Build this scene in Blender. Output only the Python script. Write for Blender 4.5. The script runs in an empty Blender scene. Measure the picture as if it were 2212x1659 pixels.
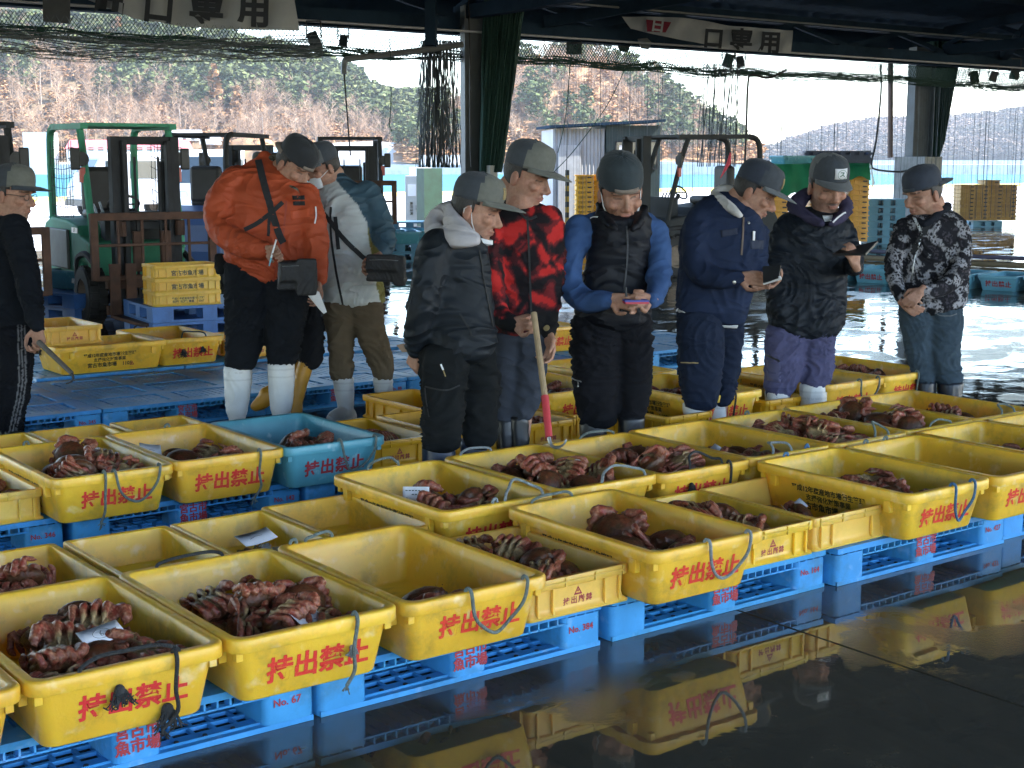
import bpy, bmesh, math, random
import numpy as np
from mathutils import Vector, Matrix, Euler, noise as mnoise
C = bpy.context; SC = C.scene; COL = SC.collection
R = math.radians
PI = math.pi

# ---------------------------------------------------------------- camera
CAM_H = 1.62
FPX, CX, CY = 3120.0, 1106.0, 829.5          # measured on a 2212 x 1659 view of the photograph
PITCH = math.atan((CY - 352.0) / FPX)
PHI = R(53.0355)
cam_d = bpy.data.cameras.new('camera'); cam = bpy.data.objects.new('camera', cam_d); COL.objects.link(cam)
cam.location = (0, 0, CAM_H); cam.rotation_euler = (PI/2 - PITCH, 0, PHI - PI/2)
cam_d.sensor_width = 36; cam_d.lens = FPX / 2212 * 36; cam_d.clip_start = 0.1; cam_d.clip_end = 6000
SC.camera = cam

# ---------------------------------------------------------------- sky, sun, exposure
SUN_EL, SUN_AZ = R(45), R(-38)               # azimuth of the direction towards the sun, from +X counter-clockwise
W = bpy.data.worlds.new('World'); SC.world = W; W.use_nodes = True
wn = W.node_tree
bg = wn.nodes['Background']; bg.inputs[1].default_value = 0.15
sky = wn.nodes.new('ShaderNodeTexSky'); sky.sky_type = 'NISHITA'; sky.sun_disc = False
sky.sun_elevation = SUN_EL; sky.sun_rotation = PI/2 - SUN_AZ; sky.air_density = 1.0; sky.dust_density = 0.6; sky.altitude = 0
wn.links.new(sky.outputs[0], bg.inputs[0])
sun_d = bpy.data.lights.new('sun', 'SUN'); sun_d.energy = 3.2; sun_d.angle = R(0.5); sun_d.color = (1, .95, .87)
sun = bpy.data.objects.new('sun', sun_d); COL.objects.link(sun)
sdir = Vector((math.cos(SUN_EL)*math.cos(SUN_AZ), math.cos(SUN_EL)*math.sin(SUN_AZ), math.sin(SUN_EL)))
sun.rotation_euler = (-sdir).to_track_quat('-Z', 'Y').to_euler()
vs = SC.view_settings; vs.view_transform = 'Standard'; vs.look = 'None'; vs.exposure = 2.85; vs.gamma = 1
SC.cycles.use_denoising = True
SC.cycles.max_bounces = 8; SC.cycles.diffuse_bounces = 4; SC.cycles.glossy_bounces = 4; SC.cycles.transparent_max_bounces = 16
SC.cycles.sample_clamp_indirect = 6.0
SC.cycles.caustics_reflective = False; SC.cycles.caustics_refractive = False

# ---------------------------------------------------------------- pixel <-> place
sp, cp = math.sin(PHI), math.cos(PHI); sP, cP = math.sin(PITCH), math.cos(PITCH)
def ray(x, y):
    a, b = (x-CX)/FPX, (y-CY)/FPX
    dn = b*cP + sP; fw = cP - b*sP
    return Vector((a*sp + fw*cp, -a*cp + fw*sp, -dn))
def G(x, y, z=0.0):                          # the point of height z seen at (x, y)
    d = ray(x, y); t = (z - CAM_H)/d.z
    return Vector((0, 0, CAM_H)) + d*t
def at(x, y, depth):                         # the point at a given distance along the view axis
    return Vector((0, 0, CAM_H)) + ray(x, y)*depth
def depth_of(p):
    v = Vector(p) - Vector((0, 0, CAM_H))
    return (v.x*cp + v.y*sp)*cP - v.z*sP
RIGHT = Vector((sp, -cp, 0)); FWD = Vector((cp, sp, 0)); UP = Vector((0, 0, 1))

# ---------------------------------------------------------------- objects
def tag(o, label=None, cat=None, group=None, kind=None):
    for k, v in (('label', label), ('category', cat), ('group', group), ('kind', kind)):
        if v: o[k] = v
    return o
def empty(name, loc=(0, 0, 0), rz=0, label=None, cat=None, group=None):
    o = bpy.data.objects.new(name, None); COL.objects.link(o); o.location = loc; o.rotation_euler = (0, 0, rz)
    o.empty_display_size = .1
    return tag(o, label, cat, group)
def link(name, me, parent=None, M=None):
    o = bpy.data.objects.new(name, me); COL.objects.link(o)
    if parent is not None: o.parent = parent
    if M is not None: o.matrix_local = M
    return o
def kids(o): return [c for c in bpy.data.objects if c.parent == o]
def copy_tree(o, parent=None, skip=()):
    c = o.copy(); COL.objects.link(c); c.parent = parent
    for ch in o.children:
        if ch.name.split('.')[0] not in skip: copy_tree(ch, c, skip)
    return c

class MB:
    """collects shapes, then makes ONE mesh object"""
    def __init__(s): s.v = []; s.f = []; s.m = []; s.sm = []
    def add(s, vs, fs, mi=0, smooth=False, M=None):
        b = len(s.v)
        s.v += [tuple(M @ Vector(p)) for p in vs] if M is not None else [tuple(p) for p in vs]
        s.f += [tuple(i + b for i in f) for f in fs]; s.m += [mi]*len(fs); s.sm += [smooth]*len(fs)
        return s
    def box(s, c, d, mi=0, M=None, rz=0, taper=0):
        x, y, z = d[0]/2, d[1]/2, d[2]/2; t = 1 - taper
        vs = [(-x, -y, -z), (x, -y, -z), (x, y, -z), (-x, y, -z), (-x*t, -y*t, z), (x*t, -y*t, z), (x*t, y*t, z), (-x*t, y*t, z)]
        T = Matrix.Translation(c) @ Matrix.Rotation(rz, 4, 'Z')
        if M is not None: T = M @ T
        return s.add(vs, [(0, 3, 2, 1), (4, 5, 6, 7), (0, 1, 5, 4), (1, 2, 6, 5), (2, 3, 7, 6), (3, 0, 4, 7)], mi, False, T)
    def bar(s, a, b, w, h=None, mi=0, up=(0, 0, 1)):
        a, b = Vector(a), Vector(b); h = h or w; d = b - a; L = d.length
        if L < 1e-6: return s
        d.normalize(); u = Vector(up)
        if abs(d.dot(u)) > .98: u = Vector((1, 0, 0))
        r = d.cross(u).normalized(); u = r.cross(d)
        vs = []
        for p in (a, b):
            for (i, j) in ((-1, -1), (1, -1), (1, 1), (-1, 1)): vs.append(p + r*(w/2*i) + u*(h/2*j))
        return s.add(vs, [(0, 1, 2, 3), (7, 6, 5, 4), (0, 4, 5, 1), (1, 5, 6, 2), (2, 6, 7, 3), (3, 7, 4, 0)], mi)
    def tube(s, pts, r, n=8, mi=0, cap=True, M=None):
        pts = [Vector(p) for p in pts]; rs = r if isinstance(r, (list, tuple)) else [r]*len(pts)
        vs = []; fs = []; prev = None
        for i, p in enumerate(pts):
            t = (pts[min(i+1, len(pts)-1)] - pts[max(i-1, 0)])
            t = t.normalized() if t.length > 1e-9 else Vector((0, 0, 1))
            if prev is None:
                u = Vector((0, 0, 1)) if abs(t.z) < .9 else Vector((1, 0, 0)); u = (u - t*u.dot(t)).normalized()
            else:
                u = prev - t*prev.dot(t); u = u.normalized() if u.length > 1e-6 else t.orthogonal().normalized()
            prev = u; w = t.cross(u)
            for k in range(n):
                a = 2*PI*k/n; vs.append(p + (u*math.cos(a) + w*math.sin(a))*rs[i])
        for i in range(len(pts)-1):
            for k in range(n):
                fs.append((i*n+k, i*n+(k+1) % n, (i+1)*n+(k+1) % n, (i+1)*n+k))
        if cap: fs += [tuple(range(n-1, -1, -1)), tuple(range((len(pts)-1)*n, len(pts)*n))]
        return s.add(vs, fs, mi, True, M)
    def rings(s, rings, mi=0, closed=False, smooth=True, capa=True, capb=True, M=None):
        n = len(rings[0]); vs = [p for r in rings for p in r]; fs = []
        for i in range(len(rings)-1):
            for k in range(n):
                fs.append((i*n+k, i*n+(k+1) % n, (i+1)*n+(k+1) % n, (i+1)*n+k))
        if capa: fs.append(tuple(range(n-1, -1, -1)))
        if capb: fs.append(tuple(range((len(rings)-1)*n, len(rings)*n)))
        return s.add(vs, fs, mi, smooth, M)
    def lathe(s, prof, n=24, mi=0, M=None, cap=True):
        return s.rings([[(r*math.cos(2*PI*k/n), r*math.sin(2*PI*k/n), z) for k in range(n)] for r, z in prof], mi, M=M, capa=cap, capb=cap)
    def ball(s, c, r, nu=12, nv=8, mi=0, M=None):
        rx, ry, rz = r if isinstance(r, (tuple, list)) else (r, r, r)
        T = Matrix.Translation(c)
        if M is not None: T = T @ M
        return s.rings([[(rx*math.sin(a)*math.cos(2*PI*k/nu), ry*math.sin(a)*math.sin(2*PI*k/nu), -rz*math.cos(a)) for k in range(nu)]
                        for a in [PI*(i+.02)/(nv+.04) for i in range(nv+1)]], mi, M=T)
    def prism(s, poly, axis_pts, mi=0):
        """poly: list of points (3D), extruded by vector axis_pts"""
        n = len(poly); d = Vector(axis_pts)
        vs = [Vector(p) for p in poly] + [Vector(p) + d for p in poly]
        fs = [tuple(range(n-1, -1, -1)), tuple(range(n, 2*n))] + [(k, (k+1) % n, n+(k+1) % n, n+k) for k in range(n)]
        return s.add(vs, fs, mi)
    def mesh(s, name, mats, smooth_angle=35):
        me = bpy.data.meshes.new(name)
        me.from_pydata(s.v, [], s.f)
        for m in (mats if isinstance(mats, (list, tuple)) else [mats]): me.materials.append(m)
        me.polygons.foreach_set('material_index', s.m); me.polygons.foreach_set('use_smooth', s.sm)
        if any(s.sm): me.set_sharp_from_angle(angle=R(smooth_angle))
        me.update(); return me
    def build(s, name, mats, parent=None, bevel=0, M=None, smooth_angle=35):
        o = link(name, s.mesh(name, mats, smooth_angle), parent, M)
        if bevel:
            b = o.modifiers.new('bevel', 'BEVEL'); b.width = bevel; b.segments = 2; b.limit_method = 'ANGLE'; b.angle_limit = R(40)
        return o

def rrect(hx, hy, z, r, n=4):
    """rounded rectangle, counter-clockwise"""
    out = []
    for (sx, sy, a0) in ((1, 1, 0), (-1, 1, 90), (-1, -1, 180), (1, -1, 270)):
        for k in range(n+1):
            a = R(a0 + 90*k/n); out.append((sx*(hx-r) + r*math.cos(a), sy*(hy-r) + r*math.sin(a), z))
    return out

# ---------------------------------------------------------------- lettering
_txt = {}
def text_mesh(s, mat_, bold=.02, spacing=1.0, linesp=1.1):
    """lettering of unit size, lying in the XY plane, centred"""
    key = (s, mat_.name, bold, spacing, linesp)
    if key in _txt: return _txt[key]
    cu = bpy.data.curves.new('lettering', 'FONT'); cu.body = s; cu.size = 1; cu.offset = bold; cu.align_x = 'CENTER'; cu.align_y = 'CENTER'
    cu.space_character = spacing; cu.space_line = linesp; cu.resolution_u = 2; cu.extrude = 0.004
    o = bpy.data.objects.new('tmp_text', cu); COL.objects.link(o)
    dg = C.evaluated_depsgraph_get(); me = bpy.data.meshes.new_from_object(o.evaluated_get(dg))
    me.materials.clear(); me.materials.append(mat_)
    bpy.data.objects.remove(o); _txt[key] = me; me.name = 'lettering'
    return me
def text(s, size, M, mat_, parent=None, bold=.02, sx=1.0, spacing=1.0, linesp=1.1, name='lettering'):
    return link(name, text_mesh(s, mat_, bold, spacing, linesp), parent, M @ Matrix.Diagonal((size*sx, size, size, 1)))
def facing(loc, normal, up=(0, 0, 1)):
    """frame whose XY plane faces along normal"""
    n = Vector(normal).normalized(); u = Vector(up); r = u.cross(n).normalized(); u = n.cross(r)
    M = Matrix((r, u, n)).transposed().to_4x4(); M.translation = loc
    return M

# ---------------------------------------------------------------- materials
def nd(nt, t, **kw):
    n = nt.nodes.new(t)
    for k, v in kw.items():
        if k.startswith('i_'): n.inputs[k[2:].replace('_', ' ')].default_value = v
        elif k.startswith('x'): n.inputs[int(k[1:])].default_value = v
        else: setattr(n, k, v)
    return n
def mixc(nt, fac, a, b, mode='MIX'):
    n = nt.nodes.new('ShaderNodeMix'); n.data_type = 'RGBA'; n.blend_type = mode
    for i, v in ((0, fac), (6, a), (7, b)):
        if hasattr(v, 'is_linked'): nt.links.new(v, n.inputs[i])
        elif i == 0: n.inputs[0].default_value = v
        else: n.inputs[i].default_value = (*v[:3], 1)
    return n.outputs[2]
def ramp(nt, fac, lo, hi, a=0.0, b=1.0):
    n = nt.nodes.new('ShaderNodeMapRange'); n.inputs[1].default_value = lo; n.inputs[2].default_value = hi
    n.inputs[3].default_value = a; n.inputs[4].default_value = b; nt.links.new(fac, n.inputs[0]); return n.outputs[0]
def noise_tex(nt, vec, scale, detail=4, rough=.55, stretch=None, dist=0):
    if stretch:
        mp = nd(nt, 'ShaderNodeMapping'); mp.inputs[3].default_value = stretch; nt.links.new(vec, mp.inputs[0]); vec = mp.outputs[0]
    n = nd(nt, 'ShaderNodeTexNoise'); n.inputs['Scale'].default_value = scale; n.inputs['Detail'].default_value = detail
    n.inputs['Roughness'].default_value = rough; n.inputs['Distortion'].default_value = dist
    nt.links.new(vec, n.inputs['Vector']); return n.outputs[0]
def mat(name, col, rough=.5, var=.15, scale=6, bump=0, bscale=40, metal=0, spec=.5, stain=None, stain_amt=0, stain_scale=3, stretch=None, hue=0, bstretch=None, rvar=0, coords='Object', pale=0, sheen=0, thresh=.58):
    m = bpy.data.materials.new(name); m.use_nodes = True; nt = m.node_tree; p = nt.nodes['Principled BSDF']
    tc = nd(nt, 'ShaderNodeTexCoord').outputs[coords]
    if hue:                                  # every copy gets its own stretch of the pattern
        oi = nd(nt, 'ShaderNodeObjectInfo'); mp = nd(nt, 'ShaderNodeVectorMath', operation='SCALE'); mp.inputs[0].default_value = (37, 53, 29); nt.links.new(oi.outputs['Random'], mp.inputs['Scale'])
        ad = nd(nt, 'ShaderNodeVectorMath', operation='ADD'); nt.links.new(tc, ad.inputs[0]); nt.links.new(mp.outputs[0], ad.inputs[1]); tc = ad.outputs[0]
    c = col
    n1 = noise_tex(nt, tc, scale, 5, .6, stretch)
    k = ramp(nt, n1, .3, .7)
    out = mixc(nt, k, [max(0, x*(1-var)) for x in col], [min(1, x*(1+var)) for x in col])
    if pale:
        n3 = noise_tex(nt, tc, scale*4.3, 3, .5); out = mixc(nt, ramp(nt, n3, .60, .74, 0, pale), out, [min(1, x*.6+.4) for x in col])
    if stain is not None:
        n2 = noise_tex(nt, tc, stain_scale, 6, .65); out = mixc(nt, ramp(nt, n2, thresh-.06, thresh+.12, 0, stain_amt), out, stain)
    if hue:
        oi = nd(nt, 'ShaderNodeObjectInfo'); hs = nd(nt, 'ShaderNodeHueSaturation')
        nt.links.new(ramp(nt, oi.outputs['Random'], 0, 1, 1-hue, 1+hue), hs.inputs['Value'])
        nt.links.new(ramp(nt, oi.outputs['Random'], 0, 1, .5-hue*.06, .5+hue*.06), hs.inputs['Hue']); nt.links.new(out, hs.inputs['Color']); out = hs.outputs[0]
    nt.links.new(out, p.inputs['Base Color'])
    p.inputs['Roughness'].default_value = rough; p.inputs['Metallic'].default_value = metal; p.inputs['Specular IOR Level'].default_value = spec
    if rvar: nt.links.new(ramp(nt, n1, .25, .75, max(.03, rough-rvar), min(1, rough+rvar)), p.inputs['Roughness'])
    if sheen: p.inputs['Sheen Weight'].default_value = sheen
    if bump:
        b = nd(nt, 'ShaderNodeBump'); b.inputs['Strength'].default_value = bump; b.inputs['Distance'].default_value = .01
        nt.links.new(noise_tex(nt, tc, bscale, 4, .6, bstretch), b.inputs['Height']); nt.links.new(b.outputs[0], p.inputs['Normal'])
    return m
def attr_mat(name, rough=.5, var=.2, scale=60, bump=.3, bscale=120, spec=.5, sheen=0, sss=0, rvar=0, coat=0):
    """takes its colours from the mesh's own 'Col' attribute (paint, pattern, skin), broken up a little"""
    m = bpy.data.materials.new(name); m.use_nodes = True; nt = m.node_tree; p = nt.nodes['Principled BSDF']
    tc = nd(nt, 'ShaderNodeTexCoord').outputs['Object']; a = nd(nt, 'ShaderNodeAttribute', attribute_name='Col')
    n1 = noise_tex(nt, tc, scale, 4, .6); hs = nd(nt, 'ShaderNodeHueSaturation'); nt.links.new(a.outputs[0], hs.inputs['Color'])
    nt.links.new(ramp(nt, n1, .3, .7, 1-var, 1+var), hs.inputs['Value']); nt.links.new(hs.outputs[0], p.inputs['Base Color'])
    p.inputs['Roughness'].default_value = rough; p.inputs['Specular IOR Level'].default_value = spec; p.inputs['Sheen Weight'].default_value = sheen
    if coat: p.inputs['Coat Weight'].default_value = coat; p.inputs['Coat Roughness'].default_value = .25
    if sss: p.inputs['Subsurface Weight'].default_value = sss; p.inputs['Subsurface Radius'].default_value = (.012, .005, .003); p.inputs['Subsurface Scale'].default_value = 1
    if bump:
        b = nd(nt, 'ShaderNodeBump'); b.inputs['Strength'].default_value = bump; b.inputs['Distance'].default_value = .004
        nt.links.new(noise_tex(nt, tc, bscale, 4, .65), b.inputs['Height']); nt.links.new(b.outputs[0], p.inputs['Normal'])
    return m
def fold_bump(m, scale=7, dist=.03, strength=.55):
    nt = m.node_tree; p = nt.nodes['Principled BSDF']; tc = nd(nt, 'ShaderNodeTexCoord').outputs['Object']
    n = noise_tex(nt, tc, scale, 1.2, .45, (1, 1, 1.9), 1.1); a = nd(nt, 'ShaderNodeMath', operation='SUBTRACT'); nt.links.new(n, a.inputs[0]); a.inputs[1].default_value = .5
    b = nd(nt, 'ShaderNodeMath', operation='ABSOLUTE'); nt.links.new(a.outputs[0], b.inputs[0]); r = ramp(nt, b.outputs[0], 0, .16, 1, 0)
    q = nd(nt, 'ShaderNodeBump'); q.inputs['Strength'].default_value = strength; q.inputs['Distance'].default_value = dist; nt.links.new(r, q.inputs['Height'])
    l = p.inputs['Normal'].links
    if l: nt.links.new(l[0].from_socket, q.inputs['Normal'])
    nt.links.new(q.outputs[0], p.inputs['Normal'])
def set_col(me, cols):
    a = me.color_attributes.new('Col', 'FLOAT_COLOR', 'POINT')
    arr = np.ones((len(me.vertices), 4), dtype=np.float32); arr[:, :3] = cols; a.data.foreach_set('color', arr.ravel())
def coords_of(me):
    a = np.empty(len(me.vertices)*3, dtype=np.float32); me.vertices.foreach_get('co', a); return a.reshape(-1, 3)
def normals_of(me):
    a = np.empty(len(me.vertices)*3, dtype=np.float32); me.vertices.foreach_get('normal', a); return a.reshape(-1, 3)
def remesh(mb, voxel, smooth_it=6, smooth_f=.5, name='remeshed'):
    """melts overlapping closed shapes into one continuous surface"""
    me = mb if isinstance(mb, bpy.types.Mesh) else mb.mesh('tmp', [])
    o = bpy.data.objects.new('tmp_remesh', me); COL.objects.link(o)
    r = o.modifiers.new('r', 'REMESH'); r.mode = 'VOXEL'; r.voxel_size = voxel; r.use_smooth_shade = True
    if smooth_it:
        s = o.modifiers.new('s', 'SMOOTH'); s.iterations = smooth_it; s.factor = smooth_f
    dg = C.evaluated_depsgraph_get(); out = bpy.data.meshes.new_from_object(o.evaluated_get(dg))
    bpy.data.objects.remove(o); bpy.data.meshes.remove(me); out.name = name
    return out

M_ = {}
M_['yellow'] = mat('yellow_plastic', (.76, .445, .040), .42, .13, 3.5, bump=.10, bscale=45, stain=(.33, .22, .05), stain_amt=.6, stain_scale=9, hue=.06, pale=.55, rvar=.14, thresh=.57)
M_['yellow2'] = mat('pale_yellow_plastic', (.78, .47, .085), .45, .10, 4, bump=.06, bscale=60, stain=(.5, .30, .05), stain_amt=.4, stain_scale=9, hue=.05, pale=.25)
M_['tub_blue'] = mat('blue_tub_plastic', (.085, .30, .38), .42, .12, 4, bump=.08, bscale=60, stain=(.05, .16, .22), stain_amt=.5, pale=.5, hue=.04)
M_['pallet'] = mat('blue_pallet_plastic', (.045, .26, .56), .42, .16, 5, bump=.07, bscale=70, stain=(.045, .12, .16), stain_amt=.6, stain_scale=6, hue=.08, pale=.25, rvar=.12, spec=.35)
M_['pallet2'] = mat('violet_blue_pallet_plastic', (.06, .17, .47), .45, .16, 5, stain=(.04, .08, .2), stain_amt=.5, stain_scale=6)
for k_ in ('yellow', 'yellow2'):             # the thin polyethylene lets some light through
    q_ = M_[k_].node_tree.nodes['Principled BSDF']; q_.inputs['Subsurface Weight'].default_value = .55; q_.inputs['Subsurface Radius'].default_value = (.030, .020, .004); q_.inputs['Subsurface Scale'].default_value = 1.0
M_['red_ink'] = mat('red_ink', (.62, .028, .025), .5, .15, 40, stain=(.71, .40, .05), stain_amt=.8, stain_scale=16, thresh=.62, hue=.05)
M_['dark_red_ink'] = mat('dark_red_ink', (.30, .025, .035), .5, .25, 40)
M_['black_ink'] = mat('black_ink', (.035, .03, .012), .5, .3, 40)
M_['paper'] = mat('white_paper', (.74, .74, .76), .8, .05, 20)
M_['rope_grey'] = mat('grey_rope', (.12, .15, .14), .9, .35, 60, bump=.9, bscale=140, bstretch=(1, 1, .4))
M_['rope_pale'] = mat('pale_rope', (.20, .23, .24), .9, .3, 60, bump=.9, bscale=140)
M_['rope_black'] = mat('black_rope', (.02, .022, .024), .85, .4, 60, bump=.9, bscale=140)
M_['rope_blue'] = mat('blue_rope', (.05, .14, .28), .85, .3, 60, bump=.9, bscale=140)
M_['steel'] = mat('dull_steel', (.35, .36, .37), .4, .2, 20, metal=.8)
M_['dark_steel'] = mat('dark_steel', (.035, .037, .042), .7, .3, 4, bump=.1, spec=.2)
M_['rust'] = mat('rusty_steel', (.085, .043, .030), .85, .35, 6, bump=.25, bscale=50, stain=(.05, .035, .03), stain_amt=.7, stain_scale=5)
M_['rubber'] = mat('black_rubber', (.018, .018, .019), .7, .3, 10, bump=.2)
M_['glass'] = mat('dark_glass', (.02, .03, .035), .08, .1, 3, spec=.8)
M_['white'] = mat('white_paint', (.62, .64, .66), .35, .06, 2, stain=(.35, .33, .3), stain_amt=.4)
M_['black'] = mat('black_plastic', (.02, .021, .023), .5, .25, 10)
M_['concrete'] = mat('grey_concrete', (.30, .31, .31), .85, .15, 5, bump=.2, bscale=30, stain=(.17, .17, .165), stain_amt=.6)
# ================================================================ the setting
rng = random.Random(7)
def ground_mat():
    m = bpy.data.materials.new('wet_concrete'); m.use_nodes = True; nt = m.node_tree; p = nt.nodes['Principled BSDF']
    tc = nd(nt, 'ShaderNodeTexCoord').outputs['Object']
    big = noise_tex(nt, tc, .55, 5, .55); fine = noise_tex(nt, tc, 9, 6, .7); spots = noise_tex(nt, tc, 45, 3, .6)
    c = mixc(nt, ramp(nt, big, .35, .65), (.040, .040, .032), (.070, .065, .050))
    c = mixc(nt, ramp(nt, fine, .45, .75, 0, .6), c, (.10, .09, .065))
    c = mixc(nt, ramp(nt, spots, .68, .74, 0, .35), c, (.02, .02, .018))
    nt.links.new(c, p.inputs['Base Color'])
    wet = noise_tex(nt, tc, 1.1, 6, .62, (1, 1.5, 1), .4)          # film of water with ragged edges
    nt.links.new(ramp(nt, wet, .43, .47, .24, .03), p.inputs['Roughness'])
    p.inputs['Specular IOR Level'].default_value = .62
    rip = noise_tex(nt, tc, 3.2, 3, .5, (1, 1, 1), .8); grit = noise_tex(nt, tc, 70, 3, .6)
    grit_on = nd(nt, 'ShaderNodeMath', operation='MULTIPLY'); nt.links.new(grit, grit_on.inputs[0]); nt.links.new(ramp(nt, wet, .43, .47, .10, .0), grit_on.inputs[1])
    sm = nd(nt, 'ShaderNodeMath', operation='ADD'); nt.links.new(grit_on.outputs[0], sm.inputs[0])
    far = nd(nt, 'ShaderNodeSeparateXYZ'); nt.links.new(tc, far.inputs[0])
    amt = nd(nt, 'ShaderNodeMath', operation='MULTIPLY'); nt.links.new(rip, amt.inputs[0]); nt.links.new(ramp(nt, far.outputs[1], 3.8, 9, .14, 1.0), amt.inputs[1])
    nt.links.new(amt.outputs[0], sm.inputs[1])
    b = nd(nt, 'ShaderNodeBump'); b.inputs['Strength'].default_value = .22; b.inputs['Distance'].default_value = .02
    nt.links.new(sm.outputs[0], b.inputs['Height']); nt.links.new(b.outputs[0], p.inputs['Normal'])
    return m
M_['floor'] = ground_mat()
M_['quay'] = mat('dry_quay_concrete', (.44, .44, .44), .85, .12, .35, bump=.1, bscale=8, stain=(.26, .25, .24), stain_amt=.6, stain_scale=.5, stretch=(.4, 1, 1))
def sheet(name, x0, x1, y0, y1, z, m, kind='structure'):
    mb = MB(); mb.add([(x0, y0, z), (x1, y0, z), (x1, y1, z), (x0, y1, z)], [(0, 1, 2, 3)])
    return tag(mb.build(name, m), kind=kind)
# market floor with one saw-cut joint along Y at x = 3.73 (a real groove between two slabs)
tag(MB().add([(-40, -30, 0), (3.724, -30, 0), (3.724, 27, 0), (-40, 27, 0)], [(0, 1, 2, 3)]).add([(3.736, -30, 0), (170, -30, 0), (170, 27, 0), (3.736, 27, 0)], [(0, 1, 2, 3)])
    .add([(3.724, -30, 0), (3.724, -30, -.012), (3.724, 27, -.012), (3.724, 27, 0), (3.736, -30, -.012), (3.736, 27, -.012), (3.736, -30, 0), (3.736, 27, 0)], [(0, 1, 2, 3), (1, 4, 5, 2), (4, 6, 7, 5)]).build('floor', M_['floor']), kind='structure')
sheet('quay', -200, 400, 27, 60.5, 0, M_['quay'])
tag(MB().box((100, 60.75, -.55), (600, .5, 1.5)).build('quay_kerb', mat('kerb_paint', (.62, .50, .12), .7, .2, .6, stain=(.4, .38, .33), stain_amt=.7, stain_scale=.8)), kind='structure')
def sea_mat():
    m = bpy.data.materials.new('sea_water'); m.use_nodes = True; nt = m.node_tree; p = nt.nodes['Principled BSDF']
    tc = nd(nt, 'ShaderNodeTexCoord').outputs['Object']
    c = mixc(nt, ramp(nt, noise_tex(nt, tc, .05, 4, .6, (1, 3, 1)), .35, .65), (.010, .085, .115), (.02, .13, .16))
    nt.links.new(c, p.inputs['Base Color']); p.inputs['Roughness'].default_value = .5; p.inputs['Specular IOR Level'].default_value = .25
    b = nd(nt, 'ShaderNodeBump'); b.inputs['Strength'].default_value = .9; b.inputs['Distance'].default_value = .35
    nt.links.new(noise_tex(nt, tc, .8, 5, .6, (1, 1.6, 1)), b.inputs['Height']); nt.links.new(b.outputs[0], p.inputs['Normal'])
    return m
sheet('water', -2500, 4500, 60.2, 4500, -1.3, sea_mat())

# ---- far shore and hills (a terrain strip each, ridge heights as surveyed from the photo's skyline)
M_['dry_slope'] = mat('dry_grass_slope', (.34, .19, .09), .95, .25, .05, stain=(.16, .12, .08), stain_amt=.8, stain_scale=.09, hue=0)
M_['wood_floor'] = mat('woodland_floor', (.16, .11, .065), .95, .3, .06, stain=(.05, .06, .03), stain_amt=.8, stain_scale=.05)
M_['far_slope'] = mat('far_wooded_slope', (.065, .075, .06), .95, .4, .02, stain=(.19, .13, .10), stain_amt=.75, stain_scale=.011, stretch=(1, 1, .35))
HILLS = {}
def hill(name, ridge, d0, d1, base_z, m, tree_h, power=.8, seed=0, nx=90, nd_=16, back=160):
    """ridge: (px, py) skyline points with trees; the slope rises from depth d0 to d1 and falls off behind"""
    xs = [r[0] for r in ridge]; ys = [r[1] for r in ridge]
    def zr(px): return CAM_H + (352 - np.interp(px, xs, ys))/FPX*d1 - tree_h
    V = []; F = []
    def P(px, t):
        if t <= 1:
            d = d0 + (d1 - d0)*t; z = base_z + max(0, zr(px) - base_z)*(1 - (1-t)**1.5)**power
        else:
            d = d1 + back*(t-1); z = base_z + max(0, zr(px)-base_z)*(1 - .6*(t-1))
        p = at(px, 352, 1.0) - Vector((0, 0, CAM_H)); q = Vector((p.x, p.y, 0)).normalized(); a = (px-CX)/FPX
        q = Vector((q.x, q.y, 0))*(d/math.cos(math.atan(a)))
        n = mnoise.noise(Vector((q.x*.012 + seed, q.y*.012, seed)))*min(1, t*3)*tree_h*.55 + mnoise.noise(Vector((q.x*.05, q.y*.05, seed)))*tree_h*.15
        return Vector((q.x, q.y, z + n))
    ts = [i/nd_ for i in range(nd_+1)] + [1.5, 2.0]
    pxs = [xs[0] + (xs[-1]-xs[0])*i/nx for i in range(nx+1)]
    for px in pxs:
        for t in ts: V.append(P(px, t))
    k = len(ts)
    for i in range(nx):
        for j in range(k-1): F.append((i*k+j, (i+1)*k+j, (i+1)*k+j+1, i*k+j+1))
    o = tag(MB().add(V, F, 0, True).build(name, m, smooth_angle=180), kind='structure')
    HILLS[name] = (P, xs[0], xs[-1]); return o
hill('hill', [(-420, -60), (-120, -30), (100, 10), (300, 55), (460, 86), (530, 98), (633, 130), (700, 146), (764, 172), (804, 203), (837, 214), (904, 214), (960, 222)], 400, 520, 2.0, M_['wood_floor'], 9, 1.0, 3)
hill('hill_slope', [(850, 235), (905, 222), (940, 206), (985, 186), (1040, 150), (1100, 122), (1180, 104), (1260, 106), (1304, 120), (1371, 148), (1404, 165), (1437, 178), (1475, 216), (1508, 236), (1541, 268), (1565, 283), (1590, 312), (1640, 338)], 380, 470, 2.0, M_['dry_slope'], 8, 1.0, 11)
hill('far_hill', [(1630, 349), (1671, 336), (1708, 316), (1738, 309), (1775, 296), (1808, 289), (1875, 279), (1960, 276), (2041, 272), (2108, 262), (2158, 256), (2212, 247), (2320, 232), (2500, 215), (2700, 230)], 1150, 1400, 1.0, M_['far_slope'], 7, .8, 5, nx=160, nd_=24, back=500)
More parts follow.
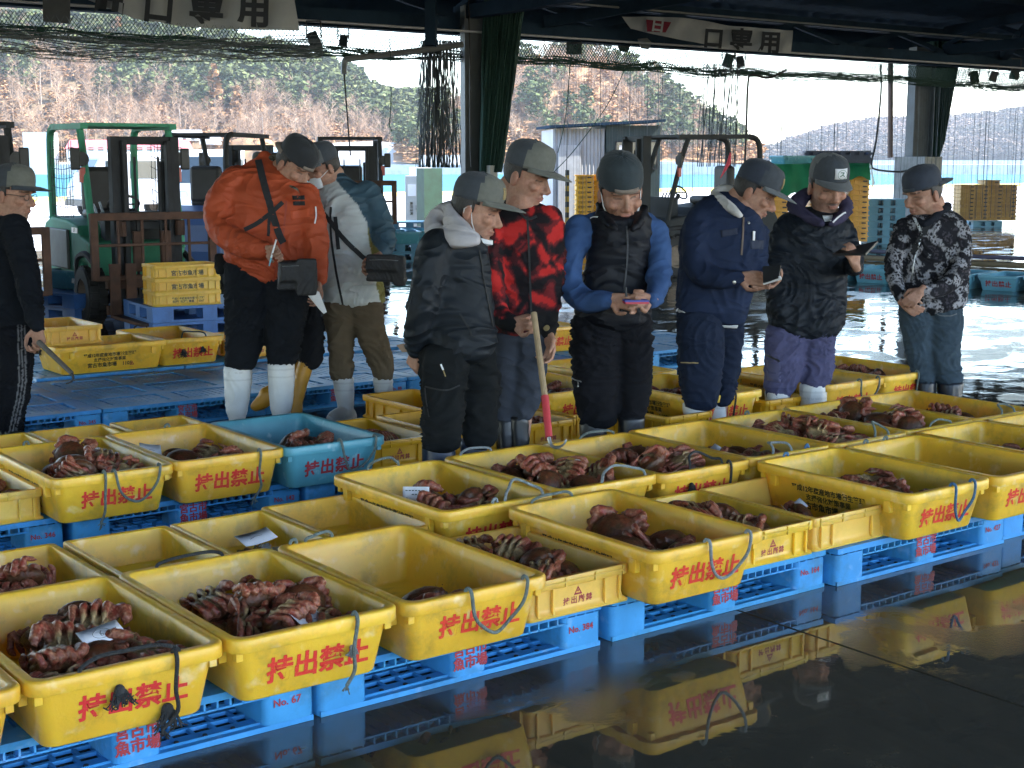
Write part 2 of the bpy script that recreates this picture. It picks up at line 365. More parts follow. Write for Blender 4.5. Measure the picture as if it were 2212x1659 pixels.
# shore flats and sea walls
tag(MB().box((0, 0, 0), (900, 60, 3.2), M=Matrix.Translation(at(520, 352, 398)) @ Matrix.Rotation(PHI-PI/2, 4, 'Z') @ Matrix.Translation((0, 0, -2.0))).build('shore', M_['quay']), kind='structure')
wall_m = mat('pale_sea_wall', (.5, .49, .47), .9, .1, .1)
tag(MB().box((0, 0, 0), (1500, 6, 9), M=Matrix.Translation(at(2350, 352, 1100)) @ Matrix.Rotation(PHI-PI/2, 4, 'Z') @ Matrix.Translation((0, 0, -2.5))).build('sea_wall', wall_m), 'long pale concrete sea wall under the bluish far hill', 'sea wall')

# ---- woods
def quads(n, c, rad, size, seed, flat=.5, up=.5):
    """n leaf clumps inside an ellipsoid, as an (n*4,3) array"""
    g = np.random.default_rng(seed); d = g.normal(size=(n, 3)); d /= np.linalg.norm(d, axis=1)[:, None]
    ctr = np.array(c) + d*np.array(rad)*(g.uniform(.35, 1, (n, 1))**.5)
    a = g.normal(size=(n, 3)); a[:, 2] *= flat; a /= np.linalg.norm(a, axis=1)[:, None]
    b = np.cross(a, d + g.normal(size=(n, 3))*.4); b /= np.linalg.norm(b, axis=1)[:, None]
    s = size*g.uniform(.6, 1.3, (n, 1))
    return np.stack([ctr - a*s - b*s*up, ctr + a*s - b*s*up, ctr + a*s*.7 + b*s*up, ctr - a*s*.7 + b*s*up], 1).reshape(-1, 3)
def crown_pine(seed):
    g = random.Random(seed); out = []
    for k in range(7):
        h = .42 + .58*k/6; r = .30*(1 - .55*abs(h-.6)/.5) * g.uniform(.7, 1.1); a = g.uniform(0, 6.3)
        out.append(quads(26, (math.cos(a)*r*.55, math.sin(a)*r*.55, h), (r, r, .075), .06, seed*31+k, .25, .55))
    return np.concatenate(out)
def crown_cone(seed):
    out = []
    for k in range(9):
        h = .12 + .86*k/8; r = .21*(1.04-h)+.02
        out.append(quads(18, (0, 0, h), (r, r, .06), .045, seed*17+k, .5, .6))
    return np.concatenate(out)
def twig_arr(seed, n=46):
    g = random.Random(seed); P = []
    def stick(a, b, w):
        a, b = np.array(a), np.array(b); s = np.cross(b-a, [g.gauss(0, 1), g.gauss(0, 1), .1]); s = s/np.linalg.norm(s)*w
        P.extend([a-s, a+s, b+s*.35, b-s*.35])
    for m in range(g.choice((1, 2, 2))):
        x, y = g.uniform(-.04, .04), g.uniform(-.04, .04); tx, ty = x+g.uniform(-.1, .1), y+g.uniform(-.1, .1)
        stick((x, y, 0), (tx, ty, .6), .011); stick((tx, ty, .6), (tx*1.6, ty*1.6, .98), .006)
        for k in range(n//2):
            t = g.uniform(.3, .95); bx, by = x+(tx-x)*t/.6, y+(ty-y)*t/.6; a = g.uniform(0, 6.3); L = g.uniform(.12, .34)*(1.15-t)
            e = (bx+math.cos(a)*L, by+math.sin(a)*L, min(1.02, t+L*g.uniform(.5, 1.3))); stick((bx, by, t*.98), e, .004)
            for q in range(3):
                f = g.uniform(.4, 1); s0 = [bx+(e[0]-bx)*f, by+(e[1]-by)*f, t*.98+(e[2]-t*.98)*f]
                stick(s0, (s0[0]+g.uniform(-.1, .1), s0[1]+g.uniform(-.1, .1), s0[2]+g.uniform(.02, .12)), .0022)
    return np.array(P)
PROTO = {'pine': [crown_pine(s) for s in range(5)], 'cone': [crown_cone(s) for s in range(3)], 'bare': [twig_arr(s) for s in range(6)]}
def foliage_mat(name, a, b, sc=.12):
    m = bpy.data.materials.new(name); m.use_nodes = True; nt = m.node_tree; p = nt.nodes['Principled BSDF']
    ge = nd(nt, 'ShaderNodeNewGeometry'); k = noise_tex(nt, ge.outputs['Position'], sc, 2, .5)
    o1 = mixc(nt, ramp(nt, k, .3, .7), a, b)
    w = nd(nt, 'ShaderNodeTexWhiteNoise'); nt.links.new(ge.outputs['Random Per Island'], w.inputs['Vector'])
    hs = nd(nt, 'ShaderNodeHueSaturation'); nt.links.new(o1, hs.inputs['Color']); nt.links.new(ramp(nt, ge.outputs['Random Per Island'], 0, 1, .6, 1.35), hs.inputs['Value'])
    nt.links.new(hs.outputs[0], p.inputs['Base Color']); p.inputs['Roughness'].default_value = .8; p.inputs['Specular IOR Level'].default_value = .2
    return m
M_['pine'] = foliage_mat('pine_needles', (.050, .070, .022), (.090, .105, .040)); M_['cedar'] = foliage_mat('rusty_cedar_needles', (.17, .085, .035), (.24, .13, .06))
M_['twig'] = foliage_mat('bare_twigs', (.25, .165, .11), (.34, .24, .165)); M_['scrub'] = foliage_mat('dry_scrub', (.30, .16, .07), (.38, .22, .11)); M_['bark'] = mat('pale_bark', (.27, .22, .18), .9)
def mesh_from_arr(name, arr, m):
    me = bpy.data.meshes.new(name); n = len(arr)//4
    me.vertices.add(len(arr)); me.vertices.foreach_set('co', np.asarray(arr, dtype=np.float32).ravel())
    me.loops.add(n*4); me.loops.foreach_set('vertex_index', np.arange(n*4, dtype=np.int32))
    me.polygons.add(n); me.polygons.foreach_set('loop_start', np.arange(n, dtype=np.int32)*4)
    me.materials.append(m); me.update(calc_edges=True); me.validate(); return me
def wood(name, hn, n, kind, m, h, tmin, tmax, seed, px0=None, px1=None, keep=None, size=1.0):
    P, a, b = HILLS[hn]; a = px0 if px0 is not None else a; b = px1 if px1 is not None else b
    g = random.Random(seed); parts = []
    for _ in range(n):
        px, t = g.uniform(a, b), g.uniform(tmin, tmax)
        if keep and g.random() > keep(px, t): continue
        q = P(px, t); s = g.uniform(*h); ang = g.uniform(0, 6.3); c_, s_ = math.cos(ang)*s*size, math.sin(ang)*s*size
        arr = g.choice(PROTO[kind]); parts.append(np.stack([arr[:, 0]*c_ - arr[:, 1]*s_ + q.x, arr[:, 0]*s_ + arr[:, 1]*c_ + q.y, arr[:, 2]*s + q.z - .3], 1))
    return tag(link(name, mesh_from_arr(name, np.concatenate(parts), m)), kind='stuff')
sig = lambda x: 1/(1+math.exp(-x))
nz = lambda px, t, s=.011: mnoise.noise(Vector((px*s, t*3.1, 4.2)))
wood('pine_wood', 'hill', 1500, 'pine', M_['pine'], (8, 13), .22, 1.04, 1, -150, 960, keep=lambda px, t: sig((t-.42+nz(px, t)*.38)*14)*(1 if px > 120 else .25+.5*(t < .6)), size=1.0)
wood('bare_wood', 'hill', 1250, 'bare', M_['twig'], (7, 12), .0, 1.0, 2, -150, 960, keep=lambda px, t: (1.0 if px < 140 else .9*sig((.52-t-nz(px, t)*.3)*10)+.07), size=1.25)
wood('scrub', 'hill', 500, 'pine', M_['scrub'], (2.5, 5), .0, .45, 3, -150, 960, size=1.6)
wood('bare_wood', 'hill_slope', 900, 'bare', M_['twig'], (5.5, 9), .02, 1.0, 4, 900, 1600, keep=lambda px, t: .75, size=1.25)
wood('scrub', 'hill_slope', 900, 'pine', M_['scrub'], (2, 4.5), .0, 1.0, 5, 860, 1640, size=1.7)
wood('pine_wood', 'hill_slope', 520, 'pine', M_['pine'], (6, 10), .05, 1.04, 6, 860, 1600, keep=lambda px, t: sig((nz(px, t, .02)-.12)*14)*.8 + (.85 if px > 1440 else 0) + (.35 if t > .93 else 0) + (.9 if px < 960 else 0))
wood('far_wood', 'far_hill', 3800, 'pine', foliage_mat('far_needles', (.05, .06, .05), (.17, .115, .09), .012), (9, 15), .0, 1.03, 7, 1640, 2420, size=1.5)
def one_tree(name, hn, px, t, kind, m, h, label, group, seed, size=1.0):
    q = HILLS[hn][0](px, t); g = random.Random(seed)
    e = empty(name, q, g.uniform(0, 6), label, 'tree', group)
    key = (kind, seed % len(PROTO[kind]))
    me = bpy.data.meshes.get('tree_%s_%d' % key) or mesh_from_arr('tree_%s_%d' % key, PROTO[kind][key[1]], m)
    link('crown', me, e, Matrix.Diagonal((h*size, h*size, h, 1)))
    tb = MB().tube([(0, 0, -.5), (0, 0, h*.45), (.05*h*.3, 0, h*.8)], [h*.018, h*.013, h*.004], 6); tb.build('trunk', M_['bark'], e)
for i, (px, t, h) in enumerate(((142, .62, 12), (268, .55, 14), (468, .24, 17), (515, .2, 13), (304, .42, 12))):
    one_tree('cedar_tree', 'hill', px, t, 'cone', M_['cedar'], h, ['small rust brown cedar high on the left hill', 'tall thin rust brown cedar above the green forklift', 'largest rust brown cedar at the foot of the left hill', 'rust brown cedar just right of the largest one', 'olive brown cedar among bare trees on the left hill'][i], 'rust brown cedars on the hill', i, 1.15)
for i, (px, t, h) in enumerate(((812, .98, 12), (838, .95, 13), (862, .98, 12), (888, .96, 12), (906, .93, 11), (768, 1, 12), (752, 1, 13))):
    one_tree('pine_tree', 'hill', px, t, 'pine', M_['pine'], h, 'dark green pine on the low end of the left ridge, against the sky', 'pines along the low ridge', i, 1.0)
for i, px in enumerate((20, 55, 95, 118, 190, 215, 240, 330, 352, 392, 415, 548, 570, 640, 672, 700)):
    one_tree('bare_tree', 'hill', px, .05+.09*(i % 4), 'bare', M_['twig'], 9+(i*37 % 5), 'pale leafless tree at the foot of the wooded hill', 'leafless trees at the foot of the hill', i, 1.25)
for i, px in enumerate((1108, 1160, 1190, 1232, 1290, 1338, 1356, 1420)):
    one_tree('bare_tree', 'hill_slope', px, .2+.2*(i % 4), 'bare', M_['twig'], 8+(i*29 % 4), 'pale leafless tree on the dry hillside behind the grey hut', 'leafless trees on the dry hillside', i+3, 1.25)

# ---- waterfront across the bay
def bay_frame(px, depth, z=0): return Matrix.Translation(Vector((*at(px, 352, depth).xy, z))) @ Matrix.Rotation(PHI-PI/2, 4, 'Z')
M_['white_wall'] = mat('white_rendered_wall', (.66, .65, .63), .8, .05, .1); M_['red_roof'] = mat('faded_red_roof', (.42, .11, .12), .6, .12, .2); M_['grey_roof'] = mat('grey_tile_roof', (.24, .25, .27), .7, .2, .3)
def block(name, px0, px1, ytop, ybot, depth, label, roof=None, roof_h=0, rows=(), thick=9, wall='white_wall', cat='building'):
    k = depth/FPX; w = (px1-px0)*k; z0 = CAM_H + (352-ybot)*k; z1 = CAM_H + (352-ytop)*k
    e = empty(name, (0, 0, 0), 0, label, cat); e.matrix_world = bay_frame((px0+px1)/2, depth, z0); h = z1-z0
    MB().box((0, thick/2, (h-roof_h)/2), (w, thick, h-roof_h)).build('wall', M_[wall], e)
    if roof:
        hw, rh = w/2+.4, roof_h
        MB().prism([(-hw, -.5, h-rh), (-hw, thick+.5, h-rh), (-hw, thick/2, h+rh*.1)], (2*hw, 0, 0)).build('roof', M_[roof], e)
    for (yy, n, ww, hh) in rows:
        zc = CAM_H + (352-yy)*k - z0
        me = None
        for i in range(n):
            if me is None: me = MB().box((0, 0, 0), (ww, .12, hh)).mesh('window', M_['glass'])
            link('window', me, e, Matrix.Translation((-w/2 + w*(i+.5)/n, -.05, zc)))
    return e
block('harbour_building', 145, 398, 304, 375, 372, 'long white harbour building with a faded red roof across the water', 'red_roof', 2.2, ((322, 12, 1.3, .9), (344, 12, 1.3, .9)))
block('warehouse', 52, 104, 287, 378, 368, 'tall windowless white shed at the left end of the waterfront')
block('house', 372, 428, 282, 304, 395, 'grey roofed white house on the bank above the red roofed building', 'grey_roof', 1.6, ((300, 3, .9, .7),), 7)
block('cottage', 432, 470, 296, 312, 392, 'small low grey roofed house right of the bigger grey roofed one', 'grey_roof', 1.0, (), 6)
block('shed', 575, 660, 318, 378, 372, 'plain white shed by the water right of the dark forklift')
block('warehouse', 905, 1000, 335, 372, 372, 'low white warehouse seen between the hanging net strings')
block('hut_by_shore', 1130, 1200, 312, 345, 375, 'low white shed at the foot of the dry hill', None, 0, (), 6, 'white_wall', 'shed')
tag(MB().ball((0, 0, 0), (9.5, 7, 6.5), 20, 10, M=None).build('grassy_mound', M_['dry_slope']), kind='structure').matrix_world = bay_frame(545, 402, 2.5)
tag(MB().ball((0, 0, 0), (30, 10, 7.5), 20, 10).build('sand_mound', M_['quay']), kind='structure').matrix_world = bay_frame(800, 400, 0)

# ---- the hazy air between here and the far hill: one closed box, sky outside it
hz = MB().box((900, 600, 60), (3600, 3400, 150)); hz_m = bpy.data.materials.new('hazy_air'); hz_m.use_nodes = True; nt = hz_m.node_tree; nt.nodes.clear()
ho = nd(nt, 'ShaderNodeOutputMaterial'); hv = nd(nt, 'ShaderNodeVolumePrincipled'); hv.inputs['Color'].default_value = (.76, .83, .93, 1); hv.inputs['Density'].default_value = .00016; hv.inputs['Anisotropy'].default_value = .2
nt.links.new(hv.outputs[0], ho.inputs['Volume']); tag(hz.build('haze', hz_m), kind='stuff')
# ---- the market hall over the floor
M_['roof_steel'] = mat('dark_painted_steel', (.018, .036, .060), .95, .2, 1.2, spec=.05, bump=.05, stain=(.008, .014, .025), stain_amt=.6, stain_scale=1.5)
M_['roof_sheet'] = mat('corrugated_roof_sheet', (.024, .045, .072), .95, .15, .8, stain=(.01, .02, .035), stain_amt=.5, spec=.05)
M_['col_steel'] = mat('weathered_column_paint', (.055, .070, .080), .6, .2, 3, bump=.1, stain=(.05, .055, .055), stain_amt=.7, stain_scale=4)
M_['net_green'] = mat('dark_green_net_cord', (.010, .045, .036), .85, .3, 30)
M_['net_grey'] = mat('grey_net_cord', (.07, .085, .095), .85, .3, 30)
EY, EZ = 20.5, 3.75
hall = empty('market_hall', (14, EY, 0), 0, 'dark steel roof of the open fish market hall, with girder along its eave', 'market hall')
HM = Matrix.Translation((-14, -EY, 0))
def hpart(mb, name, m): return mb.build(name, m, hall, M=HM)
# corrugated roof sheet, falling to the eave; its back edge lies behind the viewer
n = 700; V = []; F = []
for i in range(n+1):
    x = -45 + 175*i/n; dz = .03*(1 if i % 2 else -1)
    V += [(x, EY+1.6, 4.62+dz), (x, 8, 5.75+dz), (x, -3.5, 4.75+dz)]
for i in range(n): F += [(3*i, 3*i+1, 3*i+4, 3*i+3), (3*i+1, 3*i+2, 3*i+5, 3*i+4)]
hpart(MB().add(V, F), 'roof', M_['roof_sheet'])
g = MB(); g.box((42, EY, EZ+.14), (174, .26, .28)); hpart(g, 'eave_beam', M_['roof_steel'])
g = MB(); g.box((42, EY, 4.46), (174, .2, .16)); hpart(g, 'top_chord', M_['roof_steel'])
hpart(MB().box((42, EY+1.62, 4.42), (175, .04, .42)), 'fascia', M_['roof_steel'])
for k in range(-4, 16):                      # girder webs between the chords
    x = 14.3 + k*3.3
    hpart(MB().bar((x, EY, EZ+.28), (x+1.65, EY, 4.38), .09).bar((x+1.65, EY, 4.38), (x+3.3, EY, EZ+.28), .09), 'web_brace', M_['roof_steel'])
for yy, zz in ((EY+.8, 4.52), (17.5, 4.78), (14.5, 5.02), (11.5, 5.26)):
    hpart(MB().box((42, yy, zz), (174, .07, .12)), 'purlin', M_['roof_steel'])
for x in (1.1, 14.3, 27.5, 40.7, 53.9):      # cross trusses run back from each column
    b = MB().bar((x, EY, 4.1), (x, -3.3, 4.4), .2, .22).bar((x, EY, 4.5), (x, 8, 5.6), .18, .2).bar((x, 8, 5.6), (x, -3.3, 4.7), .18, .2)
    for j in range(7):
        y0 = EY - j*2.3; b.bar((x, y0, 4.2), (x, y0-1.15, 4.5+(j+.5)*.19), .08).bar((x, y0-1.15, 4.5+(j+.5)*.19), (x, y0-2.3, 4.2), .08)
    hpart(b, 'cross_truss', M_['roof_steel'])
for xa, xb in ((16, 19.6), (29.4, 24.3), (5, 9), (31, 36)):
    hpart(MB().bar((xa, EY-.2, EZ+.3), (xb, 15.5, 4.9), .16, .2), 'roof_brace', M_['roof_steel'])
hpart(MB().box((42, -3.6, 4.5), (174, .2, .5)), 'rear_beam', M_['roof_steel'])

def column(loc, label, ped_h, w=.5, pw=1.5):
    e = empty('steel_column', loc, R(8), label, 'column', 'columns carrying the eave')
    b = MB().box((0, -w/2+.012, 2.1), (w*.62, .024, 4.2)).box((0, w/2-.012, 2.1), (w*.62, .024, 4.2)).box((0, 0, 2.1), (.02, w-.05, 4.2)).build('beam', M_['col_steel'], e, M=Matrix.Rotation(R(62), 4, 'Z'))
    MB().box((0, 0, ped_h/2), (w*pw, w*pw, ped_h)).build('pedestal', M_['concrete'], e, .015)
    return e
cl = column((14.38, 20.1, 0), 'steel column wrapped in dark green net, nearer the middle', .9, .48, 1.25)
cr = column((27.5, 21.1, 0), 'steel column on a grey concrete pedestal beside a rusty pipe', 1.76, .52)
MB().box((-.05, -.42, 1.45), (.18, .1, .26)).build('switch_box', mat('grey_box', (.35, .36, .36), .6), cl, .008)
text('非常口', .09, facing((.40, .05, 1.25), (.8, -.6, 0)) , M_['black_ink'], cr, linesp=1)
MB().box((.39, .0, 1.22), (.02, .16, .6)).build('notice_plate', M_['white'], cr)

# ---- nets
def strings(name, top, bot, n, r, m, label, cat, sway=.05, wtop=.3, wbot=.2, thick=.12, seed=1, group=None, segs=10, waist=None, twine=0):
    g = random.Random(seed); b = MB(); top, bot = Vector(top), Vector(bot)
    for i in range(n):
        u = g.uniform(-1, 1); v = g.uniform(-1, 1); ph = g.uniform(0, 6); pts = []
        for k in range(segs+1):
            t = k/segs; w = wtop + (wbot-wtop)*t
            if waist: w *= 1 - waist[1]*math.exp(-((t-waist[0])/.12)**2)
            p = top.lerp(bot, t); a = u + sway*math.sin(ph + t*7) + g.uniform(-1, 1)*sway*.6
            pts.append(p + RIGHT*(a*w) + FWD*(v*thick*(.6+.4*w/max(wtop, wbot))))
        b.tube(pts, r*g.uniform(.7, 1.5), 3, cap=False)
    return tag(b.build(name, m), label, cat, group)
D = 24.2
strings('safety_net', at(1092, -20, 24.0), at(1060, 372, 24.2), 210, .016, M_['net_green'], 'dark green safety net gathered tightly against the middle column', 'net', .06, .33, .17, .16, 2, segs=12)
strings('safety_net', at(948, 88, 23.6), at(948, 362, 23.6), 95, .0065, M_['net_grey'], 'loose hanging end of grey net left of the middle column', 'net', .06, .30, .36, .1, 3)
strings('safety_net', at(2042, 90, 33.2), at(2006, 372, 33.2), 190, .020, M_['net_green'], 'dark green net gathered beside the right column', 'net', .06, .36, .22, .15, 4, segs=12, waist=(.95, .3))
strings('safety_net', at(1558, 138, 27.6), at(1545, 360, 27.6), 26, .008, M_['net_grey'], 'few long net strings hanging in front of the hill left of the black hose', 'net', .04, .36, .38, .05, 5)
# the bunched upper edge of the curtain along the eave
b = MB(); g = random.Random(9)
for i in range(110):
    u, v = g.uniform(-1, 1), g.uniform(-1, 1); ph = g.uniform(0, 6); pts = []; x = g.uniform(0, 36); L = g.uniform(3, 12)
    for k in range(14):
        xx = x + L*k/13; sag = -.10*abs(math.sin(xx*1.35)) - .05*math.sin(xx*.7)
        pts.append((xx, EY-.28+v*.06, EZ-.36+u*.07+sag*.5+.03*math.sin(ph+k*1.7)))
    b.tube(pts, g.uniform(.005, .013), 3, cap=False)
tag(b.build('rolled_net', M_['net_green']), 'net bunched along a wire under the whole length of the eave', 'net')
# open mesh left between the bunch and the eave, and the sheer curtain on the right: cords modelled one by one
def mesh_net(name, x0, x1, z0, z1, y, step, r, m, label, diag=True, slack=.05, seed=3):
    b = MB(); g = random.Random(seed); n = int((x1-x0)/step)
    for i in range(n+1):
        x = x0 + i*step; s = (z1-z0)*.8
        r = .0036 + .00022*x
        for sg in ((1, -1) if diag else (0,)):
            pts = [(x + sg*s*t + g.uniform(-1, 1)*step*.15, y + .05*math.sin(x*2+t*3), z1 + (z0-z1)*t - slack*abs(math.sin(x*1.1))) for t in (0, .33, .66, 1)]
            b.tube(pts, r, 3, cap=False)
    return tag(b.build(name, m), label, 'net')
mesh_net('edge_net', 0, 40, EZ-.40, EZ-.02, EY-.2, .06, .0048, M_['net_green'], 'open mesh of grey net between the eave beam and the bunched net')
b = MB(); g = random.Random(12); x = 16.3
while x < 40:
    r = .0024 if g.random() < .85 else .007; dx = g.uniform(-.05, .05)
    b.tube([(x, EY-.1, EZ-.3), (x+dx, EY-.1, 2.2), (x+dx*1.5, EY-.1, .35)], r, 3, cap=False); x += g.uniform(.05, .085)
tag(b.build('sheer_net', M_['net_grey']), 'sheer curtain of thin vertical net cords across the right half of the opening', 'net curtain')
b = MB(); g = random.Random(14)
for i in range(34):                          # slack net swathe nearer the viewer, top left
    u = g.uniform(0, 1); ph = g.uniform(0, 6)
    pts = [(3+6.2*k/16, 16.2+.2*math.sin(k), 2.92 + u*.26 + .05*math.sin(ph+k*.9) - .13*math.sin(PI*k/16)) for k in range(17)]
    b.tube(pts, g.choice((.003, .004, .006)), 3, cap=False)
for i in range(110):
    x = 3 + 6.2*i/110; b.tube([(x, 16.2, 2.86-.12*math.sin(PI*i/110)), (x+.3*(1 if i % 2 else -1), 16.2, 3.24)], .0028, 3, cap=False)
tag(b.build('slack_net', M_['net_grey']), 'slack net swathe sagging across the top left under the grey banner', 'net')

# ---- banners, plates, floodlights, pipes and hoses under the roof
M_['banner'] = mat('dirty_banner_cloth', (.30, .32, .34), .9, .15, 2, bump=.15, bscale=120, stain=(.3, .32, .32), stain_amt=.6, stain_scale=4)
M_['banner_ink'] = mat('faded_black_paint', (.012, .016, .022), .8, .2, 8)
def banner(px, depth, label, chars, csize, sag=0, lift=None, extra=None):
    """px: list of (top x, top y, bottom x, bottom y) along the cloth, left to right"""
    o = Vector(at(px[0][0], px[0][1], depth)); b = MB(); V = []; F = []
    n = 40
    xs = np.linspace(0, len(px)-1, n)
    for i, t in enumerate(xs):
        k = min(int(t), len(px)-2); f = t-k; q = [px[k][j]*(1-f) + px[k+1][j]*f for j in range(4)]
        for s in range(9):
            u = s/8; w = at(q[0]*(1-u)+q[2]*u, q[1]*(1-u)+q[3]*u, depth); w += FWD*(.03*math.sin(i*.9+s*.5)+.02*math.sin(i*.37))
            V.append(w)
    for i in range(n-1):
        for s in range(8): F.append((i*9+s, i*9+s+1, i*9+s+10, i*9+s+9))
    ob = b.add(V, F, 0, True).build('banner', M_['banner'], smooth_angle=180)
    tag(ob, label, 'banner')
    for ch, cx_, cy_, sc, rot in chars:
        M = facing(at(cx_, cy_, depth) - FWD*.06, -FWD) @ Matrix.Rotation(R(rot), 4, 'Z')
        text(ch, sc, M, M_['banner_ink'], ob, bold=.035)
    return ob
banner([(60, -60, 196, 2), (235, -50, 290, 40), (350, -45, 400, 58), (500, -40, 520, 64), (632, -30, 646, 66)], 17.5, 'long dirty grey banner sagging under the roof at the top left', [('出', 240, 8, .40, -10), ('口', 345, 22, .40, -7), ('専', 448, 24, .42, -4), ('用', 550, 28, .42, -3)], .4)
rb = banner([(1344, 36, 1362, 62), (1420, 36, 1440, 80), (1495, 40, 1512, 94), (1580, 56, 1590, 108), (1660, 62, 1662, 114), (1713, 66, 1710, 112)], 25.6, 'crumpled grey banner with a red patch under the roof at the right', [('口', 1540, 86, .38, -4), ('専', 1600, 90, .40, -3), ('用', 1662, 95, .40, -3)], .4)
MB().prism([at(1396, 42, 25.5), at(1398, 68, 25.5), at(1438, 70, 25.5), at(1450, 48, 25.5)], FWD*.03).build('red_patch', mat('dull_red_cloth', (.16, .012, .03), .9, .2, 6), rb)
text('日', .26, facing(at(1421, 56, 25.46), -FWD) @ Matrix.Rotation(R(-8), 4, 'Z'), M_['banner'], rb, bold=.03)
def plate(px, depth, label, ch=None):
    w = [at(x, y, depth) for x, y in px]; o = MB().prism(w, FWD*.03).build('bay_sign', mat('dark_sign_board', (.035, .04, .045), .7, .2, 6)); tag(o, label, 'sign')
    if ch: text(ch, .28, facing(at(sum(x for x, y in px)/4, sum(y for x, y in px)/4, depth-.03), -FWD), M_['banner_ink'], o, bold=.04)
plate([(1223, 74), (1257, 73), (1257, 118), (1223, 117)], 25.8, 'small dark board with the figure 4 hanging under the eave', '4')
plate([(92, -10), (150, -10), (150, 51), (93, 47)], 17.2, 'blank dark board hanging at the top left corner')
MB_strap = MB()
fl_m = mat('black_lamp_housing', (.012, .014, .016), .5, .2, 10)
def floodlight(x, y, depth, s, label, tilt=-20):
    e = empty('floodlight', at(x, y, depth), PHI-PI/2, label, 'floodlight', 'floodlights under the eave')
    MB().box((0, 0, 0), (.2*s, .1*s, .26*s), M=Matrix.Rotation(R(tilt), 4, 'Y'), taper=.15).build('housing', fl_m, e, .01)
    MB().box((0, -.056*s, -.0), (.16*s, .01, .2*s), M=Matrix.Rotation(R(tilt), 4, 'Y')).build('lens', M_['glass'], e)
    MB().bar((-.12*s, 0, .02), (-.12*s, 0, .3*s), .02).bar((.12*s, 0, .02), (.12*s, 0, .3*s), .02).bar((-.12*s, 0, .3*s), (.12*s, 0, .3*s), .02).build('bracket', fl_m, e)
for i, (x, y, d, s, lb) in enumerate(((678, 86, 21.5, .9, 'floodlight left of the thick grey arm pipe'), (742, 88, 22.5, .7, 'smaller floodlight above the bend of the grey arm pipe'), (1573, 131, 28, 1.0, 'left of the two floodlights under the banner end'), (1599, 133, 28, .8, 'right of the two floodlights under the banner end'), (2104, 166, 33, 1.0, 'left floodlight of the pair at the far right'), (2146, 165, 33, .9, 'right floodlight of the pair at the far right'), (2192, 158, 33.5, 1.1, 'floodlight in the top right corner'))):
    floodlight(x, y, d, s, lb, (-20, 8, 15, -10, -12, 14, 10)[i])
for i, (x, y) in enumerate(((1346, 106), (1392, 100))):
    tag(MB().prism([at(x-14, y-16, 26.5), at(x-6, y+4, 26.5), at(x+10, y+6, 26.5), at(x+16, y-8, 26.5), at(x+6, y-18, 26.5)], FWD*.12).build('hanging_bag', mat('dark_cloth_rag%d' % i, ((.03, .035, .03), (.16, .17, .17))[i], .9)), ('dark rag caught in the net under the eave', 'pale rag caught in the net under the eave')[i], 'rag')
def pipe(name, pts, r, m, label, cat, n=8):
    return tag(MB().tube(pts, r, n).build(name, m), label, cat)
M_['pipe'] = mat('grey_pipe_paint', (.11, .125, .13), .5, .2, 4)
def curve(pts, k=6):
    out = []; pts = [Vector(p) for p in pts]
    for i in range(len(pts)-1):
        p0, p1, p2, p3 = pts[max(i-1, 0)], pts[i], pts[i+1], pts[min(i+2, len(pts)-1)]
        for j in range(k):
            t = j/k; out.append(.5*((2*p1) + (p2-p0)*t + (2*p0-5*p1+4*p2-p3)*t*t + (3*p1-p0-3*p2+p3)*t**3))
    return out + [pts[-1]]
pipe('arm_pipe', curve([at(1000, 96, 23.6), at(915, 108, 23.4), at(800, 122, 23), at(752, 127, 22.8), at(744, 136, 22.8), at(743, 160, 22.8)], 4), .05, M_['pipe'], 'grey pipe arm bending down from the middle column', 'pipe')
pipe('drop_rod', [at(743, 158, 22.8), at(757, 336, 22.8)], .013, M_['dark_steel'], 'thin dark rod hanging from the grey pipe arm', 'rod')
pipe('drain_pipe', [at(1924, 105, 33.0), at(1923, 340, 33.0)], .062, mat('rusty_drain_pipe', (.15, .10, .085), .7, .25, 3), 'brown drain pipe left of the right column', 'pipe')
pipe('hanging_post', [at(931, -30, 23.4), at(931, 100, 23.4)], .12, M_['roof_steel'], 'dark hanger post above the loose net end', 'post', 4)
pipe('black_hose', curve([at(1700, 150, 27), at(1660, 168, 27), at(1625, 162, 27), at(1616, 178, 27), at(1612, 280, 27), at(1608, 372, 27)]), .022, M_['rubber'], 'black hose hanging down left of the teal tub', 'hose')
pipe('black_hose', curve([at(1902, 140, 31.5), at(1903, 200, 31.5), at(1893, 300, 31.5), at(1883, 352, 31.5), at(1892, 366, 31.8), at(1940, 371, 32.2), at(1960, 368, 32.2)]), .022, M_['rubber'], 'black hose running down to the concrete pedestal', 'hose')
pipe('dangling_twine', curve([at(842, 80, 22), at(845, 190, 22), at(843, 250, 22), at(841, 268, 22), at(847, 284, 22)]), .008, M_['net_green'], 'thin loose twine hanging over the low ridge', 'twine', 5)
pipe('dangling_twine', curve([at(1233, 118, 25), at(1222, 250, 25), at(1205, 330, 25)]), .008, M_['net_green'], 'thin dark cord hanging straight before the dry hill', 'twine', 5)
pipe('dangling_twine', curve([at(1352, 145, 26), at(1310, 230, 26), at(1240, 325, 26), at(1196, 372, 26)]), .008, M_['net_green'], 'thin dark cord slanting across the dry hill', 'twine', 5)
pipe('column_cable', curve([at(1012, -20, 23.9), at(1015, 120, 23.9), at(1016, 300, 23.9), at(1018, 360, 23.9)]), .012, M_['rubber'], 'thin cable running down the face of the middle column', 'cable', 5)
pipe('eave_conduit', [(6, EY-.5, EZ+.02), (40, EY-.5, EZ+.02)], .02, mat('pale_conduit', (.33, .36, .40), .5), 'thin pale conduit along the eave beam', 'conduit', 6)
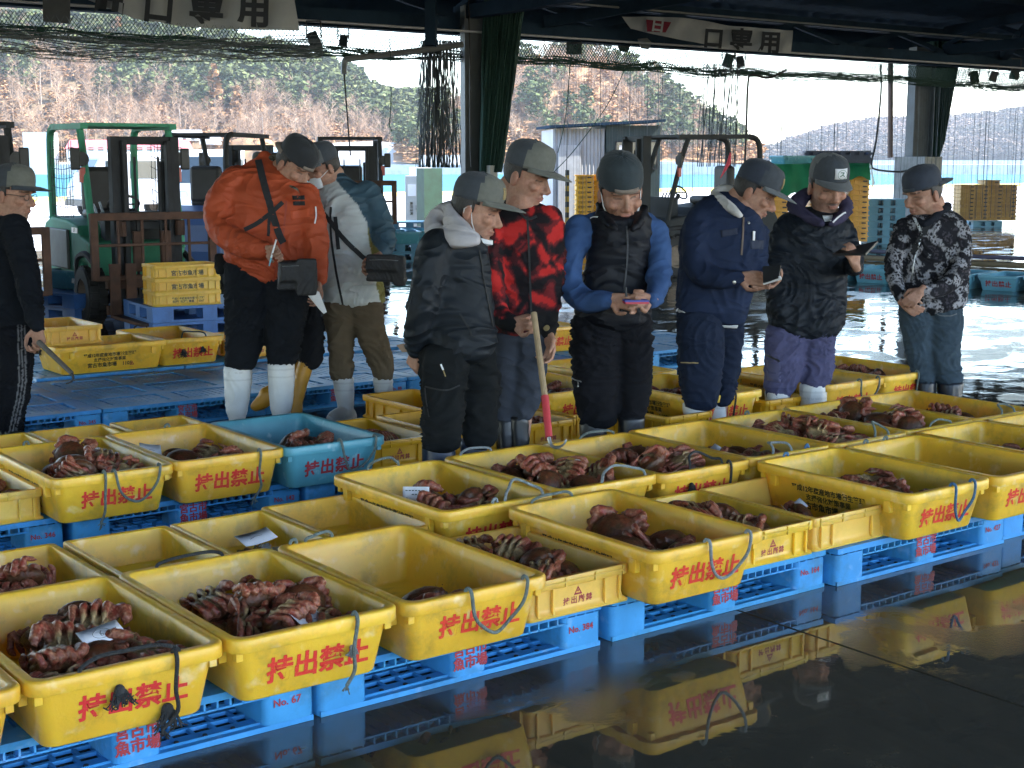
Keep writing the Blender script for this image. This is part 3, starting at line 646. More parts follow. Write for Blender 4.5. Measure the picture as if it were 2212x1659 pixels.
pipe('eave_conduit', [(8, 19.2, 4.25), (40, 19.2, 4.25)], .018, M_['pipe'], 'thin dark conduit above the eave beam', 'conduit', 6)
# ================================================================ pallets, tubs, crates
M_['tub_blue2'] = mat('light_blue_tub_plastic', (.13, .36, .50), .4, .12, 4, stain=(.07, .2, .28), stain_amt=.4, hue=.04)
M_['orange_yellow'] = mat('deep_yellow_plastic', (.70, .36, .012), .42, .12, 4, bump=.06, stain=(.45, .2, .02), stain_amt=.5, stain_scale=7, hue=.04)
PW, PD, PH = 1.09, 1.3, .15
def pallet_parts():
    P = {}
    b = MB()                                   # top deck: bordered grid of slats with slots
    hx, hy = PW/2, PD/2
    for y in (-hy+.05, -.22, .22, hy-.05): b.box((0, y, PH-.012), (PW-.004, .10, .022))
    for x in (-hx+.05, 0, hx-.05): b.box((x, 0, PH-.0125), (.10, PD-.012, .0215))
    for (y0, y1) in ((-hy+.10, -.27), (-.17, .17), (.27, hy-.10)):
        for (x0, x1) in ((-hx+.1, -.05), (.05, hx-.1)):
            n = 9
            for i in range(1, n): b.box((x0+(x1-x0)*i/n, (y0+y1)/2, PH-.014), (.036, y1-y0-.001, .018))
            for j in (1, 2): b.box(((x0+x1)/2, y0+(y1-y0)*j/3, PH-.0145), (x1-x0-.001, .016, .016))
    P['top_deck'] = b.mesh('pallet_deck', M_['pallet'])
    b = MB()                                   # comb of ribs under the deck edge
    for s in (-1, 1):
        b.box((0, s*(hy-.03), PH-.0262), (PW-.03, .006, .006)); b.box((0, s*(hy-.006), PH-.047), (PW-.03, .008, .006))
        for i in range(27): b.box((-hx+.03+(PW-.06)*i/26, s*(hy-.02), PH-.0365), (.006, .036, .026))
        b.box((s*(hx-.006), 0, PH-.047), (.008, PD-.03, .006))
        for i in range(31): b.box((s*(hx-.02), -hy+.04+(PD-.08)*i/30, PH-.0365), (.036, .006, .026))
    P['edge_ribs'] = b.mesh('pallet_edge_ribs', M_['pallet'])
    b = MB()                                   # bottom deck: boards with lattice between
    for s in (-1, 1):
        b.box((0, s*(hy-.035), .009), (PW-.01, .07, .016)); b.add([(-hx+.01, s*hy, .001), (hx-.01, s*hy, .001), (hx-.01, s*(hy-.03), .022), (-hx+.01, s*(hy-.03), .022)], [(0, 1, 2, 3)])
        b.box((s*(hx-.035), 0, .0088), (.07, PD-.16, .0156))
    for i in range(21):
        y = -hy+.075+(PD-.15)*i/20; b.box((0, y, .010), (PW-.15, .014, .012))
    for i in range(15):
        x = -hx+.08+(PW-.16)*i/14
        for j in range(20):
            y = -hy+.075+(PD-.15)*(j+.5)/20; b.box((x+(.018 if j % 2 else 0), y, .0098), (.010, (PD-.15)/20-.016, .0115))
    for i in range(12):
        for s in (-1, 1): b.lathe([(.008, .017), (.007, .021)], 8, 1, M=Matrix.Translation((-hx+.07+(PW-.14)*i/11, s*(hy-.045), 0)))
    P['bottom_deck'] = b.mesh('pallet_bottom', [M_['pallet'], M_['dark_steel']])
    for nm, w in (('block', .165), ('middle_block', .135)):
        mb = MB().rings([rrect(w/2, .105, z, .022, 3) for z in (.002, .06, PH-.028)], 0, smooth=True); P[nm] = mb.mesh('pallet_block', M_['pallet'])
    return P
PP = pallet_parts()
BX, BY = PW/2-.083, PD/2-.106
def make_pallet(x0, yf, number, label, group, rz=0, z=0, ink=True, piv=None):
    e = empty('pallet', (x0+PW/2, yf+PD/2, z), rz, label, 'pallet', group)
    if piv: e.location = piv; e.location.z = z
    for k in ('top_deck', 'edge_ribs', 'bottom_deck'): link(k, PP[k], e)
    for i in (-1, 0, 1):
        for j in (-1, 0, 1): link('block', PP['middle_block' if i == 0 else 'block'], e, Matrix.Translation((i*BX, j*BY, 0)))
    if ink:
        F = lambda x: facing((x, -PD/2-.0015, .078), (0, -1, 0))
        text('宮古市\n魚市場', .044, F(0), M_['dark_red_ink'], e, bold=.03, linesp=1.0)
        if number:
            M1 = F(BX-.004); M1.translation.x -= .004; text('No. ' + number, .032, M1, M_['dark_red_ink'], e, bold=.02)
    return e
for i, (x0, no) in enumerate(((.885, '67'), (1.99, '384'), (3.125, '164'), (4.245, '427'), (5.36, '352'), (6.47, '118'))):
    make_pallet(x0, 3.588-(.03 if i == 3 else 0), no if i < 4 else None, ['blue pallet No. 67 under the front tubs', 'blue pallet No. 384 under the front tubs', 'blue pallet No. 164 under the front tubs and crates', 'blue pallet No. 427 under the front tubs at the right', 'blue pallet of the front row running out at the right edge', 'blue pallet of the front row beyond the right edge'][i], 'blue pallets under the front tubs')
for i, (x0, no) in enumerate(((.965, '346'), (2.095, '142'), (3.21, '205'), (4.33, None), (5.44, None), (6.55, None))):
    make_pallet(x0, 5.87, no, ['blue pallet No. 346 under the middle left crates', 'blue pallet No. 142 under two crab tubs and the blue tub', 'blue pallet under the ribbed crates behind the man in black', 'blue pallet behind the man in the black vest', 'blue pallet behind the man in navy', 'blue pallet behind the man with the badge cap'][i], 'blue pallets behind the buyers')
for i, (x0, no) in enumerate(((2.1, '345'), (3.2, None), (4.29, '88'), (5.39, None), (6.49, '60'), (7.6, None))):
    make_pallet(x0, 8.36, no, ['empty wet pallet No. 345 beside the old man', 'empty wet pallet next to No. 345', 'empty wet pallet behind the white boots', 'empty wet pallet behind the khaki trousers', 'empty wet pallet behind the man in black', 'empty wet pallet behind the man in the vest'][i], 'empty wet blue pallets on the floor')
for i, x0 in enumerate((3.3, 4.4, 5.5)):
    make_pallet(x0, 9.83, None, ['blue pallet under tub 1105', 'blue pallet under the tub with black ropes', 'blue pallet right behind the man in orange'][i], 'blue pallets by the forklift')

# ---- the big tub
RX, RY, TH = .268, .416, .20
def tub_mesh(m):
    b = MB(); R_ = lambda hx, hy, z, r: rrect(hx, hy, z, r, 5)
    b.rings([R_(.205, .345, .004, .03), R_(.213, .353, 0, .035), R_(.219, .359, .006, .038),
             R_(.245, .388, .158, .04), R_(.258, .404, .160, .045), R_(RX-.001, RY-.001, .160, .05), R_(RX, RY, .163, .05), R_(RX, RY, .194, .05), R_(RX-.003, RY-.003, .199, .048), R_(RX-.008, RY-.008, .2005, .045),
             R_(.243, .388, .2, .036), R_(.239, .384, .197, .034), R_(.234, .377, .16, .034), R_(.208, .348, .02, .03), R_(.200, .340, .012, .026)], 0)
    for sy in (-1, 1):                          # drain nubs and web brackets under the rim
        for sx in (-1, 1): b.box((sx*(.252), sy*.30, .135), (.022, .03, .045)).box((sx*.236, sy*.377, .147), (.02, .02, .03))
    me = b.mesh('tub_shell', m, 50); return me
SHELL = {k: tub_mesh(M_[k]) for k in ('yellow', 'tub_blue', 'tub_blue2', 'orange_yellow')}
FS = math.atan2(.388-.359, .152)                # lean of the end walls
def face_M(y_sign=-1, z=.085, x=0):
    y = .359 + (.388-.359)*(z-.006)/.152 + .0018
    return facing((x, y_sign*y, z), (0, y_sign*math.cos(FS), -math.sin(FS)))
def side_M(s=-1, z=.085, y=0):
    lean = math.atan2(.245-.219, .152); x = .219 + (.245-.219)*(z-.006)/.152 + .0018
    return facing((s*x, y, z), (s*math.cos(lean), 0, -math.sin(lean)))
def triangle_logo(M, s, m, parent):
    """three-lozenge triangle mark on the ribbed crates"""
    b = MB()
    h = s*.87
    b.add([(-s/2, -h/2, .001), (s/2, -h/2, .001), (0, h/2, .001), (-s*.27, -h*.30, .001), (s*.27, -h*.30, .001), (0, h*.22, .001)], [(0, 1, 4, 3), (1, 2, 5, 4), (2, 0, 3, 5)])
    b.add([(0, -h*.22, .001), (s*.12, -h*.02, .001), (s*.05, h*.06, .001), (0, h*.02, .001), (-s*.05, h*.06, .001), (-s*.12, -h*.02, .001)], [(0, 1, 2, 3), (0, 3, 4, 5)])
    return b.build('emblem', m, parent, M=M)
def rope(kind, m, parent, end=-1, x=0, w=.16, seed=0, r=.0058):
    """rope handle through two holes in the end rim"""
    g = random.Random(seed); s = end; y = s*(RY-.018); P = []
    j = lambda a: g.uniform(-a, a)
    if kind == 'drop':
        P = [(x-w/2, y, .19), (x-w/2, y+s*.012, .212), (x-w/2+.004, s*(RY+.012), .20), (x-w*.44+j(.01), s*(RY+.016), .13), (x-w*.22, s*(RY-.005), .075+j(.01)), (x+.01, s*(RY-.018), .058+j(.012)), (x+w*.25, s*(RY-.008), .085), (x+w*.42, s*(RY+.013), .14), (x+w/2, s*(RY+.012), .20), (x+w/2, y+s*.01, .212), (x+w/2, y, .19)]
    elif kind == 'up':
        P = [(x-w/2, y, .185), (x-w/2+.01, y-s*.005, .22), (x-w*.32, y-s*(.03+j(.01)), .238+j(.012)), (x+j(.02), y-s*(.05+j(.015)), .248+j(.016)), (x+w*.32, y-s*.03, .232+j(.012)), (x+w/2-.01, y-s*.006, .22), (x+w/2, y, .185)]
    elif kind == 'low':
        P = [(x-w/2, y, .185), (x-w/2, y, .208), (x-w*.3, y-s*.010, .222+j(.005)), (x, y-s*.014, .226), (x+w*.3, y-s*.010, .222+j(.005)), (x+w/2, y, .208), (x+w/2, y, .185)]
    elif kind == 'tail':
        P = [(x, y, .19), (x, y+s*.012, .212), (x+.002, s*(RY+.010), .19), (x-.006+j(.006), s*(RY+.008), .11), (x+j(.01), s*(RY-.012), .04), (x-.02+j(.01), s*(RY-.03), -.01)]
    elif kind == 'stub':
        P = [(x-.012, y, .19), (x-.008, y, .211), (x+.008, y-s*.003, .214), (x+.014, y, .19)]
    b = MB().tube(curve([Vector(p) for p in P], 5), r, 7)
    if kind in ('tail',):
        for k in range(8): b.tube([P[-1], (P[-1][0]+j(.02), P[-1][1]+s*.004+j(.006), P[-1][2]-.02+j(.012))], .0022, 4)
    o = b.build('rope_handle', m, parent); return o
def frayed(parent, m, x, z, end=-1, seed=0, s=.03):
    """knotted, frayed rope end hanging against the end wall"""
    g = random.Random(seed); b = MB(); y = end*(.359 + .029*z/.152 + .012)
    b.ball((x, y, z), (s*.45, s*.35, s*.55), 8, 6)
    for k in range(30):
        a = g.uniform(-2.2, -.9); L = s*g.uniform(.5, 1.5); q = g.uniform(-1, 1)*s*.5; c_ = g.uniform(-1, 1)*s*.35
        b.tube(curve([(x+q*.4, y, z+g.uniform(-.4, .5)*s), (x+q, y+end*g.uniform(.002, .012), z-L*.3+g.uniform(0, .4)*s), (x+q*1.3+c_, y+end*g.uniform(0, .01), z-L*.8), (x+q*1.3+c_*2.2, y+end*g.uniform(-.002, .006), z-L*.75+g.uniform(-.5, .3)*s)], 3), .0022, 4)
    return b.build('frayed_knot', m, parent)
def make_tub(cx, yf, label, group, z=PH, col='yellow', rz=0, text_on=True, small=True, ropes=(), jog=0):
    e = empty('crab_tub' if col == 'yellow' else 'blue_tub', (cx, yf+RY, z+.001), rz, label, 'tub', group)
    link('shell', SHELL[col], e)
    if text_on:
        ink = M_['red_ink'] if col == 'yellow' else M_['dark_red_ink']
        q = random.Random(int(cx*131)+int(yf*57)); text('持出禁止', .080*q.uniform(.94, 1.06), face_M(-1, .080+q.uniform(-.006, .008), .012+q.uniform(-.014, .012)) @ Matrix.Rotation(q.uniform(-.018, .018), 4, 'Z'), ink, e, bold=.03, spacing=1.0 if col == 'yellow' else 1.08)
    if small:
        for s in (-1, 1):
            text('平成12年度産地市場衛生管理', .030, side_M(s, .122, .02), M_['black_ink'], e, bold=.03)
            text('支援強化対策事業', .030, side_M(s, .088, .02), M_['black_ink'], e, bold=.02)
            text('宮古市魚市場    1106' if s > 0 else '宮古市魚市場    1105', .036, side_M(s, .05, .02), M_['black_ink'], e, bold=.03)
            triangle_logo(side_M(s, .05, .02+s*.165), .034, M_['dark_red_ink'], e)
    for i, rp in enumerate(ropes):
        kind, mk, end, x, w = rp[:5]
        if kind == 'fray': frayed(e, M_[mk], x, w, end, i+int(cx*77), rp[5] if len(rp) > 5 else .03)
        else: rope(kind, M_[mk], e, end, x, w, i+int(cx*77))
    return e
G1 = 'crab tubs of the front row'; G2 = 'crab tubs of the second row'; G3 = 'crab tubs behind the buyers'
T = {}
T['T0'] = make_tub(.815, 3.42, 'yellow crab tub cut off by the left edge of the picture', G1)
T['T1'] = make_tub(1.36, 3.425, 'yellow tub of crabs with the circled 6 note and frayed black ropes', G1, ropes=(('low', 'rope_black', -1, .0, .26), ('fray', 'rope_black', -1, -.03, .125, .035), ('tail', 'rope_black', -1, .115, .1), ('fray', 'rope_black', -1, .105, .035, .042)))
T['T2'] = make_tub(1.905, 3.415, 'yellow tub packed with crabs right of the circled 6 tub', G1, ropes=(('tail', 'rope_grey', -1, .11, .1), ('fray', 'rope_pale', -1, .112, .10, .018), ('low', 'rope_black', 1, -.02, .22)))
T['T3'] = make_tub(2.455, 3.41, 'mostly empty yellow tub with one spiny crab and a drooping grey rope', G1, ropes=(('drop', 'rope_grey', -1, .055, .215), ('low', 'rope_grey', 1, -.1, .1), ('stub', 'rope_grey', 1, -.2, 0)))
T['T5'] = make_tub(3.405, 3.39, 'yellow tub of few crabs with pale rope drooping over its front lettering', G1, ropes=(('drop', 'rope_pale', -1, .07, .2), ('low', 'rope_grey', 1, -.05, .19)))
T['T6'] = make_tub(4.765, 3.42, 'yellow crab tub with a bright blue rope handle', G1, ropes=(('drop', 'rope_blue', -1, .06, .13), ('stub', 'rope_blue', 1, -.08, 0)))
T['T7'] = make_tub(5.315, 3.40, 'empty yellow tub next to the tub with the blue rope', G1, ropes=(('stub', 'rope_grey', 1, .02, 0), ('stub', 'rope_grey', 1, -.12, 0)))
T['T8'] = make_tub(5.87, 3.44, 'yellow tub with two crabs in front of the empty one at the right edge', G1)
T['T9'] = make_tub(6.425, 3.44, 'empty yellow tub at the far right edge of the front row', G1)
T['Q1'] = make_tub(3.17, 4.275, 'yellow tub with an upright printed note leaning on crabs', G2, ropes=(('up', 'rope_grey', 1, -.02, .16), ('up', 'rope_pale', -1, .12, .19), ('stub', 'rope_pale', -1, -.02, 0)))
T['Q2'] = make_tub(3.735, 4.295, 'yellow tub heaped highest with crabs under the hook', G2, ropes=(('up', 'rope_pale', -1, .08, .24), ('low', 'rope_pale', 1, -.09, .16)))
T['Q3'] = make_tub(4.255, 4.27, 'yellow crab tub with black rope, in front of the man in the vest', G2, ropes=(('up', 'rope_black', -1, .0, .2), ('fray', 'rope_black', -1, -.08, .125, .03), ('tail', 'rope_black', -1, .12, .1), ('low', 'rope_grey', 1, .07, .2)))
T['Q4'] = make_tub(4.79, 4.285, 'yellow crab tub with a curled white note, right of the vest man', G2, ropes=(('up', 'rope_pale', -1, -.05, .13), ('stub', 'rope_blue', -1, .11, 0)))
T['Q5'] = make_tub(5.325, 4.27, 'yellow crab tub in front of the man with the badge cap', G2, ropes=(('up', 'rope_grey', -1, .08, .11), ('stub', 'rope_grey', 1, .0, 0)))
T['Q6'] = make_tub(5.865, 4.285, 'yellow tub with crabs heaped over its far rim', G2, ropes=(('low', 'rope_grey', -1, .0, .16),))
T['Q7'] = make_tub(6.405, 4.285, 'yellow crab tub at the far right of the second row', G2, ropes=(('up', 'rope_grey', -1, .02, .12),))
T['TA'] = make_tub(2.215, 5.675, 'yellow tub full of crabs with two long grey rope tails at the left', G3, ropes=(('drop', 'rope_grey', -1, .09, .2), ('tail', 'rope_grey', -1, -.05, .1), ('stub', 'rope_grey', 1, -.1, 0)))
T['TB'] = make_tub(2.76, 5.705, 'yellow crab tub with white note at its left rim, beside the blue tub', G3, ropes=(('tail', 'rope_grey', -1, .13, .1), ('stub', 'rope_grey', 1, .05, 0)))
T['BLU'] = make_tub(3.285, 5.69, 'only blue tub among the yellow ones, holding red crabs', G3, col='tub_blue', small=False, ropes=(('drop', 'rope_grey', -1, .1, .19),))
T['Z0'] = make_tub(5.19, 6.2, 'yellow crab tub between the vest man and the man in navy', G3, col='yellow')
T['Z1'] = make_tub(5.745, 5.6, 'yellow crab tub with a black rope behind the man in navy', G3, ropes=(('tail', 'rope_black', -1, .02, .1),))
T['Z2'] = make_tub(6.665, 5.48, 'yellow tub with grey rope handle right of the badge cap man', G3, ropes=(('drop', 'rope_grey', -1, .1, .17),))
T['Z3'] = make_tub(7.215, 5.5, 'yellow crab tub beside the man in patterned fleece', G3, ropes=(('tail', 'rope_grey', -1, .03, .1),))
T['Z4'] = make_tub(5.9, 6.46, 'empty yellow tub partly hidden behind the man in navy', G3)
T['M1'] = make_tub(3.86, 9.68, 'yellow tub 1105 standing sideways by the green forklift', 'yellow tubs by the forklift', rz=PI/2, ropes=(('fray', 'rope_black', 1, .1, .15, .03),))
T['M2'] = make_tub(4.465, 9.84, 'empty yellow tub with black rope behind the man in orange', 'yellow tubs by the forklift', ropes=(('up', 'rope_black', -1, .02, .2), ('fray', 'rope_black', -1, -.06, .1, .035), ('fray', 'rope_black', -1, .09, .11, .03), ('low', 'rope_black', 1, -.06, .1)))
g_ = 'light blue tubs in a row on the far floor'
for i in range(6):
    t = -1.1 + i*1.0; px, py = 15.65 + .2*.585*t, 12.77 - .585*t
    e = make_tub(0, 0, ('light blue empty tub behind the badge cap man' if i < 2 else 'light blue empty tub right of the badge cap man' if i == 2 else 'light blue empty tub hidden partly by the man in fleece' if i == 3 else 'light blue empty tub right of the man in fleece' if i == 4 else 'light blue empty tub at the right edge'), g_, z=0, col='tub_blue2', small=False, rz=-PI/2+.2)
    e.location = (px+.42, py+.0, 0.001)
b = MB().tube([G(1700, 548, .05), G(1900, 559, .05), G(2300, 579, .05)], .045, 8); tag(b.build('bamboo_pole', mat('old_bamboo', (.22, .17, .10), .6, .25, 3)), 'long brown pole lying behind the light blue tubs', 'pole')
b = MB().tube([G(1800, 538, .05), G(2000, 550, .05), G(2300, 562, .05)], .035, 8); tag(b.build('grey_hose', mat('violet_grey_hose', (.12, .11, .17), .5)), 'violet grey hose lying beyond the brown pole', 'hose')

# ---- ribbed crate
CXh, CYh, CH = .205, .32, .13
def crate_mesh(m):
    b = MB(); R_ = lambda hx, hy, z, r=.018: rrect(hx, hy, z, r, 3)
    h, k = CXh, CYh
    b.rings([R_(h-.01, k-.01, .003), R_(h, k, 0), R_(h+.001, k+.001, .006), R_(h-.012, k-.012, .016), R_(h-.015, k-.015, .03), R_(h-.013, k-.013, CH-.036), R_(h-.002, k-.002, CH-.034), R_(h, k, CH-.031), R_(h, k, CH-.004), R_(h-.002, k-.002, CH),
             R_(h-.019, k-.019, CH), R_(h-.022, k-.022, CH-.004), R_(h-.024, k-.024, .012), R_(h-.028, k-.028, .008)], 0)
    def ribs(n, half, across, ax):
        for s in (-1, 1):
            for u in n:
                c, d = ((u, s*(across-.0075), (CH-.03)/2+.003), (.007, .013, CH-.034)) if ax == 0 else ((s*(across-.0075), u, (CH-.03)/2+.003), (.013, .007, CH-.034))
                b.box(c, d)
    ribs((-.165, -.105, .105, .165), h, k, 0); ribs((-.27, -.2, -.09, .09, .2, .27), k, h, 1)
    for s in (-1, 1):                          # stacking ridge around the collar
        b.box((0, s*(k+.002), CH-.0165), (2*h-.05, .0045, .006)); b.box((s*(h+.002), 0, CH-.0165), (.0045, 2*k-.05, .006))
        for u in (-.175, -.06, .06, .175): b.box((u, s*(k+.0025), CH-.0175), (.006, .005, .030))
    return b.mesh('crate_shell', m, 50)
CRATE = {k: crate_mesh(M_[k]) for k in ('yellow', 'yellow2', 'orange_yellow')}
def make_crate(cx, yf, label, group, z=PH, col='yellow2', rz=0, sx=1, logo=True, loc=None, side_text=None, sc=1.0):
    e = empty('ribbed_crate', (cx, yf+CYh, z+.001), rz, label, 'crate', group)
    if loc: e.location = loc
    e.scale = (sx*sc, sc, sc); link('shell', CRATE[col], e)
    if logo:
        M = facing((0, -(CYh-.0135), .072), (0, -1, 0)); triangle_logo(M, .034, M_['dark_red_ink'], e)
        text('持出厳禁', .027, facing((0, -(CYh-.0135), .039), (0, -1, 0)), M_['dark_red_ink'], e, bold=.02, spacing=1.25)
    if side_text:
        s, tx = side_text
        for row, (st, sz, zz) in enumerate(tx): text(st, sz, facing((s*(CXh-.0135), .0, zz), (s, 0, 0)), M_['black_ink'], e, bold=.03)
    return e
GC = 'ribbed yellow crates among the tubs'
K = {}
K['SC1'] = make_crate(2.955, 3.55, 'ribbed yellow crate of crabs above pallet No. 384', GC, sx=1.06)
K['SC2'] = make_crate(3.915, 3.575, 'ribbed yellow crate with a dark red triangle mark above pallet No. 164', GC, col='yellow', sx=1.04)
K['SC3'] = make_crate(4.362, 3.58, 'palest ribbed crate, with a long white note inside', GC, sx=1.1, logo=False)
K['LC'] = make_crate(1.50, 4.345, 'ribbed crate of crabs behind the circled 6 tub', GC, col='yellow', sx=1.0)
K['MUS'] = make_crate(1.93, 4.345, 'ribbed crate with dark shellfish and ice, second back crate from the left', GC, col='yellow', sx=.96)
K['ICE'] = make_crate(2.335, 4.345, 'ribbed crate holding ice and dark shellfish under a white note', GC, col='yellow', sx=.95)
K['Q0'] = make_crate(2.745, 4.385, 'empty ribbed crate behind the tub with one spiny crab', GC, col='yellow', sx=1.0)
K['LA'] = make_crate(1.77, 5.87, 'pale ribbed crate above pallet No. 346 at the left edge', GC, logo=False)
K['e0'] = make_crate(2.14, 6.545, 'ribbed crate behind the tubs at the old man\'s boots', GC, col='yellow')
K['e1'] = make_crate(2.545, 6.545, 'empty ribbed crate behind the left crab tub', GC, col='yellow', sx=.97)
K['e2'] = make_crate(2.98, 6.545, 'empty ribbed crate behind the tub beside the blue one', GC, col='yellow')
K['K1'] = make_crate(3.745, 5.88, 'deep yellow ribbed crate between the blue tub and the man in black', GC, col='orange_yellow')
K['K2'] = make_crate(4.2, 5.9, 'deep yellow ribbed crate hidden behind the man in black', GC, col='orange_yellow', sx=.95)
K['K3'] = make_crate(4.5, 6.56, 'ribbed crate at the back behind the hook pole', GC, col='orange_yellow', sx=.9)
K['K4'] = make_crate(4.63, 5.82, 'ribbed crate right of the hook pole, in front of its neighbour', GC, col='orange_yellow', sx=.9)
K['K5'] = make_crate(5.05, 5.9, 'ribbed crate mostly hidden by the vest man\'s left leg', GC, col='orange_yellow')
K['K6'] = make_crate(5.38, 5.55, 'ribbed crate right of the vest man\'s boots', GC, col='orange_yellow', sx=.85)
K['K7'] = make_crate(6.2, 5.6, 'ribbed crate seen between the badge cap man\'s white boots', GC, col='orange_yellow', sx=.85)
K['MT'] = make_crate(3.63, 9.95, 'small pale crate set on top of tub 1105', 'ribbed crates by the forklift', z=PH+TH+.0015)
K['MR'] = make_crate(5.05, 9.95, 'pale ribbed crate half hidden behind the man in orange', 'ribbed crates by the forklift')
# three crates stacked on two violet blue pallets in front of the green forklift
sa = R(-7); dX = Vector((math.cos(sa), math.sin(sa), 0)); dY = Vector((-math.sin(sa), math.cos(sa), 0)); c0 = Vector((5.36, 12.62, 0))
SOLID = {}
def solid_pallet(z, label, loc, rz, w=1.1, d=1.0, m='pallet2'):
    """closed-deck pallet with two fork openings a side"""
    e = empty('flat_pallet', (loc.x, loc.y, z), rz, label, 'pallet', 'closed deck pallets')
    if m not in SOLID:
        b = MB().box((0, 0, .135), (w, d, .026)); f = MB().box((0, 0, .012), (w-.004, d-.004, .022))
        for i in (-1, 0, 1):
            for j in (-1, 0, 1): f.box((i*(w/2-.1), j*(d/2-.1), .0725), (.198 if i else .14, .198 if j else .14, .099))
        SOLID[m] = (b.mesh('flat_pallet_deck', M_[m]), f.mesh('flat_pallet_base', M_[m]))
    link('deck', SOLID[m][0], e); link('base', SOLID[m][1], e); return e
pc = c0 + dX*.53 + dY*.5
solid_pallet(0, 'lower of the two violet blue pallets under the stacked crates', pc, sa); solid_pallet(.15, 'upper violet blue pallet, directly under the three crates', pc, sa)
st = [('宮古市魚市場', .052, .05)]
for i in range(3):
    loc = c0 + dX*.33 + dY*.215; loc.z = .301 + i*.126
    make_crate(0, 0, ['lowest of the three crates on the violet pallets, stamped 0367', 'middle crate of the stack of three stamped crates', 'top crate of the stack of three stamped crates'][i], 'stack of three stamped crates', loc=loc, rz=sa+PI/2, logo=False, side_text=(-1, st if i else [('平成11年度産地市場衛生管理', .024, .066), ('支援強化対策事業      0367', .026, .038)]), sc=1.0)
e = make_tub(5.62, 14.6, 'teal tub showing behind the three stamped crates', 'teal tubs in the middle distance', z=.3, col='tub_blue', small=False, text_on=False, rz=.3)
solid_pallet(.0, 'violet blue pallet under the teal tub behind the crates', Vector((5.62, 15.0, 0)), .3); solid_pallet(.15, 'upper pallet under the teal tub behind the crates', Vector((5.62, 15.0, 0)), .3)

# ================================================================ crabs
def crab_mesh(seed):
    g = random.Random(seed); b = MB()
    b.ball((0, 0, .004), (.056, .053, .029), 22, 12); b.ball((0, .004, -.010), (.047, .043, .020), 16, 10); b.ball((0, -.030, -.020), (.022, .020, .011), 12, 8)
    for k in range(16):
        a = R(-55 + 290*k/15); b.tube([(math.cos(a)*.049, math.sin(a)*.046, .003), (math.cos(a)*.062, math.sin(a)*.059, .005)], [.0065, .0015], 6)
    loose = seed % 3 == 2
    for s in (-1, 1):
        for i in range(4):
            y = .024 - i*.0185; j = lambda a: g.uniform(-a, a); o = .012 if loose and g.random() < .6 else 0
            k_ = (s*(.071 - .006*(i == 3) + o + j(.003)), y + .010 - .006*i + j(.004), -.004 + o*1.2 + j(.004))
            c_ = (s*(.064 + o + j(.004)), y + .004 - .006*i, -.027 + j(.004)); t_ = (s*(.030 + 2*o + j(.008)), y - .004 - .004*i, -.036 + j(.003)); e_ = (s*(.004 + 3.2*o + j(.006)), y - .010 - .003*i, -.037 + j(.003))
            b.tube([(s*.036, y, -.012), k_], [.0090, .0100], 8); b.tube([k_, c_], [.0098, .0085], 8); b.tube([c_, t_], [.0088, .0072], 8); b.tube([t_, e_], [.0066, .0018], 7)
        q = [(s*.026, .036, -.012), (s*.062, .050, -.006), (s*.056, .066, -.018), (s*.018, .068, -.026)]
        b.tube(q[:2], [.011, .0135], 8); b.tube(q[1:3], [.013, .014], 8); b.tube(q[2:4], [.0150, .0125], 9)
        b.tube([q[3], (s*.001, .058, -.026)], [.008, .002], 6); b.tube([q[3], (s*.002, .071, -.033)], [.008, .002], 6)
        b.tube([(s*.012, .050, .010), (s*.016, .074, .022+g.uniform(0, .02))], [.003, .0008], 5)
    me = remesh(b, .0040, 1, .4, 'crab'); co = coords_of(me); no = normals_of(me)
    r = np.sqrt((co[:, 0]/.059)**2 + (co[:, 1]/.056)**2)
    P3 = co.astype(float); N3 = lambda f, o=0: np.array([mnoise.noise(Vector(p*f)+Vector((seed+o, o, 0))) for p in P3])[:, None]
    nv = np.clip(N3(60)*.9+.5, 0, 1); nf = np.clip(N3(210, 3)*.9+.5, 0, 1); nr = 1-np.abs(N3(120, 5))*2
    under = co[:, 2] < -.008
    belly = (np.clip((-no[:, 2]-.1)*2.5, 0, 1)*np.clip((.80-r)*6, 0, 1)*under)[:, None]
    leg = (np.clip((r-1.0)*9, 0, 1) + np.clip((-.014-co[:, 2])*120, 0, 1)*(r > .55))[:, None].clip(0, 1)
    dors = np.array([.150, .040, .017])*(1-nv) + np.array([.095, .050, .020])*nv
    legc = np.array([.30, .040, .024])*(1-nv) + np.array([.30, .110, .055])*nv; pale = np.clip((nf-.55)*3, 0, 1); legc = legc*(1-pale*.45) + np.array([.42, .27, .17])*pale*.45
    bel = np.array([.40, .27, .125])*(.55+.65*nv)
    c = dors*(1-leg) + legc*leg; c = c*(1-belly) + bel*belly; c *= (.50+.52*nf); set_col(me, np.clip(c, .008, .9))
    me.vertices.foreach_set('co', (co + no*((nf-.5)*.0013 + np.clip(nr, 0, 1)**3*.0008)).astype(np.float32).ravel()); me.update(); me.materials.append(M_['crab']); return me
M_['crab'] = attr_mat('crab_shell', .33, .22, 160, .55, 240, .42)
CRABS = [crab_mesh(s) for s in range(6)]
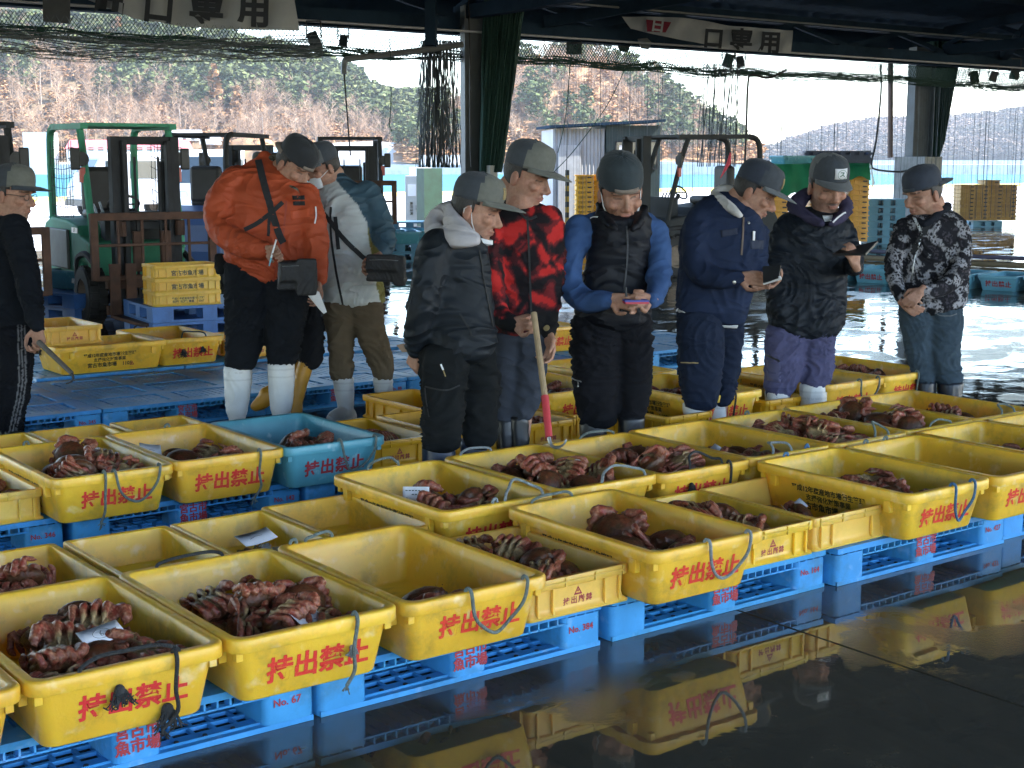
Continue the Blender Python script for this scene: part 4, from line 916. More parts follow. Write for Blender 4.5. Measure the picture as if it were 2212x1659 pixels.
def heap(key, n, box, label, layers=1, seed=0, hump=None, sc=(1.15, 1.42)):
    """crabs dropped one by one into a tub, each coming to rest on those below; box = x0,x1,y0,y1 in tub axes"""
    t = T.get(key) or K[key]; g = random.Random(sum(map(ord, key))*7+seed); done = []; base = t.location; tub = key in T
    x0, x1, y0, y1 = box; rot = Matrix.Rotation(t.rotation_euler.z, 4, 'Z'); top = (.075, .125, .165)[layers-1] + (hump or 0); tries = 0
    while len(done) < n and tries < 5000:
        tries += 1; s = g.uniform(*sc)*(.96 if tub else .9); u = g.uniform(-1, 1); v = g.uniform(-1, 1)
        x, y = (x0+x1)/2 + (x1-x0)/2*u, (y0+y1)/2 + (y1-y0)/2*v; r = .115*s; z = .012 + .038*s
        for (a, b_, zz, s2) in done:
            d = math.hypot(a-x, b_-y); rr = .5*(r+.115*s2)
            if d < rr: z = max(z, zz + .62*math.sqrt(rr*rr-d*d)*(.62 if d > rr*.5 else .75))
        wall = .125*max(0, z-.05)
        lx, ly = (.208-.080*s+wall, .346-.082*s+wall) if tub else (.182-.076*s, .298-.076*s)
        if abs(x) > lx or abs(y) > ly: continue
        if z > top*(1-.30*(u*u+v*v)*.5) and z > .012+.04*s: continue
        done.append((x, y, z, s)); kind = g.random()
        if kind < .46: rx, ry = PI + g.gauss(0, .35), g.gauss(0, .35)
        elif kind < .80: rx, ry = g.gauss(.15, .35), g.gauss(0, .35)
        else: rx, ry = g.choice((-1, 1))*g.uniform(.8, 1.3), g.gauss(0, .3); z += .008
        M = Euler((rx, ry, g.uniform(0, 6.3)), 'XYZ').to_matrix().to_4x4()
        o = link('crab', CRABS[g.randrange(6)]); p = rot @ Vector((x, y, 0)); o.matrix_world = Matrix.Translation((base.x+p.x, base.y+p.y, base.z+z)) @ M @ Matrix.Scale(s, 4)
        up = (M @ Vector((0, 0, 1))).z
        tag(o, ('brown hairy crab shell up ' if up > .45 else 'hairy crab pale belly up ' if up < -.45 else 'hairy crab tipped on edge ') + label, 'crab', 'crabs ' + label)
heap('T0', 9, (-.1, .17, -.28, .1), 'in the tub cut off by the left edge', 2)
heap('T1', 27, (-.17, .17, -.30, .18), 'in the tub with the circled 6 note', 3, 3)
heap('T2', 26, (-.17, .17, -.30, .2), 'in the tub right of the circled 6 one', 3, 1)
def lone(key, x, y, z, s, e, k, label):
    b_ = (T.get(key) or K[key]).location; o = link('crab', CRABS[k]); o.matrix_world = Matrix.Translation((b_.x+x, b_.y+y, b_.z+z)) @ Euler([R(q) for q in e]).to_matrix().to_4x4() @ Matrix.Scale(s, 4); tag(o, label, 'crab')
lone('T3', -.075, -.19, .10, 1.7, (38, -12, 205), 0, 'large dark spiny crab alone in the mostly empty tub')
lone('T3', -.02, -.26, .05, 1.2, (-25, 10, 40), 3, 'smaller crab half under the large spiny one')
heap('SC1', 12, (-.13, .13, -.24, .2), 'in the crate right of the mostly empty tub', 2, 2)
heap('T5', 9, (-.14, .14, -.26, .14), 'in the tub with the pale drooping rope', 2, 5, sc=(1.35, 1.55))
heap('SC2', 9, (-.13, .13, -.2, .2), 'in the crate with the dark triangle mark', 2, 2)
heap('SC3', 3, (-.13, .02, -.1, .1), 'in the palest crate', 1)
heap('T6', 15, (-.14, .12, -.28, .2), 'in the tub with the bright blue rope', 2, 4)
heap('T8', 8, (-.05, .16, -.2, .18), 'in the right edge tub beyond the empty one', 2, 1)
heap('Q1', 9, (-.14, .12, -.28, .1), 'in the tub with the printed note', 2, 1, sc=(1.35, 1.55))
heap('Q2', 30, (-.16, .16, -.28, .22), 'in the tub under the hook', 3, 2, hump=.03)
heap('Q3', 20, (-.15, .16, -.28, .15), 'in the tub with black rope before the vest man', 3, 2, hump=.02)
heap('Q4', 14, (-.14, .12, -.25, .12), 'in the tub with the curled white note', 2, 2)
heap('Q5', 22, (-.15, .16, -.26, .2), 'in the tub before the badge cap man', 3, 5, hump=.02)
heap('Q6', 24, (-.16, .15, -.26, .2), 'in the tub heaped over its rim', 3, 6, hump=.02)
heap('Q7', 16, (-.12, .16, -.25, .2), 'in the far right tub of the second row', 2, 7)
heap('TA', 20, (-.16, .16, -.26, .2), 'in the left tub with long rope tails', 3, 8, hump=.02)
heap('TB', 17, (-.16, .16, -.25, .15), 'in the tub beside the blue one', 2, 9)
heap('BLU', 10, (-.1, .17, -.24, .1), 'in the blue tub', 2, 1)
heap('K1', 4, (-.1, .12, -.2, .1), 'in the crate left of the man in black', 1, 1)
heap('K2', 3, (-.1, .12, -.1, .15), 'in the crate behind the man in black', 1, 1)
heap('K4', 3, (-.1, .12, -.2, .1), 'in the crate right of the hook pole', 1, 1)
heap('LC', 10, (-.12, .13, -.22, .1), 'in the crate behind the circled 6 tub', 2, 1)
heap('LA', 4, (-.12, .13, -.22, .1), 'in the pale crate at the left edge', 1, 1)
heap('Z0', 14, (-.15, .15, -.27, .2), 'in the tub between vest and navy men', 2, 1)
heap('Z1', 16, (-.15, .15, -.27, .22), 'in the tub behind the man in navy', 2, 2)
heap('Z2', 13, (-.15, .15, -.2, .22), 'in the tub right of the badge cap man', 2, 3)
heap('Z3', 18, (-.15, .15, -.25, .25), 'in the tub beside the man in fleece', 2, 4, hump=.02)

# ---- shellfish, ice and notes in the tubs
M_['shell'] = mat('dark_mussel_shell', (.05, .048, .038), .35, .5, 60, bump=.5, bscale=90)
def ice_mat():
    m = bpy.data.materials.new('ice'); m.use_nodes = True; p = m.node_tree.nodes['Principled BSDF']
    p.inputs['Base Color'].default_value = (.72, .77, .79, 1); p.inputs['Roughness'].default_value = .12; p.inputs['Transmission Weight'].default_value = .75; p.inputs['IOR'].default_value = 1.31; return m
M_['ice'] = ice_mat()
def lump_mesh(kind, seed):
    g = random.Random(seed); b = MB()
    if kind == 'shellfish':
        for s in (-1, 1): b.ball((0, 0, s*.004), (.042, .022, .011), 12, 8, M=Matrix.Rotation(s*.12, 4, 'Y'))
        me = remesh(b, .004, 3)
    else:
        pts = [Vector((g.gauss(0, 1), g.gauss(0, 1), g.gauss(0, 1))).normalized()*g.uniform(.017, .024) for _ in range(14)]
        bm = bmesh.new(); [bm.verts.new(p) for p in pts]; bmesh.ops.convex_hull(bm, input=bm.verts); me = bpy.data.meshes.new('ice_cube'); bm.to_mesh(me); bm.free()
    me.materials.append(M_['shell' if kind == 'shellfish' else 'ice']); return me
SHF = [lump_mesh('shellfish', s) for s in range(2)]; ICE = [lump_mesh('ice', s) for s in range(4)]
def litter(key, kind, n, box, z, label, seed=0):
    t = K[key]; g = random.Random(seed+5); pool = SHF if kind == 'shellfish' else ICE
    for i in range(n):
        o = link('shellfish' if kind == 'shellfish' else 'ice_lump', g.choice(pool))
        x, y = g.uniform(*box[:2]), g.uniform(*box[2:]); h = max(.02, z - 1.1*math.hypot(x-(box[0]+box[1])/2, (y-(box[2]+box[3])/2)*.6)*.5)
        o.matrix_world = Matrix.Translation((t.location.x+x, t.location.y+y, t.location.z+g.uniform(.018, h))) @ Euler((g.gauss(0, .6), g.gauss(0, .6), g.uniform(0, 6))).to_matrix().to_4x4() @ Matrix.Scale(g.uniform(.8, 1.25), 4)
        tag(o, label, 'shellfish' if kind == 'shellfish' else 'ice', ('shellfish ' if kind == 'shellfish' else 'ice lumps ') + 'in crate ' + ('under the note' if key == 'ICE' else 'left of it'))
litter('ICE', 'shellfish', 12, (-.13, .08, -.12, .16), .075, 'dark shellfish on ice under the white note', 1)
litter('ICE', 'ice', 26, (-.06, .15, -.2, .1), .10, 'clear lump of ice beside the shellfish under the note', 2)
litter('MUS', 'shellfish', 12, (-.13, .1, -.25, .0), .06, 'dark shellfish in the crate left of the icy one', 3)
litter('MUS', 'ice', 16, (-.05, .15, -.25, -.05), .06, 'clear lump of ice in the crate left of the icy one', 4)
def note(key, x, y, z, w, h, rot, label, mark=None, curl=.15, tilt=(0, 0)):
    t = T.get(key) or K[key]; b = MB(); n = 8; V = []; F = []
    for i in range(n+1):
        for j in range(2):
            u = i/n-.5; V.append((u*w, (j-.5)*h, curl*w*(u*u-.1)*1.6))
    for i in range(n): F.append((2*i, 2*i+2, 2*i+3, 2*i+1))
    b.add(V, F, 0, True); o = b.build('paper_note', M_['paper'], smooth_angle=180)
    s = o.modifiers.new('solid', 'SOLIDIFY'); s.thickness = .0006
    o.matrix_world = Matrix.Translation((t.location.x+x, t.location.y+y, t.location.z+z)) @ Euler((tilt[0], tilt[1], rot)).to_matrix().to_4x4()
    tag(o, label, 'note', 'paper notes on the crabs')
    if mark == '6':
        q = MB(); q.tube([(math.cos(a)*.026, math.sin(a)*.017, .0022) for a in [k*PI/12 for k in range(25)]], .0006, 4); q.tube([(.004, .010, .002), (-.004, .002, .002), (-.004, -.007, .002), (.003, -.008, .002), (.004, -.002, .002), (-.003, .0, .002)], .0008, 4); q.tube([(.042, .002, .003), (.047, .004, .003)], .0012, 4)
        q.build('pencil_mark', M_['black_ink'], o)
    elif mark == 'print':
        q = MB(); g = random.Random(4)
        for r_ in range(4):
            for c_ in range(7):
                if g.random() < .55: q.box((-w*.36+c_*w*.12, h*.3-r_*h*.2, .0016), (w*.08, h*.05, .0006))
        q.build('printing', M_['rope_grey'], o)
    elif mark:
        q = MB(); q.tube([(-w*.2, -.004, .002), (0, .006, .001), (w*.2, .002, .002)], .0008, 4); q.build('pencil_mark', M_['black_ink'], o)
    return o
note('T1', .03, -.125, .195, .125, .062, R(10), 'white note with a pencilled circled 6 on the front crabs', '6', .06, (R(28), R(-4)))
note('T2', .045, -.275, .165, .13, .09, R(25), 'white slip at the front of the tub right of the circled 6 one', 'line', .1, (R(30), R(10)))
note('T3', .015, -.25, .105, .10, .06, R(0), 'blank white slip leaning on the spiny crab', None, .05, (R(62), R(-14)))
note('SC3', -.02, -.02, .085, .15, .05, R(12), 'long white slip in the palest crate', None, .5, (R(35), 0))
note('T5', .1, -.3, .13, .06, .05, R(0), 'scrap of white paper by the pale drooping rope', None, .1, (R(40), 0))
note('Q1', -.115, .0, .165, .105, .075, R(-38), 'printed white note standing upright among crabs', 'print', .05, (R(80), 0))
note('Q2', .08, -.05, .19, .14, .05, R(15), 'narrow curled white slip in the tub under the hook', None, .5, (R(50), 0))
note('Q4', -.09, -.02, .14, .13, .085, R(20), 'curled white note in the tub right of the vest man', None, .5, (R(25), 0))
note('Q5', -.09, .08, .135, .12, .075, R(-20), 'white note in the tub before the badge cap man', None, .3, (R(25), 0))
note('TA', .06, .0, .145, .12, .05, R(10), 'pale slip on the crabs of the left tub with rope tails', None, .4, (R(35), 0))
note('TB', -.125, .19, .14, .10, .085, R(-10), 'white note at the left rim of the tub beside the blue one', 'line', .1, (R(35), R(12)))
note('BLU', -.14, .16, .10, .07, .08, R(-30), 'corner of a white slip in the blue tub', None, .1, (R(60), 0))
note('ICE', -.01, -.03, .125, .14, .075, R(8), 'white note lying on the ice', 'line', .1, (R(20), R(-4)))
# ================================================================ forklifts, vans, hut, stacks
def place(px, depth, heading):
    """frame on the floor: heading = (right, away) direction the thing faces"""
    p = at(px, 352, depth); hx = RIGHT*heading[0] + FWD*heading[1]
    return Vector((p.x, p.y, 0)), math.atan2(hx.y, hx.x)
M_['fork_green'] = mat('worn_green_paint', (.075, .33, .21), .65, .18, 2.5, spec=.2, bump=.06, stain=(.09, .10, .06), stain_amt=.7, stain_scale=3.5)
M_['fork_red'] = mat('orange_red_paint', (.62, .08, .035), .4, .12, 3, stain=(.2, .05, .03), stain_amt=.4)
M_['fork_dark'] = mat('dark_machine_paint', (.018, .023, .028), .7, .25, 3, bump=.06, stain=(.03, .028, .025), stain_amt=.6)
M_['fork_blue'] = mat('faded_blue_paint', (.05, .10, .26), .45, .15, 3)
M_['seat'] = mat('black_vinyl', (.018, .018, .02), .55, .3, 6, bump=.15)
M_['lampred'] = mat('red_lamp_lens', (.5, .04, .02), .3, .1, 5)
M_['silver'] = mat('silver_paint', (.40, .41, .43), .35, .06, 2, metal=.4)
M_['side_grey'] = mat('grey_side_panel', (.10, .11, .105), .65, .2, 4, stain=(.06, .055, .05), stain_amt=.6); M_['stripe'] = mat('worn_silver_stripe', (.3, .32, .32), .5, .2, 8, stain=(.1, .15, .12), stain_amt=.7)
def wheel(parent, x, y, r, w, side):
    M = Matrix.Translation((x, y, r)) @ Matrix.Rotation(PI/2, 4, 'X')
    e = MB().lathe([(r*.56, -w/2), (r*.93, -w/2), (r, -w*.36), (r, w*.36), (r*.93, w/2), (r*.56, w/2), (r*.56, -w/2)], 32, M=M, cap=False)
    for k in range(26):
        a = 2*PI*k/26; e.box((r*.985*math.cos(a), r*.985*math.sin(a), w*.22), (.03, .05, w*.42), M=M, rz=a); e.box((r*.985*math.cos(a+.12), r*.985*math.sin(a+.12), -w*.22), (.03, .05, w*.42), M=M, rz=a)
    t = e.build('wheel', M_['rubber'], parent)
    MB().lathe([(0, w*.20), (r*.20, w*.22), (r*.22, w*.12), (r*.46, w*.10), (r*.52, w*.42), (r*.57, w*.45), (r*.57, -w*.45), (r*.5, -w*.40), (r*.45, -w*.1), (0, -w*.1)], 28, M=M, cap=False).build('rim', mat('rusty_rim', (.22, .17, .13), .7, .3, 8, stain=(.08, .05, .04), stain_amt=.7), t)
def forklift(px, depth, heading, label, body, mast_m, rack_w=1.2, rack=True, rz0=.50, net=False, plate_txt=None, seat_c='seat', guard=None, mast_h=1.88, logo=False):
    loc, rz = place(px, depth, heading); e = empty('forklift', loc, rz, label, 'forklift')
    gd = guard or body; P = lambda mb, n, m, bv=.0: mb.build(n, m, e, bv)
    # chassis: side profile prism with rounded counterweight
    prof = [(-.30, .34), (-.30, .82), (-.62, .88), (-.75, .98), (-1.15, 1.03), (-1.75, 1.05), (-2.02, .98), (-2.12, .80), (-2.14, .45), (-2.05, .25), (-1.5, .20), (-.95, .20), (-.80, .42), (-.62, .60), (-.42, .60)]
    P(MB().prism([(x, -.50, z) for x, z in prof], (0, 1.0, 0)), 'body', M_[body], .03)
    for s in (-1, 1):
        P(MB().box((-1.40, s*.515, .72), (.75, .035, .42)), 'side_panel', M_['side_grey' if body == 'fork_green' else 'fork_dark'], .02); P(MB().box((-1.30, s*.511, .40), (1.3, .02, .05)).box((-1.30, s*.511, .28), (1.3, .02, .03)), 'stripe', M_['stripe'])
    for s in (-1, 1):
        wheel(e, -.42, s*.47, .29, .2, s); wheel(e, -1.72, s*.44, .22, .16, s)
    P(MB().tube(curve([(-.78, -.50, .40), (-.74, -.50, .64), (-.42, -.50, .70), (-.10, -.50, .60)], 4), .035, 6).tube(curve([(-.78, .50, .40), (-.74, .50, .64), (-.42, .50, .70), (-.10, .50, .60)], 4), .035, 6), 'fender', M_['dark_steel'])
    g = MB()                                    # overhead guard
    for s in (-1, 1):
        g.tube(curve([(-1.80, s*.46, 1.0), (-1.80, s*.46, 1.6), (-1.76, s*.46, 1.93), (-1.6, s*.46, 2.0)], 4), .042, 8)
        g.tube(curve([(-.30, s*.46, .75), (-.36, s*.46, 1.1), (-.52, s*.46, 1.7), (-.62, s*.46, 1.98)], 4), .038, 8)
        g.bar((-1.62, s*.46, 2.0), (-.45, s*.46, 1.99), .075, .06)
    for i in range(7): g.bar((-1.65+i*.19, -.46, 2.005), (-1.65+i*.19, .46, 2.005), .05 if i not in (0, 6) else .09, .035)
    P(g, 'overhead_guard', M_[gd])
    P(MB().box((-1.25, 0, 1.08), (.5, .48, .12)).box((-1.47, 0, 1.33), (.13, .46, .5), M=Matrix.Rotation(R(0), 4, 'Y')), 'seat', M_[seat_c], .05)
    st = P(MB().tube([(-.50, .0, .75), (-.72, 0, 1.17)], .03, 8).box((-.47, 0, .95), (.16, .62, .35)), 'steering_column', M_['fork_dark'], .02)
    MB().tube([(-.75+.09*math.cos(a)*.6, .165*math.sin(a), 1.19+.165*math.cos(a)*.55) for a in [k*2*PI/24 for k in range(25)]], .014, 6).tube([(-.75, -.16, 1.19), (-.75, .16, 1.19)], .01, 5).build('steering_wheel', M_['black'], st)
    P(MB().tube([(-.58, -.22, .95), (-.72, -.26, 1.22)], .012, 5).tube([(-.56, -.29, .95), (-.70, -.33, 1.2)], .012, 5).tube([(-.54, -.36, .95), (-.68, -.4, 1.18)], .012, 5), 'lever', M_['steel'])
    m = MB()                                    # mast: two channels, cross heads, cylinders, chains
    for s in (-1, 1):
        m.bar((-.02, s*.30, .06), (-.02, s*.30, mast_h), .09, .13, up=(1, 0, 0)).bar((.05, s*.225, .10), (.05, s*.225, mast_h-.04), .05, .10, up=(1, 0, 0)); m.tube([(-.06, s*.20, .15), (-.06, s*.20, mast_h-.25)], .03, 8); m.bar((.06, s*.12, .3), (.06, s*.12, mast_h-.2), .02, .04)
    m.bar((-.03, -.3, mast_h-.04), (-.03, .3, mast_h-.04), .09, .08).bar((-.03, -.3, .30), (-.03, .3, .30), .08, .1).bar((-.03, -.3, 1.0), (-.03, .3, 1.0), .06, .08)
    ms = P(m, 'mast', M_[mast_m], .006)
    if rack:
        w = rack_w/2; f = MB(); b0, b1 = rz0, rz0+.60
        f.bar((.22, -w, b1), (.22, w, b1), .06, .075).bar((.22, -w, b0), (.22, w, b0), .06, .05).bar((.22, -w, b0-.02), (.22, -w, b1+.035), .075, .06).bar((.22, w, b0-.02), (.22, w, b1+.035), .075, .06)
        for i in range(1, 5): f.bar((.22, -w+rack_w*i/5, b0), (.22, -w+rack_w*i/5, b1), .028, .02)
        f.bar((.22, -w, (b0+b1)/2+.02), (.22, w, (b0+b1)/2+.02), .028, .028)
        f.bar((.18, -w*.82, b0-.06), (.18, w*.82, b0-.06), .05, .1).bar((.18, -w*.82, b0-.32), (.18, w*.82, b0-.32), .05, .09)
        for s in (-1, 1):
            f.box((.14, s*.14, b0+.25), (.06, .1, .4)); f.tube([(.13, s*.30, b1-.05), (.13, s*.30, b1-.2)], .05, 8)
        r = P(f, 'load_backrest', M_['rust'], .006)
        for y in (-.42, -.26, .26, .42): P(MB().box((.245, y, b0-.12), (.04, .1, .52)).box((.7, y, b0-.375), (.95, .1, .03)), 'fork_tine', M_['rust'])
    for s in (-1, 1):
        l = P(MB().lathe([(0, -.05), (.055, -.04), (.075, .02), (.07, .035)], 14, M=Matrix.Translation((-.46, s*.50, 1.66)) @ Matrix.Rotation(PI/2, 4, 'Y')).bar((-.50, s*.46, 1.66), (-.46, s*.5, 1.66), .03), 'headlight', M_['black'])
        MB().lathe([(0, .033), (.06, .03)], 14, M=Matrix.Translation((-.46, s*.50, 1.66)) @ Matrix.Rotation(PI/2, 4, 'Y')).build('lens', M_['steel'], l)
        P(MB().box((-.455, s*.50, 1.5), (.04, .06, .15)), 'turn_signal', M_['lampred'])
        P(MB().box((-.43, s*.57, 1.66), (.03, .1, .22)), 'mirror', M_['black'], .015)
    if net:
        n = MB(); q = random.Random(3)
        for i in range(9): x = -1.75 + i*.10; n.tube([(x+q.uniform(-.03, .03), -.47, 1.05+.8*t) for t in (0, .35, .7, 1)], .004, 3, cap=False)
        for i in range(8): z = 1.08+i*.10; n.tube([(-1.78+.9*t, -.47, z-.03*math.sin(t*PI)) for t in (0, .3, .6, 1)], .004, 3, cap=False)
        P(n, 'side_net', M_['net_grey']); n = MB()
        for i in range(8): x = -1.2 + i*.1; n.tube([(x+q.uniform(-.03, .03), .47, 1.05+.85*t) for t in (0, .35, .7, 1)], .004, 3, cap=False)
        for i in range(7): z = 1.1+i*.12; n.tube([(-1.25+.8*t, .47, z-.05*math.sin(t*PI)) for t in (0, .3, .6, 1)], .004, 3, cap=False)
        P(n, 'side_net', M_['net_grey'])
    if plate_txt:
        pl = P(MB().box((-.80, -.505, .93), (.20, .012, .055)), 'plate', M_['white']); text(plate_txt, .05, facing((-.80, -.5125, .93), (0, -1, 0)), M_['black_ink'], pl)
    return e
fk = forklift(312, 14.45, (.53, -.85), 'worn green forklift with a rusty load rack, behind the yellow tubs', 'fork_green', 'dark_steel', net=True, plate_txt='LiFT')
forklift(-62, 13.6, (.50, -.87), 'forklift cut off by the left edge, with a bent rusty rack beside the green one', 'fork_dark', 'dark_steel', rz0=.38)
forklift(542, 21.2, (.25, .97), 'dark blue forklift behind the shoulder of the man in orange', 'fork_blue', 'fork_dark', guard='fork_dark', rack=False)
forklift(760, 22.0, (.15, -.99), 'black forklift facing the viewer, its mast beside the man in the grey jacket', 'fork_dark', 'fork_dark', rz0=.72, rack_w=1.25)
fr = forklift(1372, 20.9, (-.93, -.36), 'black forklift with an orange red hood behind the man in the vest', 'fork_dark', 'fork_dark', guard='fork_dark', rack=False, mast_h=2.0)
MB().box((-1.55, 0, 1.0), (.7, .8, .16)).box((-1.0, -.515, .55), (.5, .03, .3)).build('engine_cover', M_['fork_red'], fr, .05)
text('No.1', .13, facing((-.95, .535, .45), (0, 1, 0)), M_['white'], fr)
tag(MB().tube([at(1578, 330, 20.0), at(1574, 352, 20.0), at(1556, 385, 20.0)], [.012, .03, .006], 6).build('warning_ribbon', mat('pink_red_ribbon', (.6, .06, .10), .7)), 'thin pink red ribbon tied to the right guard post of the red hooded forklift', 'ribbon')

def van(px, depth, heading, label, body, h=1.9, L=3.4, w=1.48, truck=False):
    loc, rz = place(px, depth, heading); e = empty('van' if not truck else 'light_truck', loc, rz, label, 'van' if not truck else 'truck')
    k = h/1.9
    prof = [(0, .38), (0, .80*k), (-.10, 1.0*k), (-.55, 1.72*k), (-.72, 1.86*k), (-1.2, 1.9*k), (-L+.15, 1.88*k), (-L, 1.7*k), (-L, .38)] if not truck else [(0, .45), (0, .95*k), (-.28, 1.75*k), (-.42, 1.86*k), (-1.35, 1.9*k), (-1.4, .45)]
    MB().prism([(x, -w/2, z) for x, z in prof], (0, w, 0)).build('body', M_[body], e, .05)
    if truck: MB().box((-2.6, 0, .85), (2.3, w, .42)).box((-2.6, 0, .5), (2.4, .8, .2)).build('cargo_bed', M_[body], e, .02)
    ws = [(-.13, 1.02*k), (-.53, 1.68*k)] if not truck else [(-.015, 1.02*k), (-.265, 1.70*k)]
    (xa, za), (xb, zb) = ws; V = [(xa+.012, -w*.44, za), (xa+.012, w*.44, za), (xb+.012, w*.40, zb), (xb+.012, -w*.40, zb)]
    MB().prism(V, (-.02, 0, -.012)).build('windscreen', M_['glass'], e)
    for s in (-1, 1):
        for (x0, x1) in (((-.70, -1.35), (-1.45, -2.3), (-2.4, -3.25)) if not truck else ((-.45, -1.2),)):
            MB().box(((x0+x1)/2, s*(w/2+.003), 1.38*k), (abs(x1-x0), .012, .52*k)).build('side_window', M_['glass'], e, .03)
        MB().box((-.35, s*(w/2+.12), 1.2*k), (.08, .16, .2)).build('mirror', M_['black'], e, .03)
        MB().box((.006, s*w*.36, .72*k), (.03, .24, .16)).build('headlight', M_['steel'], e, .02)
        for x in (-.62, -L+.65): wheel(e, x, s*(w/2-.08), .29, .17, s)
    MB().box((.01, 0, .45), (.06, w*.98, .2)).build('bumper', M_['black' if not truck else body], e, .02)
    return e
van(158, 43, (-.80, -.60), 'silver van parked on the sunny quay behind the green forklift', 'silver', 1.95)
van(432, 40, (-.25, -.97), 'white light truck with dark windscreen, right of the green forklift mast', 'white', 2.0, truck=True)

# ---- hut on the quay
loc, rz = place(1296, 33.5, (0, -1)); hut = empty('watch_hut', loc, rz+PI/2+R(9), 'small grey corrugated hut with a dark front and sash window', 'hut'); hut.scale = (.83, .83, .985)
M_['corr'] = mat('grey_corrugated_wall', (.33, .34, .36), .6, .08, 2, stain=(.2, .2, .2), stain_amt=.4)
V = []; F = []; n = 54
for i in range(n+1):
    x = -1.48 + 1.40*i/n; d = .012*math.cos(i*PI*.5) ; V += [(x, -.9+d, 0), (x, -.9+d, 2.42)]
for i in range(n): F.append((2*i, 2*i+2, 2*i+3, 2*i+1))
MB().add(V, F).box((-.78, .05, 1.2), (1.42, 1.8, 2.4)).build('corrugated_wall', M_['corr'], hut)
MB().box((-1.06, -.93, 1.05), (.62, .05, 2.0)).build('door', mat('pale_grey_door', (.38, .40, .43), .5), hut, .01)
MB().box((.72, .0, 1.25), (1.52, 1.9, 2.5)).build('dark_front', mat('dark_green_cladding', (.025, .045, .05), .5, .2, 3), hut)
f = MB().box((.80, -.965, 1.82), (1.16, .03, .62)).build('window', M_['glass'], hut)
MB().bar((.22, -.985, 2.13), (1.38, -.985, 2.13), .03).bar((.22, -.985, 1.51), (1.38, -.985, 1.51), .03).bar((.22, -.985, 1.51), (.22, -.985, 2.13), .03).bar((1.38, -.985, 1.51), (1.38, -.985, 2.13), .03).bar((.80, -.985, 1.51), (.80, -.985, 2.13), .04).build('frame', M_['dark_steel'], f)
MB().box((.43, -.985, 1.9), (.22, .005, .3)).box((.95, -.985, 1.95), (.2, .005, .2)).build('posted_notice', M_['paper'], f)
b = MB(); b.add([(-1.62, -1.1, 2.43), (1.58, -1.1, 2.58), (1.58, 1.1, 2.58), (-1.62, 1.1, 2.43), (-1.62, -1.1, 2.49), (1.58, -1.1, 2.64), (1.58, 1.1, 2.64), (-1.62, 1.1, 2.49)], [(0, 3, 2, 1), (4, 5, 6, 7), (0, 1, 5, 4), (1, 2, 6, 5), (2, 3, 7, 6), (3, 0, 4, 7)]); b.build('roof', M_['roof_steel'], hut)
loc, rz = place(1225.5, 30.2, (0, -1)); sp_ = empty('striped_post', loc, rz, 'black and yellow striped post at the corner of the crate stack', 'post')
b = MB()
for i in range(13): b.box((0, 0, .1+i*.11), (.085, .085, .1095), 1 if i % 2 else 0)
b.build('post', [M_['black'], mat('ochre_band', (.34, .21, .02), .6)], sp_)
loc, rz = place(889, 32, (0, -1)); cb = empty('electric_cabinet', loc, rz+PI/2, 'grey electric cabinet with a paper notice, left of the dark green panel', 'cabinet')
MB().box((0, .2, .70), (.30, .4, 1.28)).build('body', mat('cabinet_grey', (.40, .41, .40), .5, .05, 3), cb, .01)
MB().box((.0, -.006, 1.02), (.18, .006, .26)).build('notice', M_['paper'], cb); text('高圧注意', .075, facing((-.02, -.009, .62), (0, -1, 0)) @ Matrix.Rotation(-PI/2, 4, 'Z'), M_['black_ink'], cb); MB().box((.09, -.01, .64), (.05, .02, .1)).build('handle', M_['steel'], cb)
tag(MB().box((0, 0, 0), (.48, .3, 1.26), M=Matrix.Translation(at(928, 426, 31.6))).build('net_locker', mat('dark_green_panel', (.012, .045, .03), .6, .25, 5)), 'dark green panel standing right of the grey electric cabinet', 'panel')
tag(MB().box((0, 0, 0), (.4, .3, .22), M=Matrix.Translation(at(908, 371, 33))).build('junction_box', M_['white']), 'pale box behind the top of the electric cabinet', 'box')

# ---- stacks of pallets and crates in the distance
def pallet_stack(px, depth, n, heading, label, m='pallet', w=1.1, d=1.1, z0=0):
    loc, rz = place(px, depth, heading)
    for i in range(n): solid_pallet(z0+i*.15, label if n > 1 else label, loc, rz+PI/2, w, d, m)['group'] = label
M_['pallet3'] = mat('dusty_blue_pallet', (.10, .27, .40), .5, .15, 4, stain=(.06, .15, .22), stain_amt=.4)
M_['pallet4'] = mat('dark_teal_pallet', (.035, .10, .14), .5, .15, 4)
pallet_stack(1912, 29.4, 6, (-.1, -1), 'blue pallet in the stack of six by the concrete pedestal', 'pallet3', .74, .9)
pallet_stack(884, 29.2, 3, (.05, -1), 'teal pallet in the low stack before the electric cabinet', 'pallet4', .86, .9)
pallet_stack(2128, 37.2, 1, (0, -1), 'blue pallet under the far brown crates', 'pallet3', 1.5, 1.1)
pallet_stack(1672, 26, 3, (0, -1), 'light blue pallet seen between the navy and badge cap men', 'pallet3', .62, .9)
def small_crate_mesh():
    b = MB(); h, k, H = .2, .32, .118
    b.rings([rrect(h-.012, k-.012, 0, .015, 2), rrect(h-.015, k-.015, H-.03, .015, 2), rrect(h+.006, k+.006, H-.022, .015, 2), rrect(h+.006, k+.006, H-.004, .015, 2), rrect(h-.016, k-.016, H-.004, .012, 2), rrect(h-.02, k-.02, .01, .012, 2)], 0)
    for s in (-1, 1):
        for u in (-.11, .0, .11): b.box((u, s*(k-.004), H*.42), (.012, .022, H*.6))
        b.box((.10, s*(k+.0015), H*.52), (.085, .012, .026), 1)
    return b
